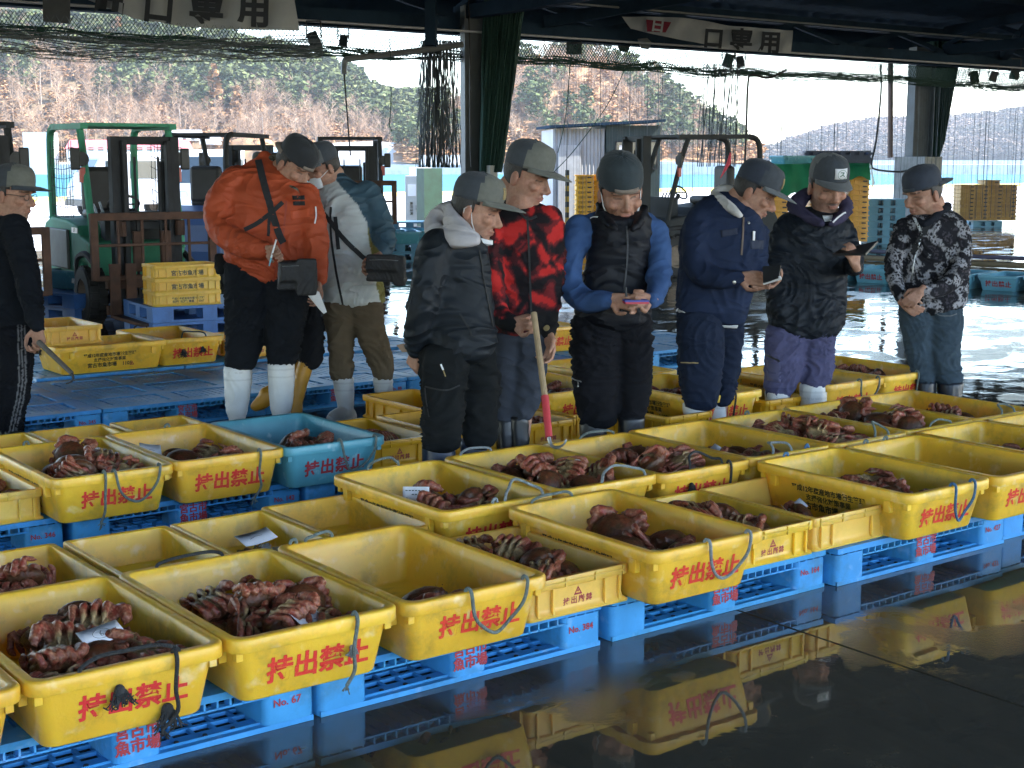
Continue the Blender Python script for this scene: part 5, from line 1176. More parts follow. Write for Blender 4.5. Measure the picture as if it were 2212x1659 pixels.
def stack(px, depth, n, label, m, heading=(0, -1), z0=0, dz=.104, logo=None):
    loc, rz = place(px, depth, heading); me = small_crate_mesh().mesh('stacked_crate', [M_[m], M_['black']], 40)
    for i in range(n):
        o = link('stacked_crate', me); o.location = (loc.x, loc.y, z0+i*dz+.002); o.rotation_euler = (0, 0, rz+PI/2+rng.uniform(-.02, .02)); tag(o, label, 'crate', label.replace('crate in', 'crates of'))
        if logo and i % 1 == 0: text(logo, .055, facing((-.06, -.3215, .05), (0, -1, 0)), M_['black_ink'], o)
M_['amber'] = mat('amber_plastic', (.72, .37, .035), .4, .12, 3, stain=(.5, .2, .02), stain_amt=.5, stain_scale=2, hue=.03)
M_['ochre'] = mat('ochre_crate_plastic', (.36, .20, .05), .55, .12, 3, hue=.05)
stack(1852, 29.2, 14, 'yellow crate in the tall right hand stack under the green tarp', 'amber', z0=.05)
stack(1680, 29.2, 12, 'yellow crate in the left hand stack under the green tarp', 'amber', z0=.05)
stack(1768, 29.6, 14, 'yellow crate in the middle stack under the green tarp', 'amber', z0=.05)
stack(1262, 31.2, 13, 'stamped yellow crate in the stack against the grey hut', 'orange_yellow', logo='宮古市')
stack(1300, 31.6, 13, 'yellow crate in the stack behind the vest man\'s head', 'orange_yellow')
for j in range(4): stack(2086+j*30, 36.9, 9, ('ochre crate in the leftmost stack', 'ochre crate in the second stack', 'ochre crate in the third stack', 'ochre crate in the right end stack')[j] + ' at the far right', 'ochre', z0=.17, dz=.098)
o = stack(2138, 36.8, 1, 'single ochre crate on top of the far right stacks', 'ochre', z0=1.075)
tp = [(1632, 356), (1700, 352), (1765, 353), (1830, 354), (1872, 356)]
V = []; F = []; n = 30; g = random.Random(5)
for i in range(n+1):
    px = 1632 + (1878-1632)*i/n; drop = 66 - 36*max(0, min(1, (px-1740)/60)) + 5*math.sin(i*1.1); fl = .05*math.sin(i*1.3)
    V += [at(px+3, 348, 30.0), at(px, 355, 28.75), at(px+2, 355+drop*.5, 28.66+fl*.5), at(px+3, 355+drop, 28.62+fl)]
for i in range(n):
    for k in range(3): F.append((4*i+k, 4*i+k+1, 4*i+k+5, 4*i+k+4))
b = MB().add(V, F, 0, True); k0 = len(b.v); V2 = [at(1880, 348, 29.9), at(1878, 355, 28.75), at(1890, 396, 28.8), at(1884, 405, 29.6)]; b.add(V2, [(0, 1, 2, 3)])
tag(b.build('green_tarp', mat('green_tarpaulin', (.018, .19, .085), .45, .15, 3, bump=.1), smooth_angle=60), 'bright green tarpaulin draped over the tall crate stacks', 'tarp')
loc, rz = place(1712, 29.2, (.25, -1)); z = CAM_H - (361-352)/FPX*29.2 + .03
e = make_tub(0, 0, 'pale teal tub stamped in dark lettering on the green tarp', 'tubs on the tarp', z=z, col='tub_blue', small=False, text_on=False, rz=0); e.location = (loc.x, loc.y, z); e.rotation_euler.z = rz+R(12); e.scale = (1, 1, 1)
text('宮古市魚市場', .085, side_M(-1, .085, -.08), M_['black_ink'], e, bold=.04)
loc, rz = place(1806, 29.5, (0, -1)); z = CAM_H - (358-352)/FPX*29.5 + .02
b = MB(); W_, H_ = 1.3, .28
for i in range(9): b.box((-W_/2+W_*(i+.5)/9, -.2, H_*.25), (W_/9-.04 if i % 2 else W_/9+.039, .02, H_*.5))
b.box((0, -.2, H_*.60), (W_, .0205, H_*.24)).box((0, -.2, H_*.94), (W_, .02, H_*.12)).box((0, .2, H_/2), (W_, .02, H_)).box((-W_/2, 0, H_/2), (.02, .38, H_)).box((W_/2, 0, H_/2), (.02, .38, H_)).box((0, 0, .01), (W_-.03, .37, .02))
for i in range(8): b.box((-W_/2+W_*(i+.0)/7, -.2, H_*.80), (.09, .021, H_*.17))
o = b.build('slotted_crate', mat('navy_plastic', (.018, .03, .07), .5)); o.location = (loc.x, loc.y, z); o.rotation_euler.z = rz+PI/2; tag(o, 'dark navy slotted crate on the green tarp, right of the teal tub', 'crate')
for i, (px, d) in enumerate(((868, 24.0), (902, 24.6))):
    loc, rz = place(px, d, (0, -1)); e = make_tub(0, 0, ('teal tub on the floor behind the grey jacket man\'s bag', 'second teal tub, nearer the man in black')[i], 'teal tubs in the middle distance', z=.3, col='tub_blue', small=False, text_on=False); e.location = (loc.x, loc.y, .3); e.rotation_euler.z = rz+PI/2+.2
    pallet_stack(px, d+.2, 2, (0, -1), 'pale blue pallet under the teal tubs', 'pallet3', .7, .9)
make_tub(7.05, 8.75, 'yellow tub on the pallet between the camouflage and vest men', 'yellow tubs by the forklift')
for i in range(5):
    loc, rz = place(1216, 26.5, (0, -1)); o = link('stacked_crate', bpy.data.meshes['stacked_crate']); o.location = (loc.x, loc.y, i*.104+.002); o.rotation_euler.z = rz; tag(o, 'yellow crate in the low stack right of the camouflage jacket', 'crate', 'low crate stack right of the camouflage jacket')
# ================================================================ people
from mathutils.bvhtree import BVHTree
M_['skin'] = attr_mat('skin', .58, .14, 70, .35, 260, .32, sss=.12)
M_['hair'] = mat('black_hair', (.018, .015, .014), .55, .4, 60, bump=.6, bscale=220, bstretch=(1, 1, .2))
M_['cloth'] = attr_mat('cloth', .88, .16, 7, .35, 320, .12)
M_['shell_cloth'] = attr_mat('wind_shell_cloth', .62, .12, 5, .25, 300, .25)
fold_bump(M_['cloth'], 3.6, .030, .34); fold_bump(M_['shell_cloth'], 3.4, .036, .45)
M_['boot'] = attr_mat('rubber_boot', .36, .10, 6, .12, 60, .5)
M_['strap'] = mat('black_webbing', (.015, .016, .018), .8, .3, 60, bump=.3, bscale=200)
M_['bag'] = mat('black_bag_cloth', (.020, .020, .022), .65, .3, 30, bump=.3, bscale=120)
M_['brass'] = mat('snap_button', (.45, .42, .36), .35, .1, 9, metal=.8)
def head_shapes(mb, M, s):
    """skull, jaw, nose, ears, lips as overlapping closed shapes in head axes (front -Y, up Z)"""
    S = M @ Matrix.Scale(s, 4); B = lambda c, r, u=16, v=12, rot=None: mb.ball((0, 0, 0), r, u, v, M=S @ Matrix.Translation(c) @ (rot or Matrix.Identity(4)))
    def B(c, r, u=16, v=12, rot=None):
        T = S @ Matrix.Translation(c)
        if rot: T = T @ rot
        mb.rings([[(r[0]*math.sin(a)*math.cos(2*PI*k/u), r[1]*math.sin(a)*math.sin(2*PI*k/u), -r[2]*math.cos(a)) for k in range(u)] for a in [PI*(i+.02)/(v+.04) for i in range(v+1)]], 0, M=T)
    B((0, .008, .032), (.077, .094, .090), 24, 18); B((0, -.012, -.022), (.067, .076, .088), 24, 18)
    B((0, -.030, -.072), (.049, .052, .042)); B((0, -.060, -.094), (.024, .022, .018))
    for sx in (-1, 1):
        B((sx*.043, -.060, -.020), (.024, .022, .020)); B((sx*.030, -.080, .026), (.026, .010, .008)); B((sx*.050, -.005, -.075), (.014, .026, .022))
        B((sx*.076, .016, -.012), (.010, .020, .033), 12, 10, Matrix.Rotation(sx*.35, 4, 'Z')); B((sx*.0125, -.093, -.037), (.009, .011, .008), 10, 8)
    mb.tube([(0, -.080, .014), (0, -.094, -.008), (0, -.107, -.030), (0, -.100, -.040)], [.0085, .0095, .0135, .009], 10, M=S)
    B((0, -.083, -.060), (.022, .010, .0058), 14, 8); B((0, -.082, -.070), (.019, .010, .0065), 14, 8)
    B((0, .058, -.06), (.05, .05, .06))
def paint_skin(me, heads, smile=0, stubble=0):
    co = coords_of(me).astype(np.float64); no = normals_of(me); n = len(co)
    nv = np.array([mnoise.noise(Vector(p*22)) for p in co])[:, None]*.5
    col = np.array([.37, .205, .142])*(1+.16*nv) + np.array([.05, -.01, -.008])*np.clip(nv, 0, 1)
    for (M, s, smile, stubble, mous) in heads:
        Mi = np.array((M @ Matrix.Scale(s, 4)).inverted()); L = co @ Mi[:3, :3].T + Mi[:3, 3]; x, y, z = L[:, 0], L[:, 1], L[:, 2]; ax = np.abs(x); near = (np.abs(x) < .11) & (np.abs(y) < .14) & (np.abs(z) < .15)
        g = lambda cx_, cz, wx, wz: np.exp(-((ax-cx_)/wx)**2-((z-cz)/wz)**2)*(y < -.03)*near
        d = np.zeros(n); d -= .0085*g(.032, .004, .017, .011); d += .0035*g(.032, .001, .012, .006); d -= .0026*g(.032, .003, .013, .0016); d -= .0045*g(0, -.0655, .026, .0018)
        d -= .0035*np.exp(-((ax-.034-.35*np.clip(-.035-z, 0, .04))/.004)**2 - ((z+.055)/.024)**2)*(y < -.04)*near*(1+1.3*smile); d += .004*smile*g(.046, -.036, .018, .014); d -= .002*smile*g(.055, .0, .01, .006)
        d -= .002*g(0, .045, .03, .0016) + .0015*g(0, .056, .028, .0014)
        co += (no*(d*s)[:, None])
        def blend(c, m): nonlocal col; m = np.clip(m, 0, 1)[:, None]; col = col*(1-m) + np.array(c)*m
        blend((.30, .105, .085), g(0, -.064-.006*0, .024, .0095)*.9); blend((.46, .20, .135), g(.043, -.028, .022, .018)*.4); blend((.42, .17, .115), g(0, -.033, .014, .012)*.4)
        arch = z - .0265 + .10*np.clip(ax-.03, 0, 1)*1.2; blend((.035, .025, .022), np.exp(-(arch/.0042)**2)*(ax > .012)*(ax < .054)*(y < -.04)*near*.85)
        blend((.03, .02, .018), np.exp(-((z-.0045+.12*(ax-.032)**2*20)/.0022)**2)*(np.abs(ax-.032) < .0155)*(y < -.04)*near*(.95)); blend((.20, .10, .07), g(.032, -.008, .016, .005)*.35)
        blend((.22, .095, .065), np.exp(-((z+.0655)/.0016)**2)*(ax < .025)*(y < -.06)*near*.95)
        if smile: blend((.16, .05, .04), np.exp(-((z+.066-.10*ax)/.0022)**2)*(ax < .030)*(y < -.05)*near)
        if stubble: blend((.16, .105, .085), ((z < -.045)*(y < .0)*near)*stubble*(1-g(0, -.064, .026, .010)))
        if mous: blend((.045, .03, .027), g(0, -.0525, .028, .006)*mous); blend((.06, .04, .035), g(0, -.085, .012, .008)*mous*.7)
        blend((.30, .125, .085), (np.abs(ax-.080) < .012)*(np.abs(y-.016) < .03)*near*.45)
    me.vertices.foreach_set('co', co.astype(np.float32).ravel()); set_col(me, np.clip(col, .01, .9)); me.update()
def hand_shapes(mb, W, fd, pn, curl=(.5, .55, .6, .65), thumb=.5, s=1.0, right=True, spread=.05):
    """W wrist, fd finger direction, pn palm normal (palm side). Five separate fingers."""
    W = Vector(W); f = Vector(fd).normalized(); n = Vector(pn); n = (n - f*n.dot(f)).normalized(); a = f.cross(n)*(1 if right else -1)   # a points to the thumb side
    P = lambda u, v, w: W + (f*u + a*v + n*w)*s
    mb.tube([P(-.03, 0, 0), P(.01, 0, 0), P(.03, .0, 0)], [.023*s, .024*s, .020*s], 10)
    for v0, v1, L in ((.012, .030, .090), (.004, .0105, .093), (-.006, -.010, .088), (-.014, -.029, .080)):
        mb.tube([P(.005, v0, 0), P(.05, (v0+v1)/2, .002), P(L, v1, 0)], [.015*s, .0148*s, .0105*s], 8)
    for i, (v1, L, seg) in enumerate(((.030, .090, (.042, .026, .020)), (.0105, .093, (.047, .030, .021)), (-.010, .088, (.043, .028, .021)), (-.029, .080, (.034, .021, .018)))):
        c = curl[i]; ang = 0; p = P(L-.004, v1, 0); pts = [p]; sp_ = spread*(1.5-i)
        for k, ln in enumerate(seg):
            ang += c*(.9, 1.15, .75)[k]; d = (f*math.cos(ang) + n*math.sin(ang) + a*sp_*math.cos(ang)).normalized(); p = p + d*ln*s; pts.append(p)
        mb.tube(pts, [.0098*s, .0092*s, .0084*s, .0066*s], 8); mb.ball(pts[-1], .0068*s, 8, 6); mb.ball(pts[1], .0095*s, 8, 6); mb.ball(pts[2], .0087*s, 8, 6)
    t0 = P(.018, .022, .008); d1 = (f*.62 + a*.72 + n*.28*(.5+thumb)).normalized(); t1 = t0 + d1*.042*s; d2 = (f*(.95-.3*thumb) + a*(.35-.75*thumb) + n*(.25+.5*thumb)).normalized(); t2 = t1 + d2*.034*s; t3 = t2 + (d2 + n*.25*thumb - a*.3*thumb).normalized()*.026*s
    mb.tube([P(.008, .010, .003), t0, t1, t2, t3], [.015*s, .0155*s, .0118*s, .0105*s, .0075*s], 8); mb.ball(t3, .0077*s, 8, 6)
def wrinkle(me, amp, fx=1.0, seed=0, base=None, fine=True):
    co = coords_of(me).astype(np.float64); no = normals_of(me); o = Vector((seed*3.1, seed*1.7, 0)); d = np.empty(len(co))
    for i, p in enumerate(co):
        v = Vector(p); w = mnoise.noise_vector(v*2.6+o)*.17
        h = (v.x*sp - v.y*cp); f_ = v.x*cp + v.y*sp; sl = mnoise.noise(v*2.1+o)*1.3
        q = Vector((h*4.2, f_*4.2, (v.z + sl*h*.8)*13))*fx + w*7 + o
        a = max(0, 1-abs(mnoise.noise(q))*3.6)**1.6; b = max(0, 1-abs(mnoise.noise(Vector((h*8, f_*8, (v.z - sl*h)*20))*fx + w*9 + o*2))*3.6)**1.5
        m_ = .45 + .9*max(0, mnoise.noise(v*3.3+o*1.3)+.35)
        d[i] = amp*((a-.22)*2.1*m_ + (b-.22)*.30*m_ + mnoise.noise(v*6+o)*.55)
    d *= np.clip(1.25 - 1.3*np.abs(no[:, 2]), 0, 1)
    co += no*d[:, None]; me.vertices.foreach_set('co', co.astype(np.float32).ravel()); me.update(); return co
PEOPLE = []
class Person:
    def __init__(s, D, zo, label, cat='person', group=None):
        s.D = D; s.ox, s.oy, s.k = zo; s.label = label; s.heads = []; s.body = MB(); s.paths = []; s.hands = []; s.bvh = {}; PEOPLE.append(s)
    def px(s, x, y): return s.ox + x*s.k, s.oy + y*s.k
    def p(s, x, y, dd=0): return at(*s.px(x, y), s.D+dd)
    def r(s, zp): return zp*s.k*s.D/FPX
    def rows(s, mb, rows, dr=.62, n=28, dd=0, power=2.3):
        """loft from (y, x-left, x-right[, dd, depth ratio]) rows"""
        out = []
        for row in rows:
            y, xl, xr = row[:3]; e = row[3] if len(row) > 3 else 0; q = row[4] if len(row) > 4 else dr
            c = s.p((xl+xr)/2, y, dd+e); w = s.r((xr-xl)/2); ring = []
            for k in range(n):
                a = 2*PI*k/n; ca, sa = math.cos(a), math.sin(a); cx_ = math.copysign(abs(ca)**(2/power), ca)*w; sy = math.copysign(abs(sa)**(2/power), sa)*w*q
                ring.append(c + RIGHT*cx_ + FWD*sy)
            out.append(ring)
        # closed, rounded ends
        def cap(r0, r1):
            c = sum(r0, Vector())/n; c1 = sum(r1, Vector())/n; d = (c-c1).normalized(); w = max((v-c).length for v in r0)*.25
            return [c + (v-c)*.6 + d*w for v in r0]
        out = [cap(out[0], out[1])] + out + [cap(out[-1], out[-2])]
        if out[0][0].z > out[-1][0].z: out = out[::-1]
        return mb.rings(out, 0)
    def limb(s, mb, pts, n=14):
        """tube along (x, y, radius[, dd]) in picture units"""
        P = [s.p(q[0], q[1], q[3] if len(q) > 3 else 0) for q in pts]; Rr = [s.r(q[2]) for q in pts]
        C3 = curve([Vector((*v, )) for v in P], 5); rr = list(np.interp(np.linspace(0, len(Rr)-1, len(C3)), range(len(Rr)), Rr))
        s.paths.append((C3, rr)); mb.tube(C3, rr, n); mb.ball(C3[0], rr[0], 12, 8); mb.ball(C3[-1], rr[-1], 12, 8); return mb
    def head(s, x, y, yaw, pitch, roll=0, sc=1.1, dd=0, smile=0, stubble=0, mous=0, neck=None):
        B = Matrix((RIGHT, FWD, UP)).transposed().to_4x4(); B.translation = s.p(x, y, dd)
        s.H = B @ Matrix.Rotation(R(yaw), 4, 'Z') @ Matrix.Rotation(R(pitch), 4, 'X') @ Matrix.Rotation(R(roll), 4, 'Y'); s.hs = sc
        s.heads.append((s.H, sc, smile, stubble, mous)); head_shapes(s.body, s.H, sc)
        if neck is not None:
            a = s.H @ Vector((0, .022, -.05)) ; b = s.p(*neck); s.body.tube([a, (a+b)/2, b, b-UP*.06], [.056*sc, .054*sc, .062*sc, .05], 14)
        s.nk = s.p(*neck) if neck else None
    def hand(s, x, y, fd, pn, curl=.6, thumb=.5, right=True, dd=0, sc=1.05, frm=None):
        """fd, pn in (right, up, towards viewer)"""
        V = lambda q: RIGHT*q[0] + UP*q[1] - FWD*q[2]
        c = curl if isinstance(curl, tuple) else (curl, curl*1.05, curl*1.1, curl*1.15)
        W = s.p(x, y, dd); hand_shapes(s.body, W, V(fd), V(pn), c, thumb, sc, right)
        s.hands.append(W)
    def finish_body(s, joints):
        """a slim body inside the clothes joins head, hands and feet into one figure"""
        f = s.p(*joints[0][-1]); s.base = Vector((f.x, f.y, 0)); s.joints = joints
        s.root = link('person', bpy.data.meshes.new('person_body')); s.root.location = s.base; tag(s.root, s.label, 'person')
        return s.root
    def done(s):
        b = s.body
        for i, pts in enumerate(s.joints):
            if i >= 2: continue                  # legs and spine; the arms follow their sleeves
            P = [s.p(*q) for q in pts]; b.tube(P, [.034]*len(P), 10)
            for q in P: b.ball(q, .035, 8, 6)
        for W in s.hands:
            C3, rr = min(s.paths, key=lambda c: (c[0][-1]-W).length)
            b.tube(list(C3) + [W], [min(.03, r_*.5) for r_ in rr] + [.022], 10); b.tube([s.p(*s.joints[0][0]), C3[0]], [.03, .03], 8)
        me = remesh(b, .0058, 2, .45, 'person'); paint_skin(me, s.heads); me.materials.append(M_['skin']); me.transform(Matrix.Translation(-s.base)); s.root.data = me
    def add(s, name, me_or_mb, mats, parent=None, solid=0, angle=40):
        me = me_or_mb.mesh(name, mats, angle) if isinstance(me_or_mb, MB) else me_or_mb
        me.transform(Matrix.Translation(-s.base)); o = link(name, me, parent or s.root)
        if parent is not None: pass
        if solid: m = o.modifiers.new('solid', 'SOLIDIFY'); m.thickness = solid
        return o
    def garment(s, name, mb, col, m='cloth', voxel=.011, amp=.0055, fx=1.0, smooth=5, seed=0, pattern=None, keep=True, parent=None):
        me = remesh(mb, voxel, smooth, .5, name); co = wrinkle(me, amp, fx, seed)
        c = np.tile(np.array(col, dtype=np.float64), (len(co), 1))
        if pattern: c = pattern(co, c, s)
        set_col(me, np.clip(c, .004, .9)); me.materials.append(M_[m])
        vs = [Vector(v) for v in co]; s.bvh[name] = BVHTree.FromPolygons(vs, [tuple(p.vertices) for p in me.polygons])
        return s.add(name, me, None, parent)
    def snap(s, g, x, y, off=.004):
        o = Vector((0, 0, CAM_H)); d = ray(*s.px(x, y)).normalized(); best = None
        for q in (g if isinstance(g, (tuple, list)) else (g,)):
            h = s.bvh[q].ray_cast(o, d)
            if h[0] is not None and (best is None or h[3] < best[3]): best = h
        if best is None: return s.p(x, y, -.1), -FWD
        return best[0] + best[1]*off, best[1]
    def ribbon(s, name, g, path, w, m, th=.004, parent=None, off=.003, k=8):
        pts = [Vector((x, y, 0)) for x, y in path]; C3 = curve(pts, k); hits = [s.snap(g, q.x, q.y, off) for q in C3]; b = MB(); V = []; n = len(hits)
        P = [h[0] for h in hits]
        for _ in range(2): P = [P[0]] + [(P[i-1]+P[i]*2+P[i+1])/4 for i in range(1, n-1)] + [P[-1]]
        for i in range(n):
            t = (P[min(i+1, n-1)] - P[max(i-1, 0)]).normalized(); nn = hits[i][1]; r_ = t.cross(nn).normalized(); u = r_.cross(t)
            for a, c in ((-1, 0), (1, 0), (1, 1), (-1, 1)): V.append(P[i] + r_*(w/2*a) + u*(th*c))
        F = [(4*i+j, 4*i+(j+1) % 4, 4*i+4+(j+1) % 4, 4*i+4+j) for i in range(n-1) for j in range(4)] + [(3, 2, 1, 0), (4*n-4, 4*n-3, 4*n-2, 4*n-1)]
        return s.add(name, b.add(V, F, 0, True), m, parent)
    def dot(s, name, g, x, y, r, m, parent=None):
        P, n_ = s.snap(g, x, y, 0); M = n_.to_track_quat('Z', 'Y').to_matrix().to_4x4(); M.translation = P
        return s.add(name, MB().lathe([(r, -.002), (r, .003), (r*.6, .005), (.0005, .005)], 12, M=M), m, parent)
    def patch(s, name, g, quad, m, th=.003, parent=None, off=.002, nx=6, ny=6):
        """a sewn-on patch or pocket: corners tl, tr, br, bl"""
        V = []
        for j in range(ny+1):
            for i in range(nx+1):
                u, v = i/nx, j/ny; a = [quad[0][q]*(1-u)+quad[1][q]*u for q in (0, 1)]; b_ = [quad[3][q]*(1-u)+quad[2][q]*u for q in (0, 1)]
                V.append(s.snap(g, a[0]*(1-v)+b_[0]*v, a[1]*(1-v)+b_[1]*v, off)[0])
        F = [(j*(nx+1)+i, (j+1)*(nx+1)+i, (j+1)*(nx+1)+i+1, j*(nx+1)+i+1) for j in range(ny) for i in range(nx)]
        return s.add(name, MB().add(V, F, 0, True), m, parent, solid=th)
    def cap(s, mats, reverse=False, lift=0, badge=None, tilt=0, brim=.078, sc=1.0):
        """mats: (crown, front panel, brim)"""
        S = s.H @ Matrix.Scale(s.hs*sc, 4) @ Matrix.Rotation(PI if reverse else 0, 4, 'Z') @ Matrix.Translation((0, .006 if not reverse else -.006, .040+lift)) @ Matrix.Rotation(R(tilt if not reverse else -tilt), 4, 'X')
        b = MB(); n = 40; rings = []
        prof = [(1.0, -.012), (1.012, .0), (1.02, .018), (1.0, .040), (.93, .060), (.80, .076), (.60, .088), (.36, .095), (.12, .098), (.01, .0985)]
        for f, z in prof:
            rings.append([(.0835*f*math.cos(2*PI*k/n)*(1+.012*math.sin(k*1.9+z*60)), .101*f*math.sin(2*PI*k/n), z + (.013*(1-f)*0) + (.006*max(0, -math.sin(2*PI*k/n)) if .018 < z < .08 else 0) + .0015*math.sin(k*2.3)) for k in range(n)])
        b.rings(rings, 0, M=S, capa=False, smooth=True)
        mi = []
        for f in b.f:
            c = sum((Vector(b.v[i]) for i in f), Vector())/len(f); l = S.inverted() @ c; mi.append(1 if (l.y < -.022) else 0)
        b.m = mi
        b.ball((0, 0, 0), (.007, .007, .004), 10, 6, 0, M=S @ Matrix.Translation((0, 0, .099)))
        # fix: ball() places with its own translation
        o = s.add('cap', b, [mats[0], mats[1]], None, .002, 50)
        q = MB(); V = []; nn = 22; mm = 6
        for j in range(mm+1):
            t = j/mm
            for i in range(nn+1):
                a = R(-158 + 136*i/nn); rx, ry = .0835*1.01, .101*1.01; e = (1 - (abs(i-nn/2)/(nn/2))**2.2)
                x0, y0 = rx*math.cos(a), ry*math.sin(a); V.append(S @ Vector((x0*(1+.06*t*e), y0 - brim*t*e, -.004 - .016*t*e*t - .020*((i-nn/2)/(nn/2))**2*t - .03*((i-nn/2)/(nn/2))**2*0)))
        F = [(j*(nn+1)+i, j*(nn+1)+i+1, (j+1)*(nn+1)+i+1, (j+1)*(nn+1)+i) for j in range(mm) for i in range(nn)]
        s.add('visor', q.add(V, F, 0, True), [mats[2]], o, .003, 70)
        if reverse:                              # opening and strap above the forehead
            T = S @ Matrix.Rotation(0, 4, 'Z'); w = MB(); VV = []
            for i in range(13):
                a = R(58 + 64*i/12); 
                for z in (-.012, .006): VV.append(T @ Vector((.0835*1.045*math.cos(a), .101*1.045*math.sin(a), z)))
            s.add('strap', w.add(VV, [(2*i, 2*i+2, 2*i+3, 2*i+1) for i in range(12)], 0, True), [mats[2]], o, .002)
        if badge:
            kind, a0 = badge; w, h = .062, .046; T = S; VV = []; bm_ = M_['badge_tan'] if kind == 'tan' else M_['paper']
            for j in range(3):
                for i in range(7):
                    x = (i/6-.5)*w + a0; z = .012 + j/2*h; ff = np.interp(z, [0, .04, .06], [1.02, 1.0, .93]); y = -.101*ff*math.sqrt(max(0, 1-(x/.0835/ff)**2)) - .004; VV.append(T @ Vector((x, y, z)))
            bo = s.add('badge', MB().add(VV, [(j*7+i, j*7+i+1, j*7+i+8, j*7+i+7) for j in range(2) for i in range(6)], 0, True), [bm_], o, .0015)
            if kind == 'su':
                c = T @ Vector((a0, -.1075, .034)); nrm = (T.to_3x3() @ Vector((0, -1, .12))).normalized(); up = (T.to_3x3() @ Vector((0, 0, 1))).normalized()
                F_ = facing(c + nrm*.0035, nrm, up); tm = text_mesh('ス', M_['green_ink'], .03).copy(); tm.transform(F_ @ Matrix.Diagonal((.026*s.hs, .026*s.hs, .02, 1))); s.add('lettering', tm, None, bo)
                rg = MB().tube([F_ @ Vector((.0205*s.hs*math.cos(2*PI*k/28), .0205*s.hs*math.sin(2*PI*k/28), 0)) for k in range(29)], .0011, 5); s.add('emblem', rg, [M_['green_ink']], bo)
        return o
    def hair(s, low=-.055, front=-.030, side=.0, grey=False, sc=1.0):
        S = s.H @ Matrix.Scale(s.hs*sc, 4); n = 36; b = MB(); V = []; F = []; idx = {}
        for i in range(19):
            a = PI*i/18
            for k in range(n):
                t = 2*PI*k/n; j = 1+.02*mnoise.noise(Vector((k*.9, i*.9, 1))); V.append((.0815*math.sin(a)*math.cos(t)*j, .010+.098*math.sin(a)*math.sin(t)*j, .028+.096*math.cos(a)*j))
        for i in range(18):
            for k in range(n):
                q = [i*n+k, (i+1)*n+k, (i+1)*n+(k+1) % n, i*n+(k+1) % n]; c = sum((Vector(V[m]) for m in q), Vector())/4
                if c.z > .075 or (c.y > front + .10*max(0, .03-c.z) and c.z > .02) or (c.z > low and c.y > .030 + side) or (c.z > -.012 and c.y > -.012): F.append(tuple(q))
        return s.add('hair', MB().add([S @ Vector(v) for v in V], F, 0, True), [M_['hair']], None, .005*s.hs)
    def boots(s, legs, col, band=None, seed=1, toe=(1, 0), m='boot', foot=.27, wr=.0018):
        """legs: rows of shaft in picture units; toe: (right, away) the foot points to"""
        for i, (rows, tdir) in enumerate(legs):
            mb = MB(); xb = (rows[-1][1]+rows[-1][2])/2; dd = rows[-1][3] if len(rows[-1]) > 3 else 0
            s.rows(mb, rows, .95, 20)
            top = s.p(xb, rows[-1][0], dd); d = (RIGHT*tdir[0] + FWD*tdir[1]).normalized(); c = Vector((top.x, top.y, 0)); w = s.r((rows[-1][2]-rows[-1][1])/2)
            mb.tube([top, c + UP*.085], [w*.95, .052], 14); mb.tube([c - d*.045 + UP*.05, c + d*.06 + UP*.052, c + d*.13 + UP*.045, c + d*.175 + UP*.036], [.046, .050, .046, .032], 14)
            mb.box(c + d*.065 + UP*.012, (foot, .092, .022), rz=math.atan2(d.y, d.x)); mb.ball(c - d*.05 + UP*.04, .043, 12, 8)
            def pat(co, cc, me_):
                t_ = s.p(xb, rows[0][0], dd).z
                cc[co[:, 2] < .02] *= .55
                if band: cc[(co[:, 2] > t_-.035) & (co[:, 2] < t_-.028) | (co[:, 2] > t_-.075) & (co[:, 2] < t_-.070)] *= .8
                return cc
            s.garment('boot', mb, col, m, .009, wr, .8, 4, seed+i, pat)
def mcol(name, c, **k): M_[name] = mat(name, c, .85, .12, 40, bump=.25, bscale=300, sheen=.1, **k); return M_[name]
mcol('cap_slate', (.038, .046, .058)); mcol('cap_olive', (.125, .128, .112)); mcol('cap_black', (.014, .017, .022)); mcol('cap_navy', (.022, .030, .048)); mcol('cap_grey', (.11, .118, .125)); mcol('badge_tan', (.30, .225, .10)); mcol('cap_teal', (.022, .034, .042)); mcol('cap_beige', (.20, .16, .13))
M_['green_ink'] = mat('green_ink', (.02, .11, .05), .7)
M_['mask'] = mat('white_face_mask', (.66, .68, .70), .85, .04, 30, bump=.2, bscale=120)
Z1 = (411.5, 274.3, .6915); Z2 = (850.3, 301.7, .7495); Z3 = (1179.5, 329.2, .6632); Z4 = (1426.4, 329.2, .6338); Z5 = (1865.3, 340.1, .565); Z6 = (0, 340.1, .6512)
def hold(name, label, cat, mb, mats, bevel=0):
    o = mb.build(name, mats, None, bevel); return tag(o, label, cat)
def soft_bag(P0, boxes, rz, label, seed):
    mb = MB(); T = Matrix.Translation(P0) @ Matrix.Rotation(PHI-PI/2+rz, 4, 'Z')
    for c, d in boxes: mb.box(c, d, M=T, taper=.08)
    me = remesh(mb, .008, 9, .5, 'shoulder_bag'); wrinkle(me, .004, 1.6, seed); me.materials.append(M_['bag']); me.transform(Matrix.Translation(-P0)); o = link('shoulder_bag', me); o.location = P0; tag(o, label, 'bag')
    z = MB().tube([(-.09, -.058, .055), (.0, -.062, .058), (.09, -.058, .053)], .003, 5); z.build('zip', M_['steel'], o, M=Matrix.Rotation(PHI-PI/2+rz, 4, 'Z')); return o
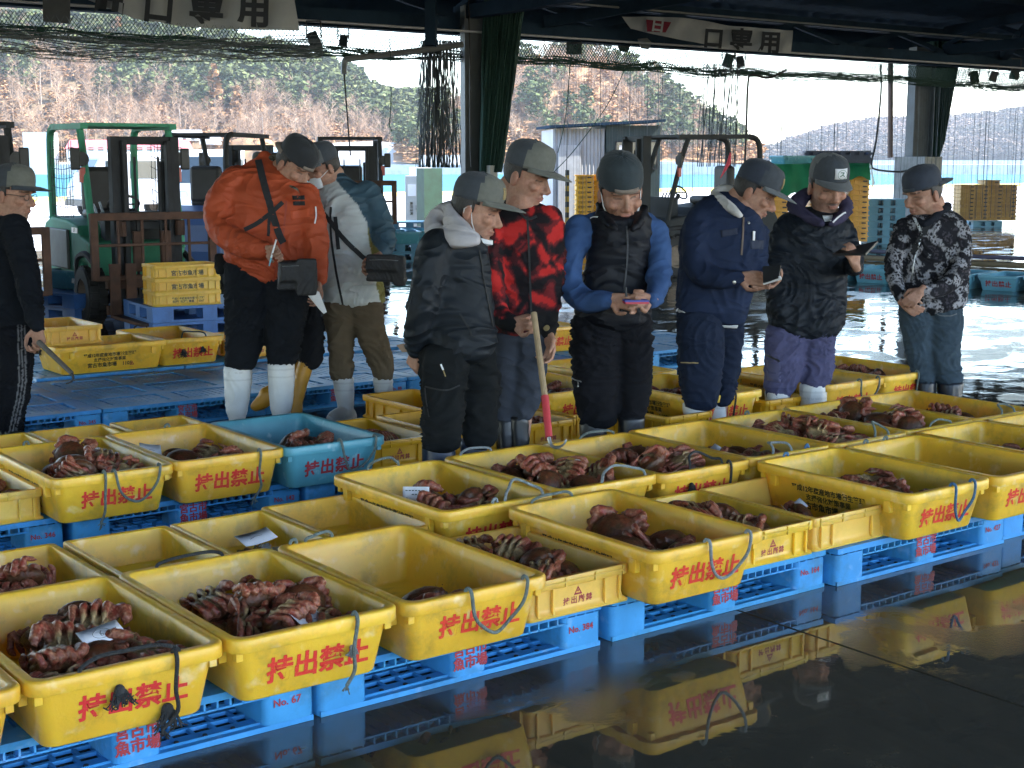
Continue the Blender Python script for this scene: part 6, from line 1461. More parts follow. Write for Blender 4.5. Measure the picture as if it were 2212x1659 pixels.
# ------------------------------------------------ man in the orange jacket
A = Person(8.75, Z1, 'person in an orange jacket and white boots bending over a notepad')
A.head(322, 122, 58, 34, 6, 1.24, -.05, stubble=.25, neck=(272, 165, 0))
A.hand(232, 385, (.93, -.05, .35), (.1, -.3, 1), (.7, .8, .9, 1.0), .8, True, -.36)
A.hand(398, 478, (.12, -1, .1), (-.8, 0, .5), (.5, .6, .7, .7), .4, False, -.22)
A.finish_body([[(272, 175, 0), (235, 300, 0), (225, 480, 0), (162, 520, 0), (165, 660, 0), (145, 880, 0)], [(225, 480, 0), (290, 520, 0), (290, 660, 0), (282, 880, 0)], [(272, 175, 0), (140, 180, -.05), (90, 310, -.12), (205, 382, -.33)], [(272, 175, 0), (362, 220, -.1), (392, 390, -.16), (398, 470, -.22)]])
mb = MB(); A.rows(mb, [(88, 222, 262, .06), (103, 188, 282, .04), (122, 158, 305, .02), (150, 128, 345), (200, 112, 385, -.02), (250, 106, 396, -.03), (300, 108, 400, -.03), (350, 110, 404, -.03), (400, 106, 402, -.02), (438, 120, 400), (472, 165, 396), (504, 218, 330)], .60)
A.limb(mb, [(148, 175, 56, -.02), (100, 238, 55, -.06), (92, 298, 46, -.10), (112, 338, 42, -.18), (172, 372, 40, -.28), (222, 386, 31, -.34)]); A.limb(mb, [(355, 215, 44, -.06), (384, 300, 42, -.12), (392, 390, 36, -.16), (397, 474, 26, -.21)])
A.limb(mb, [(232, 100, 26, .06), (262, 150, 34, .02), (285, 200, 30, -.10), (318, 214, 20, -.18)])
A.garment('jacket', mb, (.40, .070, .026), 'shell_cloth', .0105, .0085, 1.0, 4, 1)
mb = MB(); A.rows(mb, [(425, 106, 262), (500, 108, 254), (560, 110, 244), (620, 112, 236), (680, 110, 226), (722, 108, 215), (752, 110, 203)], .9); A.rows(mb, [(450, 215, 382), (520, 236, 374), (580, 236, 364), (640, 233, 353), (700, 236, 341), (744, 242, 326)], .9)
A.garment('trousers', mb, (.010, .012, .016), 'cloth', .011, .008, 1.2, 4, 2)
A.boots([([(748, 104, 193), (800, 106, 191), (850, 108, 184), (892, 112, 178)], (.5, -.85)), ([(738, 240, 327), (790, 242, 325), (840, 246, 322), (885, 250, 316)], (.6, -.8))], (.62, .64, .65), True)
A.cap((M_['cap_black'], M_['cap_black'], M_['cap_beige']), True, .012, tilt=4, brim=.035); A.hair()
mb = MB(); A.limb(mb, [(262, 108, 24, .03), (272, 160, 30, 0), (296, 196, 26, -.08), (322, 205, 18, -.15)])
def camo(cols, f=30, th=(-.1, .12)):
    def pat(co, c, s):
        for i, p in enumerate(co):
            v = mnoise.noise(Vector(p)*f) + .5*mnoise.noise(Vector(p)*f*2.3); c[i] = cols[0] if v < th[0] else cols[1] if v < th[1] else cols[2]
        return c
    return pat
A.garment('neck_gaiter', mb, (.06, .06, .05), 'cloth', .009, .004, 1.5, 3, 3, camo(((.02, .02, .018), (.09, .085, .065), (.16, .15, .12)), 34))
for pth, w in (([(212, 105), (228, 170), (250, 250), (275, 330), (290, 362)], .042), ([(288, 236), (250, 270), (210, 300), (168, 322)], .026), ([(250, 250), (246, 290), (244, 340)], .018)): A.ribbon('strap', 'jacket', pth, w, M_['strap'])
for q in ([(318, 214), (356, 214), (357, 227), (319, 227)], [(320, 232), (357, 232), (358, 245), (321, 245)]): A.patch('tag_patch', 'jacket', q, M_['strap'])
A.patch('pocket_flap', 'jacket', [(312, 262), (372, 252), (374, 280), (314, 292)], mat('orange_flap', (.50, .075, .02), .6, .1, 9), .004)
A.ribbon('zipper', 'jacket', [(300, 230), (290, 330), (272, 420), (252, 505)], .010, mat('dark_orange_zip', (.30, .04, .015), .6), .003)
A.ribbon('piping', 'jacket', [(390, 250), (392, 280), (388, 302)], .008, M_['paper'], .003)
A.dot('button', 'jacket', 214, 492, .009, M_['black']); A.dot('button', 'jacket', 262, 492, .007, M_['black'])
mb = MB(); A.rows(mb, [(398, 77, 108), (430, 74, 112), (458, 80, 106)], .8); A.garment('hip_pouch', mb, (.012, .013, .014), 'cloth', .009, .003, 1, 3, 5)
P0 = A.p(333, 462, -.36); soft_bag(P0, [((0, 0, 0), (.23, .08, .17)), ((.05, -.05, -.01), (.12, .025, .22)), ((-.06, -.045, .02), (.09, .03, .11))], .25, 'black shoulder bag hanging in front of the man in orange', 1)
o = MB(); g = random.Random(3)
for i in range(7): o.add([A.p(*q, -.30-.012*i) for q in ((352+i*3, 508+i), (378+i*4, 502+i*2), (420+i*1, 560+i*3), (404+i*2, 572+i*2))], [(0, 1, 2, 3)])
t = hold('paper_slips', 'fan of white paper slips in the lowered hand of the man in orange', 'papers', o, M_['paper']); t.modifiers.new('s', 'SOLIDIFY').thickness = .002
hold('pen', 'white and blue pen in the hand of the man in orange', 'pen', MB().tube([A.p(268, 352, -.47), A.p(252, 408, -.45)], .0055, 8).tube([A.p(252, 408, -.45), A.p(246, 434, -.44)], [.006, .004], 8, 1), [M_['paper'], mat('blue_pen_tip', (.15, .42, .55), .4)])
# ------------------------------------------------ man in the grey and slate jacket
B = Person(9.15, Z1, 'person in a pale grey and slate jacket, khaki trousers and dirty white boots')
B.head(414, 128, -62, 20, 0, 1.12, 0, neck=(440, 175, .02))
B.hand(585, 405, (-.8, -.5, .3), (.2, -.6, 1), .7, .5, False, -.22)
B.finish_body([[(440, 180, 0), (490, 300, 0), (500, 540, 0), (465, 580, 0), (470, 700, 0), (478, 880, 0)], [(500, 540, 0), (550, 580, 0), (575, 700, 0), (610, 880, 0)], [(440, 180, 0), (560, 215, 0), (608, 360, -.05), (592, 398, -.18)], [(440, 180, 0), (425, 230, 0), (415, 350, 0)]])
mb = MB(); B.rows(mb, [(140, 438, 476, .03), (165, 424, 505, .02), (190, 408, 548), (220, 402, 574), (260, 400, 582), (320, 400, 580), (380, 404, 585), (440, 406, 592), (500, 410, 602), (548, 424, 606), (570, 450, 566)], .6)
B.limb(mb, [(552, 208, 42), (586, 285, 44), (606, 355, 37, -.05), (590, 400, 30, -.14), (570, 425, 26, -.2)]); B.limb(mb, [(425, 215, 30, .02), (415, 300, 28, .02), (418, 380, 24, .02)])
def two_tone(co, c, s):
    for i, p in enumerate(co):
        v = Vector(p) - Vector((0, 0, CAM_H)); dz = depth_of(p); fx = CX + FPX*(v.x*sp - v.y*cp)/dz; fy = CY + FPX*((-v.z)*cP - (v.x*cp+v.y*sp)*sP)/dz
        zx, zy = (fx-s.ox)/s.k, (fy-s.oy)/s.k
        edge = np.interp(zy, [150, 195, 240, 300, 360, 400], [440, 478, 520, 552, 566, 600])
        hem = np.interp(zy, [290, 380, 480, 570], [600, 562, 590, 606])
        if zx > edge and zy < 430 and zx > 440: c[i] = (.045, .085, .115)
        elif zy > 300 and zx > np.interp(zy, [290, 330, 400, 500, 570], [556, 552, 566, 582, 600]) and zx < 610: c[i] = (.19, .17, .045)
    return c
B.garment('jacket', mb, (.50, .52, .51), 'shell_cloth', .0105, .006, .9, 4, 11, two_tone)
mb = MB(); B.rows(mb, [(548, 414, 530), (600, 418, 518), (660, 428, 512), (720, 434, 508), (768, 434, 511), (788, 440, 506)], .9); B.rows(mb, [(545, 492, 604), (600, 502, 604), (660, 522, 613), (720, 548, 628), (768, 566, 636), (790, 574, 632)], .9)
B.garment('trousers', mb, (.105, .080, .052), 'cloth', .011, .009, 1.3, 4, 12)
dirty = (.47, .47, .46)
B.boots([([(783, 444, 510), (830, 450, 511), (870, 459, 510), (895, 461, 507)], (-.45, -.9)), ([(783, 568, 633), (830, 576, 632), (865, 588, 634), (890, 594, 636)], (.75, -.65))], dirty, True, 13)
B.cap((M_['cap_slate'], M_['cap_grey'], M_['cap_grey']), False, .01); B.hair()
q = MB(); S_ = B.H @ Matrix.Scale(B.hs, 4); q.rings([[S_ @ Vector((.055*f*math.cos(a), -.055 - .052*abs(math.sin(a))*f*1.0, z)) for a in [PI + PI*k/14 for k in range(15)] + [0]] for z, f in ((-.028, .92), (-.045, 1.08), (-.07, 1.1), (-.095, .9))], 0, capa=False, capb=False)
q.tube([S_ @ Vector((-.055, -.055, -.04)), S_ @ Vector((-.078, .0, -.01)), S_ @ Vector((-.08, .03, -.02))], .002, 5).tube([S_ @ Vector((.055, -.055, -.04)), S_ @ Vector((.078, .0, -.01)), S_ @ Vector((.08, .03, -.02))], .002, 5)
B.add('face_mask', q, [M_['mask']])
B.ribbon('zipper', 'jacket', [(438, 250), (440, 340), (455, 450), (478, 566)], .014, M_['strap']); 
for pth in ([(412, 295), (416, 345), (422, 392)], [(452, 282), (458, 330), (462, 382)]): B.ribbon('pocket_zip', 'jacket', pth, .024, M_['strap'])
B.ribbon('strap', 'jacket', [(402, 248), (440, 300), (490, 362), (545, 412)], .030, M_['strap'])
P0 = B.p(612, 442, -.28); soft_bag(P0, [((0, 0, 0), (.24, .09, .16)), ((-.02, -.045, .04), (.20, .03, .10)), ((.09, -.02, -.02), (.07, .06, .17))], -.18, 'black shoulder bag on the hip of the man in the grey jacket', 2)
# ------------------------------------------------ stooping person with yellow boots behind the orange jacket
Y = Person(9.1, Z1, 'person in black trousers and yellow boots striding behind the man in orange')
Y.head(285, 262, -70, 30, 0, 1.1, 0, neck=(310, 300, 0))
Y.finish_body([[(310, 305, 0), (330, 400, 0), (345, 520, 0), (372, 640, 0), (335, 860, 0)], [(345, 520, 0), (365, 640, .05), (270, 800, .05)]])
mb = MB(); Y.rows(mb, [(300, 250, 365), (350, 235, 380), (430, 245, 385), (520, 270, 395), (560, 290, 400)], .6); Y.garment('jacket', mb, (.016, .017, .02), 'cloth', .014, .006, 1, 4, 21)
mb = MB(); Y.rows(mb, [(510, 275, 404), (560, 330, 408), (620, 338, 414), (680, 336, 417), (725, 338, 416), (752, 345, 400)], .8); Y.garment('trousers', mb, (.014, .015, .018), 'cloth', .012, .008, 1.2, 4, 22)
mb = MB(); Y.limb(mb, [(362, 738, 26, .0), (342, 800, 24, .0), (330, 860, 22, .0), (328, 884, 24, .0)]); q = Y.p(328, 880); mb.tube([q - UP*.02, q - UP*.02 - RIGHT*.10 - FWD*.05], [.05, .04], 12); Y.garment('boot', mb, (.55, .27, .03), 'boot', .010, .002, .8, 4, 23)
mb = MB(); Y.limb(mb, [(350, 742, 25, .08), (305, 790, 24, .06), (262, 822, 24, .04), (238, 836, 26, .02)]); Y.limb(mb, [(250, 838, 26, .02), (222, 860, 24, .02), (204, 872, 17, .02)]); Y.garment('boot', mb, (.55, .27, .03), 'boot', .010, .002, .8, 4, 24)
Y.cap((M_['cap_black'], M_['cap_black'], M_['cap_black'])); Y.hair()
# ------------------------------------------------ man in black with a pale hood
K_ = Person(6.75, Z2, 'person in black work clothes with a pale hood, hands behind the back')
K_.head(238, 205, 78, 16, 2, 1.20, 0, neck=(208, 285, 0), stubble=.2)
K_.hand(66, 604, (-.25, -.95, -.2), (.6, .2, -.7), (.9, 1.0, 1.1, 1.2), .6, True, .06)
K_.finish_body([[(208, 290, 0), (185, 420, 0), (190, 600, 0), (140, 640, 0), (140, 780, 0), (128, 1000, 0)], [(190, 600, 0), (245, 640, .1), (248, 780, .1), (232, 1000, .1)], [(208, 290, 0), (120, 315, -.1), (76, 500, -.08), (66, 590, .03)], [(208, 290, 0), (255, 320, .2), (260, 450, .2)]])
mb = MB(); K_.rows(mb, [(268, 118, 252, .0), (300, 80, 266), (340, 70, 276), (400, 74, 281), (460, 84, 287), (520, 94, 293), (570, 100, 296), (608, 106, 293), (630, 118, 268)], .72); K_.limb(mb, [(128, 308, 54, -.06), (100, 395, 50, -.10), (80, 490, 44, -.10), (66, 560, 36, -.04), (63, 606, 27, .02)])
K_.garment('jacket', mb, (.009, .0125, .017), 'shell_cloth', .010, .0085, 1.0, 4, 31)
mb = MB(); K_.rows(mb, [(600, 80, 228, -.02), (660, 77, 212, -.03), (720, 81, 206, -.03), (780, 83, 204, -.03), (838, 84, 198, -.03), (888, 88, 188, -.03)], .85); K_.rows(mb, [(600, 165, 298, .06), (660, 185, 301, .08), (720, 192, 303, .08), (800, 194, 303, .08), (852, 194, 300, .08), (882, 205, 288, .08)], .85)
K_.garment('trousers', mb, (.009, .0105, .0115), 'cloth', .010, .010, 1.2, 4, 32)
K_.boots([([(872, 80, 176), (930, 82, 178), (990, 86, 172), (1020, 90, 168)], (.9, -.45)), ([(866, 190, 270, .1), (930, 192, 272, .1), (990, 196, 266, .1), (1015, 198, 262, .1)], (.9, -.45))], (.020, .032, .062), False, 33)
mb = MB(); K_.limb(mb, [(196, 186, 18, .08), (150, 208, 30, .08), (118, 246, 34, .06), (135, 278, 30, -.02), (190, 288, 27, -.14), (238, 290, 16, -.16)]); K_.limb(mb, [(196, 200, 24, .10), (225, 262, 22, .14), (246, 288, 14, .0)]); K_.limb(mb, [(160, 196, 18, .0), (170, 230, 26, -.04), (205, 262, 22, -.12), (240, 285, 12, -.15)])
K_.garment('hood', mb, (.43, .41, .43), 'cloth', .009, .006, 1.2, 4, 34)
K_.cap((M_['cap_slate'], M_['cap_olive'], M_['cap_olive']), False, .012, ('tan', .008), -4, .095); K_.hair(low=-.035)
q = MB(); S_ = K_.H @ Matrix.Scale(K_.hs, 4); q.ball((0, 0, 0), (.045, .042, .016), 14, 8, M=None); q = MB(); q.rings([[S_ @ Vector((.050*f*math.cos(a), -.035-.060*abs(math.sin(a))*f, z)) for a in [PI + PI*k/14 for k in range(15)] + [0]] for z, f in ((-.092, 1.0), (-.108, 1.08), (-.122, .7))], 0, capa=False, capb=False)
for sx in (-1, 1): q.tube([S_ @ Vector((sx*.050, -.045, -.100)), S_ @ Vector((sx*.069, -.012, -.045)), S_ @ Vector((sx*.080, .008, .020)), S_ @ Vector((sx*.082, .03, .0)), S_ @ Vector((sx*.07, .02, -.06)), S_ @ Vector((sx*.050, -.03, -.108))], .0024, 6)
K_.add('face_mask', q, [M_['mask']])
for g_, pth, w in (('jacket', [(246, 320), (262, 420), (285, 540)], .006), ('jacket', [(190, 500), (215, 540), (225, 565)], .008), ('trousers', [(92, 712), (150, 722), (190, 708)], .006), ('trousers', [(92, 715), (98, 770), (104, 800)], .005)): K_.ribbon('seam', g_, pth, w, mat('black_seam', (.006, .007, .008), .7), .003)
hold('pencil', 'short pencil stuck in the trouser pocket of the man in black', 'pencil', MB().tube([K_.snap('trousers', 136, 648, .008)[0], K_.snap('trousers', 143, 664, .008)[0]], .0045, 6).tube([K_.snap('trousers', 143, 664, .008)[0], K_.snap('trousers', 150, 683, .008)[0]], .003, 6, 1), [M_['paper'], M_['badge_tan']])
o = hold('cardboard', 'piece of brown card held behind the back of the man in black', 'card', MB().add([K_.p(*q_, .03) for q_ in ((8, 592), (40, 586), (42, 612), (24, 612))], [(0, 1, 2, 3)]), mat('brown_card', (.36, .25, .17), .8)); o.modifiers.new('s', 'SOLIDIFY').thickness = .004
# ------------------------------------------------ young man in red camouflage
F_ = Person(7.2, Z2, 'person in a red and black camouflage jacket leaning on a hook pole')
F_.head(385, 108, 62, 17, 3, 1.26, 0, neck=(365, 195, 0))
F_.hand(343, 530, (.93, .12, .3), (.15, -.1, 1), (.95, 1.0, 1.05, 1.1), .8, True, -.30, 1.1)
F_.hand(447, 552, (.05, -1, .15), (-.7, 0, .6), (.5, .6, .7, .8), .4, False, -.05, 1.1)
F_.finish_body([[(365, 200, 0), (372, 340, 0), (370, 550, 0), (325, 600, 0), (328, 740, 0), (318, 950, 0)], [(370, 550, 0), (392, 600, 0), (390, 720, 0), (362, 950, 0)], [(365, 200, 0), (292, 240, 0), (282, 420, -.08), (330, 528, -.28)], [(365, 200, 0), (455, 235, 0), (455, 400, 0), (447, 540, -.04)]])
mb = MB(); F_.rows(mb, [(136, 308, 350, .08), (168, 304, 392, .06), (192, 290, 444, .03), (216, 275, 472), (260, 268, 478), (320, 268, 478), (380, 270, 476), (440, 276, 472), (500, 284, 466), (550, 294, 456), (580, 306, 424)], .62)
F_.limb(mb, [(292, 238, 42, -.02), (280, 345, 38, -.08), (288, 440, 34, -.14), (306, 505, 31, -.22), (342, 530, 25, -.29)]); F_.limb(mb, [(450, 228, 40), (458, 330, 38), (453, 430, 34), (448, 500, 30, -.02), (447, 552, 25, -.04)])
def redcamo(co, c, s):
    for i, p in enumerate(co):
        v = Vector(p); w = mnoise.noise_vector(v*7)*.09; q = Vector((v.x+w.x, v.y+w.y, (v.z+w.z)*.8)); a = mnoise.noise(q*13) + .45*mnoise.noise(q*29+Vector((3, 1, 2)))
        c[i] = (.47, .028, .026) if a > .30 else (.16, .020, .022) if a > .12 else (.055, .014, .016) if a > -.1 else (.014, .012, .014)
        zy = 1 if v.z < s.zc else 0
        if zy and ((v-s.wl).length < .115 or (v-s.wr).length < .115): c[i] = (.012, .012, .013)
    return c
F_.zc = F_.p(400, 495).z; F_.wl = F_.p(330, 528, -.26); F_.wr = F_.p(447, 545, -.04)
F_.garment('jacket', mb, (.1, .02, .02), 'cloth', .0085, .007, 1.0, 3, 41, redcamo)
mb = MB(); F_.rows(mb, [(560, 288, 378), (640, 290, 364), (700, 298, 364), (760, 298, 352), (800, 298, 346), (822, 304, 338)], .95); F_.rows(mb, [(552, 342, 440), (620, 350, 441), (680, 348, 441), (740, 342, 432), (785, 336, 410), (806, 340, 398)], .95)
F_.garment('trousers', mb, (.038, .044, .058), 'cloth', .010, .008, 1.2, 4, 42)
F_.boots([([(806, 294, 350), (880, 296, 350), (940, 300, 346), (960, 302, 344)], (.9, -.45)), ([(798, 330, 393), (870, 334, 392), (930, 338, 386), (955, 340, 382)], (.9, -.45))], (.014, .015, .017), False, 43)
F_.cap((M_['cap_slate'], M_['cap_olive'], M_['cap_olive']), False, .010, None, -2, .092); F_.hair(low=-.05, front=-.042)
F_.ribbon('zipper', 'jacket', [(385, 222), (390, 320), (394, 430), (398, 560)], .010, M_['strap']); F_.ribbon('collar_seam', 'jacket', [(340, 176), (362, 208), (385, 230), (412, 222)], .012, M_['black'])
F_.dot('thumb_hole', 'jacket', 441, 543, .016, M_['badge_tan'])
top, low, end = F_.p(404, 500, -.42), F_.p(436, 740, -.62), F_.p(448, 858, -.72)
hp = empty('hook_pole', end, 0, 'wooden hook pole with a red grip and curved steel hook over the crabs', 'pole')
def hpart_(mb, n, m): mb.v = [tuple(Vector(v)-end) for v in mb.v]; return mb.build(n, m, hp)
hpart_(MB().tube([top, low], .0145, 10), 'handle', mat('worn_wood', (.33, .24, .14), .6, .2, 30, stretch=(1, 1, .1))); hpart_(MB().tube([low, end], [.0185, .0165], 12), 'grip', mat('red_rubber_grip', (.50, .05, .06), .5, .15, 20, stain=(.3, .03, .03), stain_amt=.5, stain_scale=20))
hpart_(MB().tube(curve([end, F_.p(452, 876, -.73), F_.p(462, 886, -.74), F_.p(478, 886, -.75), F_.p(492, 876, -.76), F_.p(498, 864, -.76)], 5), [.009]*6+[.0075]*10+[.005]*10, 8), 'hook', M_['steel'])
# ------------------------------------------------ smiling man in a black vest
V_ = Person(7.35, Z3, 'person in a black vest over blue sleeves, smiling down at a notebook')
V_.head(243, 130, 12, 20, -5, 1.33, -.06, smile=1, neck=(248, 205, .02))
V_.hand(210, 478, (.95, -.12, .3), (.0, -.1, .8), (.75, .85, .95, 1.0), .7, True, -.34, 1.12)
V_.hand(340, 482, (-.8, .1, .45), (0, .2, .9), (.7, .8, .9, .95), .6, False, -.34, 1.12)
V_.finish_body([[(248, 210, 0), (245, 330, 0), (230, 540, 0), (160, 580, 0), (160, 720, 0), (153, 980, 0)], [(230, 540, 0), (290, 580, 0), (290, 720, 0), (278, 980, 0)], [(248, 210, 0), (105, 262, 0), (80, 430, -.08), (200, 480, -.32)], [(248, 210, 0), (362, 265, 0), (376, 410, -.10), (346, 478, -.32)]])
mb = MB(); V_.rows(mb, [(186, 176, 316, .05), (200, 134, 348, .02), (222, 116, 368), (262, 122, 366), (320, 140, 340), (380, 134, 326), (430, 130, 326), (480, 116, 330), (540, 120, 325)], .5)
V_.limb(mb, [(108, 250, 50, 0), (82, 338, 44, -.04), (82, 436, 44, -.10), (130, 484, 40, -.20), (182, 482, 33, -.30), (208, 480, 26, -.33)]); V_.limb(mb, [(358, 258, 42, 0), (370, 340, 39, -.04), (368, 418, 39, -.12), (354, 468, 32, -.24), (340, 484, 26, -.33)])
V_.garment('sweater', mb, (.042, .085, .20), 'cloth', .0105, .007, 1.0, 4, 51)
mb = MB(); V_.rows(mb, [(188, 168, 320, .05), (200, 148, 334, .03), (212, 138, 348), (255, 140, 350), (320, 136, 342), (380, 124, 336), (430, 116, 336), (480, 98, 346), (522, 90, 346), (552, 116, 336)], .84); V_.limb(mb, [(176, 172, 16, .05), (186, 206, 15, -.08), (224, 246, 11, -.20)]); V_.limb(mb, [(320, 184, 16, .05), (312, 212, 15, -.09), (284, 250, 11, -.20)])
V_.garment('vest', mb, (.007, .008, .012), 'shell_cloth', .0105, .006, .9, 4, 52)
mb = MB(); V_.rows(mb, [(535, 84, 246), (600, 84, 246), (660, 83, 242), (720, 84, 241), (780, 90, 241), (835, 104, 236), (884, 112, 226)], .9); V_.rows(mb, [(535, 215, 346), (620, 232, 346), (700, 240, 346), (780, 240, 341), (845, 238, 327), (872, 242, 318)], .9)
V_.garment('trousers', mb, (.007, .0075, .010), 'cloth', .0105, .009, 1.1, 4, 53)
V_.boots([([(872, 109, 198), (930, 110, 198), (990, 114, 194), (1015, 118, 190)], (.2, -1)), ([(862, 233, 323), (930, 236, 321), (990, 240, 316), (1015, 243, 312)], (.3, -1))], (.016, .017, .020), False, 54)
V_.cap((M_['cap_teal'], M_['cap_teal'], M_['cap_beige']), True, .012, tilt=6); V_.hair(low=-.02)
S_ = V_.H @ Matrix.Scale(V_.hs, 4); q = MB()
for sx in (-1, 1): q.tube([S_ @ Vector((sx*.078, .0, .012)), S_ @ Vector((sx*.073, -.022, -.04)), S_ @ Vector((sx*.055, -.035, -.085)), S_ @ Vector((sx*.045, -.03, -.105))], [.002, .003, .007, .012], 6)
q.rings([[S_ @ Vector((.050*f*math.cos(a), -.010-.062*abs(math.sin(a))*f, z)) for a in [PI + PI*k/14 for k in range(15)] + [0]] for z, f in ((-.112, 1.0), (-.124, 1.0), (-.130, .6))], 0, capa=False, capb=False); V_.add('face_mask', q, [M_['mask']])
V_.ribbon('zipper', 'vest', [(262, 240), (266, 300), (262, 380), (252, 460), (246, 520)], .008, mat('vest_zip', (.02, .021, .025), .5), .003); V_.ribbon('logo_print', 'vest', [(146, 216), (155, 212), (170, 212)], .007, M_['paper'], .002); V_.ribbon('pocket_zip', 'trousers', [(86, 736), (100, 744), (116, 748)], .006, M_['steel'], .003); V_.ribbon('zip_pull', 'trousers', [(106, 748), (107, 764)], .008, M_['steel'], .003)
nb = V_.p(292, 482, -.47); o = MB().box(nb, (.115, .075, .008), rz=PHI-PI/2+.1).box(nb - UP*.0095, (.112, .073, .010), 1, rz=PHI-PI/2+.12); hold('notebook', 'small blue and red notebook in the hands of the man in the vest', 'notebook', o, [mat('blue_cover', (.05, .06, .30), .5), mat('red_cover', (.40, .03, .05), .5)])
hold('pen', 'dark pen in the right hand of the man in the vest', 'pen', MB().tube([V_.p(259, 440, -.46), V_.p(262, 470, -.47)], [.006, .0045], 8), M_['black'])
# ------------------------------------------------ man in navy
N_ = Person(7.95, Z4, 'person in navy work clothes with a white hood, writing in a dark notebook')
N_.head(322, 138, 72, 26, 3, 1.25, 0, neck=(276, 205, 0), stubble=.2)
N_.hand(268, 426, (.97, -.03, .2), (.0, -.15, .9), (.45, .5, .55, .6), .6, True, -.26, 1.1)
N_.hand(328, 458, (.85, .1, -.1), (.0, .9, .2), (.5, .6, .6, .7), .4, False, -.12, 1.05)
N_.finish_body([[(276, 210, 0), (210, 330, 0), (175, 560, 0), (135, 600, 0), (135, 740, 0), (122, 950, 0)], [(175, 560, 0), (230, 600, .1), (232, 740, .1), (196, 950, .1)], [(276, 210, 0), (138, 250, -.1), (132, 400, -.14), (255, 428, -.25)], [(276, 210, 0), (345, 280, .1), (342, 400, .0), (322, 458, -.10)]])
mb = MB(); N_.rows(mb, [(142, 172, 262, .04), (165, 130, 292, .02), (190, 106, 318), (220, 88, 340), (260, 74, 356), (310, 67, 360), (360, 62, 348), (420, 60, 330), (480, 56, 318), (538, 54, 300), (572, 132, 292), (594, 208, 284)], .66)
N_.limb(mb, [(140, 242, 58, -.04), (124, 330, 52, -.08), (136, 402, 46, -.14), (200, 430, 37, -.22), (262, 428, 28, -.25)]); N_.limb(mb, [(342, 270, 28, .06), (344, 350, 28, .0), (336, 430, 25, -.06), (322, 458, 20, -.1)])
N_.garment('jacket', mb, (.017, .026, .056), 'cloth', .0105, .0065, 1.0, 4, 61)
mb = MB(); N_.rows(mb, [(545, 56, 214, -.02), (620, 56, 216, -.02), (680, 58, 216, -.02), (740, 64, 212, -.02), (805, 72, 206, -.02), (864, 82, 194, -.02)], .85); N_.rows(mb, [(545, 160, 286, .06), (620, 185, 286, .07), (700, 196, 272, .07), (780, 196, 266, .07), (835, 192, 250, .07), (862, 188, 232, .07)], .9)
N_.garment('trousers', mb, (.012, .018, .036), 'cloth', .0105, .009, 1.1, 4, 62)
N_.boots([([(856, 76, 169), (900, 78, 168), (950, 82, 164), (985, 86, 160)], (.9, -.5)), ([(848, 165, 224, .1), (900, 167, 225, .1), (950, 170, 222, .1), (985, 172, 220, .1)], (.9, -.5))], (.62, .62, .60), True, 63)
mb = MB(); N_.limb(mb, [(244, 122, 11, .07), (212, 128, 20, .09), (188, 146, 21, .06), (206, 166, 22, -.02), (240, 190, 18, -.11), (270, 214, 11, -.15)]); N_.limb(mb, [(240, 130, 14, .08), (226, 160, 26, .04), (250, 195, 18, -.06)]); N_.garment('hood', mb, (.52, .50, .48), 'cloth', .008, .005, 1.2, 4, 64)
N_.cap((M_['cap_navy'], M_['cap_slate'], M_['cap_grey']), False, .010, ('tan', .012), -2, .090); N_.hair(low=-.05)
N_.ribbon('hem_trim', 'jacket', [(56, 536), (110, 554), (165, 574), (214, 590), (262, 592)], .020, M_['paper']); N_.ribbon('zipper', 'jacket', [(283, 222), (280, 290), (276, 350)], .010, mat('brown_zip', (.10, .07, .05), .6)); N_.ribbon('pen_in_pocket', 'jacket', [(317, 270), (315, 300)], .012, M_['paper'], .008)
for q in ([(205, 265), (262, 258), (264, 278), (208, 290)], [(306, 296), (352, 300), (350, 330), (308, 330)]): N_.patch('pocket_flap', 'jacket', q, mat('navy_flap', (.014, .021, .046), .8), .005)
N_.dot('button', 'jacket', 252, 443, .010, M_['brass']); N_.dot('button', 'jacket', 301, 240, .008, M_['brass']); N_.ribbon('pocket_seam', 'trousers', [(70, 716), (100, 717), (130, 718)], .006, M_['badge_tan'], .002)
c = N_.p(390, 425, -.45); o = MB(); o.add([N_.p(*q, d) for q, d in (((350, 392), -.40), ((412, 388), -.44), ((404, 432), -.50), ((352, 446), -.46))], [(0, 1, 2, 3)]); o.add([N_.p(*q, d) for q, d in (((352, 452), -.45), ((358, 440), -.44), ((412, 424), -.50), ((414, 434), -.51))], [(0, 1, 2, 3)], 1)
o = hold('notebook', 'black covered notebook with white pages held by the man in navy', 'notebook', o, [M_['black'], M_['paper']]); o.modifiers.new('s', 'SOLIDIFY').thickness = .009
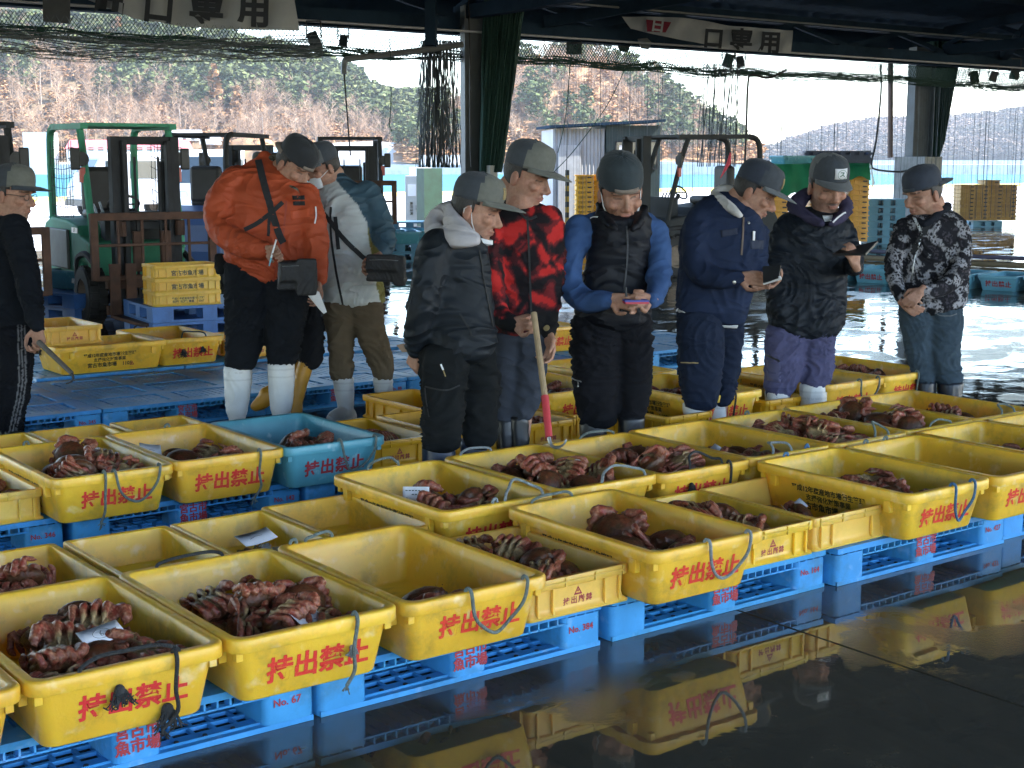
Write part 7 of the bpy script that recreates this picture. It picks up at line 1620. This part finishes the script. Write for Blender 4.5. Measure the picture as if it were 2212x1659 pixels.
# ------------------------------------------------ man with the badge cap
S = Person(8.4, Z4, 'person in a black jacket and purple trousers, white badge on the cap, holding a tablet')
S.head(570, 118, 12, 18, 0, 1.30, -.02, mous=1, stubble=.35, neck=(562, 205, .02))
S.hand(470, 612, (.18, -1, .1), (-.2, 0, -1), (.28, .5, .6, .65), .4, True, -.05, 1.1)
S.hand(668, 388, (-.35, .75, .45), (-.5, .3, -.8), (.7, .75, .8, .85), .6, False, -.40, .98)
S.finish_body([[(562, 210, 0), (520, 340, 0), (500, 590, 0), (425, 630, 0), (420, 740, 0), (398, 920, 0)], [(500, 590, 0), (545, 630, 0), (540, 740, 0), (520, 920, 0)], [(562, 210, 0), (430, 275, 0), (402, 450, -.05), (465, 600, -.05)], [(562, 210, 0), (630, 262, 0), (656, 400, -.1), (665, 405, -.34)]])
mb = MB(); S.rows(mb, [(196, 450, 622, .06), (215, 410, 636, .02), (245, 390, 646), (300, 382, 650), (360, 376, 640), (420, 372, 634), (480, 366, 632), (540, 362, 630), (588, 372, 622), (624, 432, 602)], .64)
S.limb(mb, [(425, 270, 46, -.02), (404, 375, 46, -.05), (404, 475, 47, -.06), (428, 555, 42, -.06), (464, 608, 32, -.06)]); S.limb(mb, [(628, 252, 30, 0), (650, 320, 31, -.04), (656, 385, 33, -.10), (662, 392, 28, -.22), (664, 398, 22, -.33)])
S.garment('jacket', mb, (.0075, .011, .017), 'shell_cloth', .0105, .0075, 1.0, 4, 71)
mb = MB(); S.rows(mb, [(595, 362, 500), (660, 355, 500), (720, 357, 492), (775, 357, 476), (815, 358, 452), (842, 364, 436)], .85); S.rows(mb, [(595, 478, 598), (680, 488, 593), (740, 490, 590), (785, 482, 578), (815, 490, 560)], .9)
S.garment('trousers', mb, (.075, .075, .145), 'cloth', .0105, .008, 1.1, 4, 72)
S.boots([([(815, 356, 441), (860, 358, 441), (905, 362, 436), (940, 366, 432)], (.1, -1)), ([(792, 474, 568), (850, 476, 566), (905, 480, 560), (940, 484, 556)], (.5, -.85))], (.60, .60, .58), True, 73)
mb = MB(); S.limb(mb, [(500, 140, 22, .08), (470, 168, 30, .06), (460, 190, 26, .0), (502, 222, 22, -.10), (548, 242, 14, -.18)]); S.limb(mb, [(628, 165, 22, .06), (632, 196, 24, .0), (614, 222, 20, -.10), (584, 243, 13, -.18)]); S.garment('hood', mb, (.045, .040, .075), 'cloth', .0095, .005, 1.1, 4, 74)
S.cap((M_['cap_grey'], M_['cap_slate'], M_['cap_grey']), False, .012, ('su', .012), -2, .082); S.hair(low=-.05)
S.ribbon('zipper', ('hood', 'jacket'), [(588, 240), (606, 222), (630, 206)], .009, M_['paper'], .003); S.ribbon('pocket_zip', 'trousers', [(362, 690), (384, 700), (408, 714)], .010, M_['black']); S.patch('cargo_pocket', 'trousers', [(362, 706), (410, 716), (410, 786), (364, 778)], mat('purple_pocket', (.070, .070, .135), .85, .1, 9), .005)
S.patch('undershirt', ('hood', 'jacket'), [(552, 216), (588, 214), (582, 234), (560, 236)], M_['mask'], .004)
tb = empty('tablet', S.p(668, 340, -.50), 0, 'black tablet in a folding cover held out by the man with the badge cap', 'tablet')
def tpart(quad, n, m, th):
    w = [S.p(x, y, d) - tb.location for x, y, d in quad]; o = MB().add(w, [(0, 1, 2, 3)]).build(n, m, tb); o.modifiers.new('s', 'SOLIDIFY').thickness = th
tpart([(590, 352, -.44), (612, 338, -.36), (742, 308, -.40), (700, 352, -.56)], 'cover', M_['black'], .012); tpart([(600, 348, -.45), (616, 337, -.375), (690, 322, -.40), (676, 344, -.50)], 'screen', M_['glass'], .004)
# ------------------------------------------------ man in the patterned fleece
R_m = Person(8.9, Z5, 'person in a black and white leaf patterned fleece and jeans, hands folded')
R_m.head(228, 142, -66, 14, -2, 1.24, 0, neck=(258, 205, 0), stubble=.1)
R_m.hand(222, 508, (-.72, -.65, .2), (.2, -.3, -1), (.8, .85, .9, .95), .6, False, -.40, 1.02)
R_m.hand(152, 556, (.75, -.5, .2), (.2, .2, -1), (.8, .9, 1.0, 1.0), .5, True, -.34, 1.0)
R_m.finish_body([[(258, 210, 0), (268, 330, 0), (255, 560, 0), (205, 600, 0), (212, 740, 0), (238, 980, 0)], [(255, 560, 0), (310, 600, 0), (312, 740, 0), (330, 980, 0)], [(258, 210, 0), (165, 270, .06), (112, 420, -.12), (150, 545, -.32)], [(258, 210, 0), (362, 285, -.08), (365, 420, -.18), (232, 512, -.37)]])
mb = MB(); R_m.rows(mb, [(200, 240, 336, .06), (216, 182, 364, .03), (240, 144, 386), (275, 130, 402), (320, 127, 408), (370, 122, 410), (420, 122, 405), (480, 127, 400), (540, 133, 394), (572, 146, 380)], .66)
R_m.limb(mb, [(160, 268, 40, 0), (122, 370, 33, -.08), (112, 430, 30, -.14), (132, 505, 27, -.26), (152, 548, 21, -.33)]); R_m.limb(mb, [(362, 282, 44, -.04), (370, 390, 38, -.12), (335, 475, 35, -.26), (262, 512, 28, -.36), (230, 510, 22, -.39)])
def leaves(co, c, s):
    for i, p in enumerate(co):
        v = Vector(p); a = mnoise.noise(v*17+Vector((5, 0, 0))); f = 1-abs(mnoise.noise(v*55))*2.6; b_ = mnoise.noise(v*70)
        if a > .02 and f + b_*.5 > .30: t = min(1, (a-.02)*5+.35); c[i] = (.27*t+.02, .265*t+.02, .285*t+.02)
        elif a < -.32 and b_ > .1: c[i] = (.055, .05, .06)
    return c
R_m.garment('fleece', mb, (.016, .016, .020), 'cloth', .0075, .006, 1.0, 3, 81, leaves)
mb = MB(); R_m.rows(mb, [(560, 134, 268), (640, 140, 260), (720, 158, 258), (800, 178, 264), (845, 190, 270), (866, 200, 268)], .9); R_m.rows(mb, [(560, 232, 374), (640, 244, 374), (720, 250, 371), (800, 262, 371), (845, 274, 378), (868, 284, 372)], .9)
R_m.garment('jeans', mb, (.042, .062, .082), 'cloth', .0105, .007, 1.1, 4, 82)
R_m.boots([([(858, 198, 276), (900, 202, 274), (960, 208, 270), (990, 212, 266)], (-.7, -.7)), ([(860, 280, 381), (910, 284, 376), (960, 290, 370), (990, 294, 364)], (-.5, -.85))], (.013, .018, .028), False, 83)
R_m.cap((M_['cap_navy'], M_['cap_navy'], M_['cap_slate']), True, .010, tilt=2); R_m.hair(low=-.085, front=-.05)
mb = MB(); R_m.limb(mb, [(320, 186, 18, .05), (298, 210, 22, .0), (266, 238, 18, -.10), (232, 256, 12, -.14)]); R_m.limb(mb, [(212, 205, 14, .08), (205, 230, 16, .0), (222, 252, 12, -.12)]); R_m.garment('collar', mb, (.012, .014, .020), 'cloth', .009, .004, 1, 4, 84)
R_m.ribbon('strap', 'fleece', [(262, 232), (232, 280), (205, 330), (188, 372)], .042, M_['strap']); R_m.ribbon('zipper', 'fleece', [(222, 290), (208, 350), (192, 400), (187, 470)], .009, M_['steel'], .003)
R_m.patch('collar_flap', 'fleece', [(186, 228), (200, 232), (224, 280), (214, 282)], M_['mask'], .004); R_m.ribbon('pocket_seam', 'jeans', [(270, 582), (290, 604), (330, 606), (355, 598)], .006, M_['cap_grey'], .002)
# ------------------------------------------------ old man at the left edge
O_ = Person(8.4, Z6, 'old person in glasses and black tracksuit at the left edge, carrying a hand hook')
O_.head(46, 125, 76, 8, 2, 1.24, 0, neck=(25, 215, 0), stubble=.15)
O_.hand(124, 562, (.12, -1, .1), (-.3, .0, .9), (.9, .95, 1.0, 1.05), .7, True, -.22, 1.15)
O_.finish_body([[(25, 220, 0), (20, 350, 0), (15, 560, 0), (35, 600, -.05), (35, 740, -.05), (20, 930, -.05)], [(15, 560, 0), (-20, 600, .1), (-20, 740, .1), (-25, 930, .1)], [(25, 220, 0), (60, 250, -.1), (92, 400, -.18), (124, 552, -.21)], [(25, 220, 0), (-30, 260, .15), (-40, 420, .15)]])
mb = MB(); O_.rows(mb, [(165, -18, 50, .03), (195, -40, 78), (235, -55, 92), (300, -62, 102), (380, -64, 108), (460, -64, 108), (540, -62, 106), (582, -58, 100)], .7); O_.limb(mb, [(48, 235, 50, -.06), (78, 340, 44, -.12), (98, 440, 39, -.16), (115, 520, 32, -.20), (124, 558, 25, -.22)])
O_.garment('jacket', mb, (.008, .010, .014), 'cloth', .0105, .007, 1.0, 4, 91)
def stripes(co, c, s):
    for i, p in enumerate(co):
        v = Vector(p) - Vector((0, 0, CAM_H)); dz = depth_of(p); fx = CX + FPX*(v.x*sp - v.y*cp)/dz; fy = CY + FPX*((-v.z)*cP - (v.x*cp+v.y*sp)*sP)/dz; zx, zy = (fx-s.ox)/s.k, (fy-s.oy)/s.k; u = zx - np.interp(zy, [570, 740, 800, 920], [62, 66, 58, 30])
        if dz < s.D+.02 and any(abs(u-k) < 2.3 for k in (-2, 9, 20)): c[i] = (.15, .15, .16)
    return c
mb = MB(); O_.rows(mb, [(565, -22, 108, -.03), (640, -12, 108, -.03), (720, -6, 104, -.03), (800, -10, 96, -.03), (850, -22, 80, -.03), (935, -26, 70, -.03)], .85); O_.rows(mb, [(565, -62, 30, .08), (700, -60, 25, .08), (860, -60, 10, .08), (935, -58, 8, .08)], .85)
O_.garment('trousers', mb, (.007, .008, .011), 'cloth', .0075, .008, 1.2, 3, 92, stripes)
O_.boots([([(900, -22, 66, -.03), (940, -16, 60, -.03)], (.9, -.4)), ([(900, -55, 5, .08), (940, -50, 0, .08)], (.9, -.4))], (.014, .015, .017), False, 93)
O_.cap((M_['cap_slate'], M_['cap_olive'], M_['cap_slate']), False, .010, None, -4, .092); O_.hair(low=-.045)
S_ = O_.H @ Matrix.Scale(O_.hs, 4); q = MB()
for sx in (-1, 1): q.tube([S_ @ Vector((sx*.033+.021*math.cos(a), -.094+.006*abs(math.cos(a)), .002+.015*math.sin(a))) for a in [k*PI/10 for k in range(21)]], .0018, 5).tube([S_ @ Vector((sx*.056, -.088, .006)), S_ @ Vector((sx*.079, -.03, .006)), S_ @ Vector((sx*.080, .02, .0))], .0018, 5)
q.tube([S_ @ Vector((-.012, -.096, .006)), S_ @ Vector((.012, -.096, .006))], .0018, 5); O_.add('glasses', q, [M_['black']])
a, b_ = O_.p(128, 612, -.30), O_.p(238, 716, -.42); e_ = empty('hand_hook', b_, 0, 'short wooden handled hand hook held by the old man', 'hook')
mb = MB().tube([a-b_, Vector((0, 0, 0))], [.016, .013], 10); mb.build('handle', mat('grey_worn_wood', (.10, .09, .08), .7, .3, 30), e_)
mb = MB().tube([v - b_ for v in curve([b_, O_.p(243, 732, -.43), O_.p(236, 744, -.43), O_.p(220, 750, -.42)], 5)], [.008]*6+[.006]*5+[.004]*5, 8); mb.build('hook', M_['dark_steel'], e_)
# ------------------------------------------------ driver in the dark blue forklift
dv = Person(21.4, Z1, 'person in a dark cap sitting in the dark blue forklift beyond the man in orange')
dv.head(212, 108, 180, 5, 0, 1.05, 0, neck=(212, 128, 0)); dv.finish_body([[(212, 130, 0), (212, 190, 0)], [(212, 135, 0), (180, 145, 0), (170, 185, -.1)], [(212, 135, 0), (244, 145, 0), (250, 185, -.1)]])
mb = MB(); dv.rows(mb, [(128, 200, 224), (136, 178, 246), (160, 172, 252), (200, 176, 248)], .6); dv.garment('jacket', mb, (.03, .035, .04), 'cloth', .02, .006, 1, 3, 99); dv.cap((M_['cap_olive'], M_['cap_olive'], M_['cap_olive'])); dv.hair()

for q in PEOPLE: q.done()
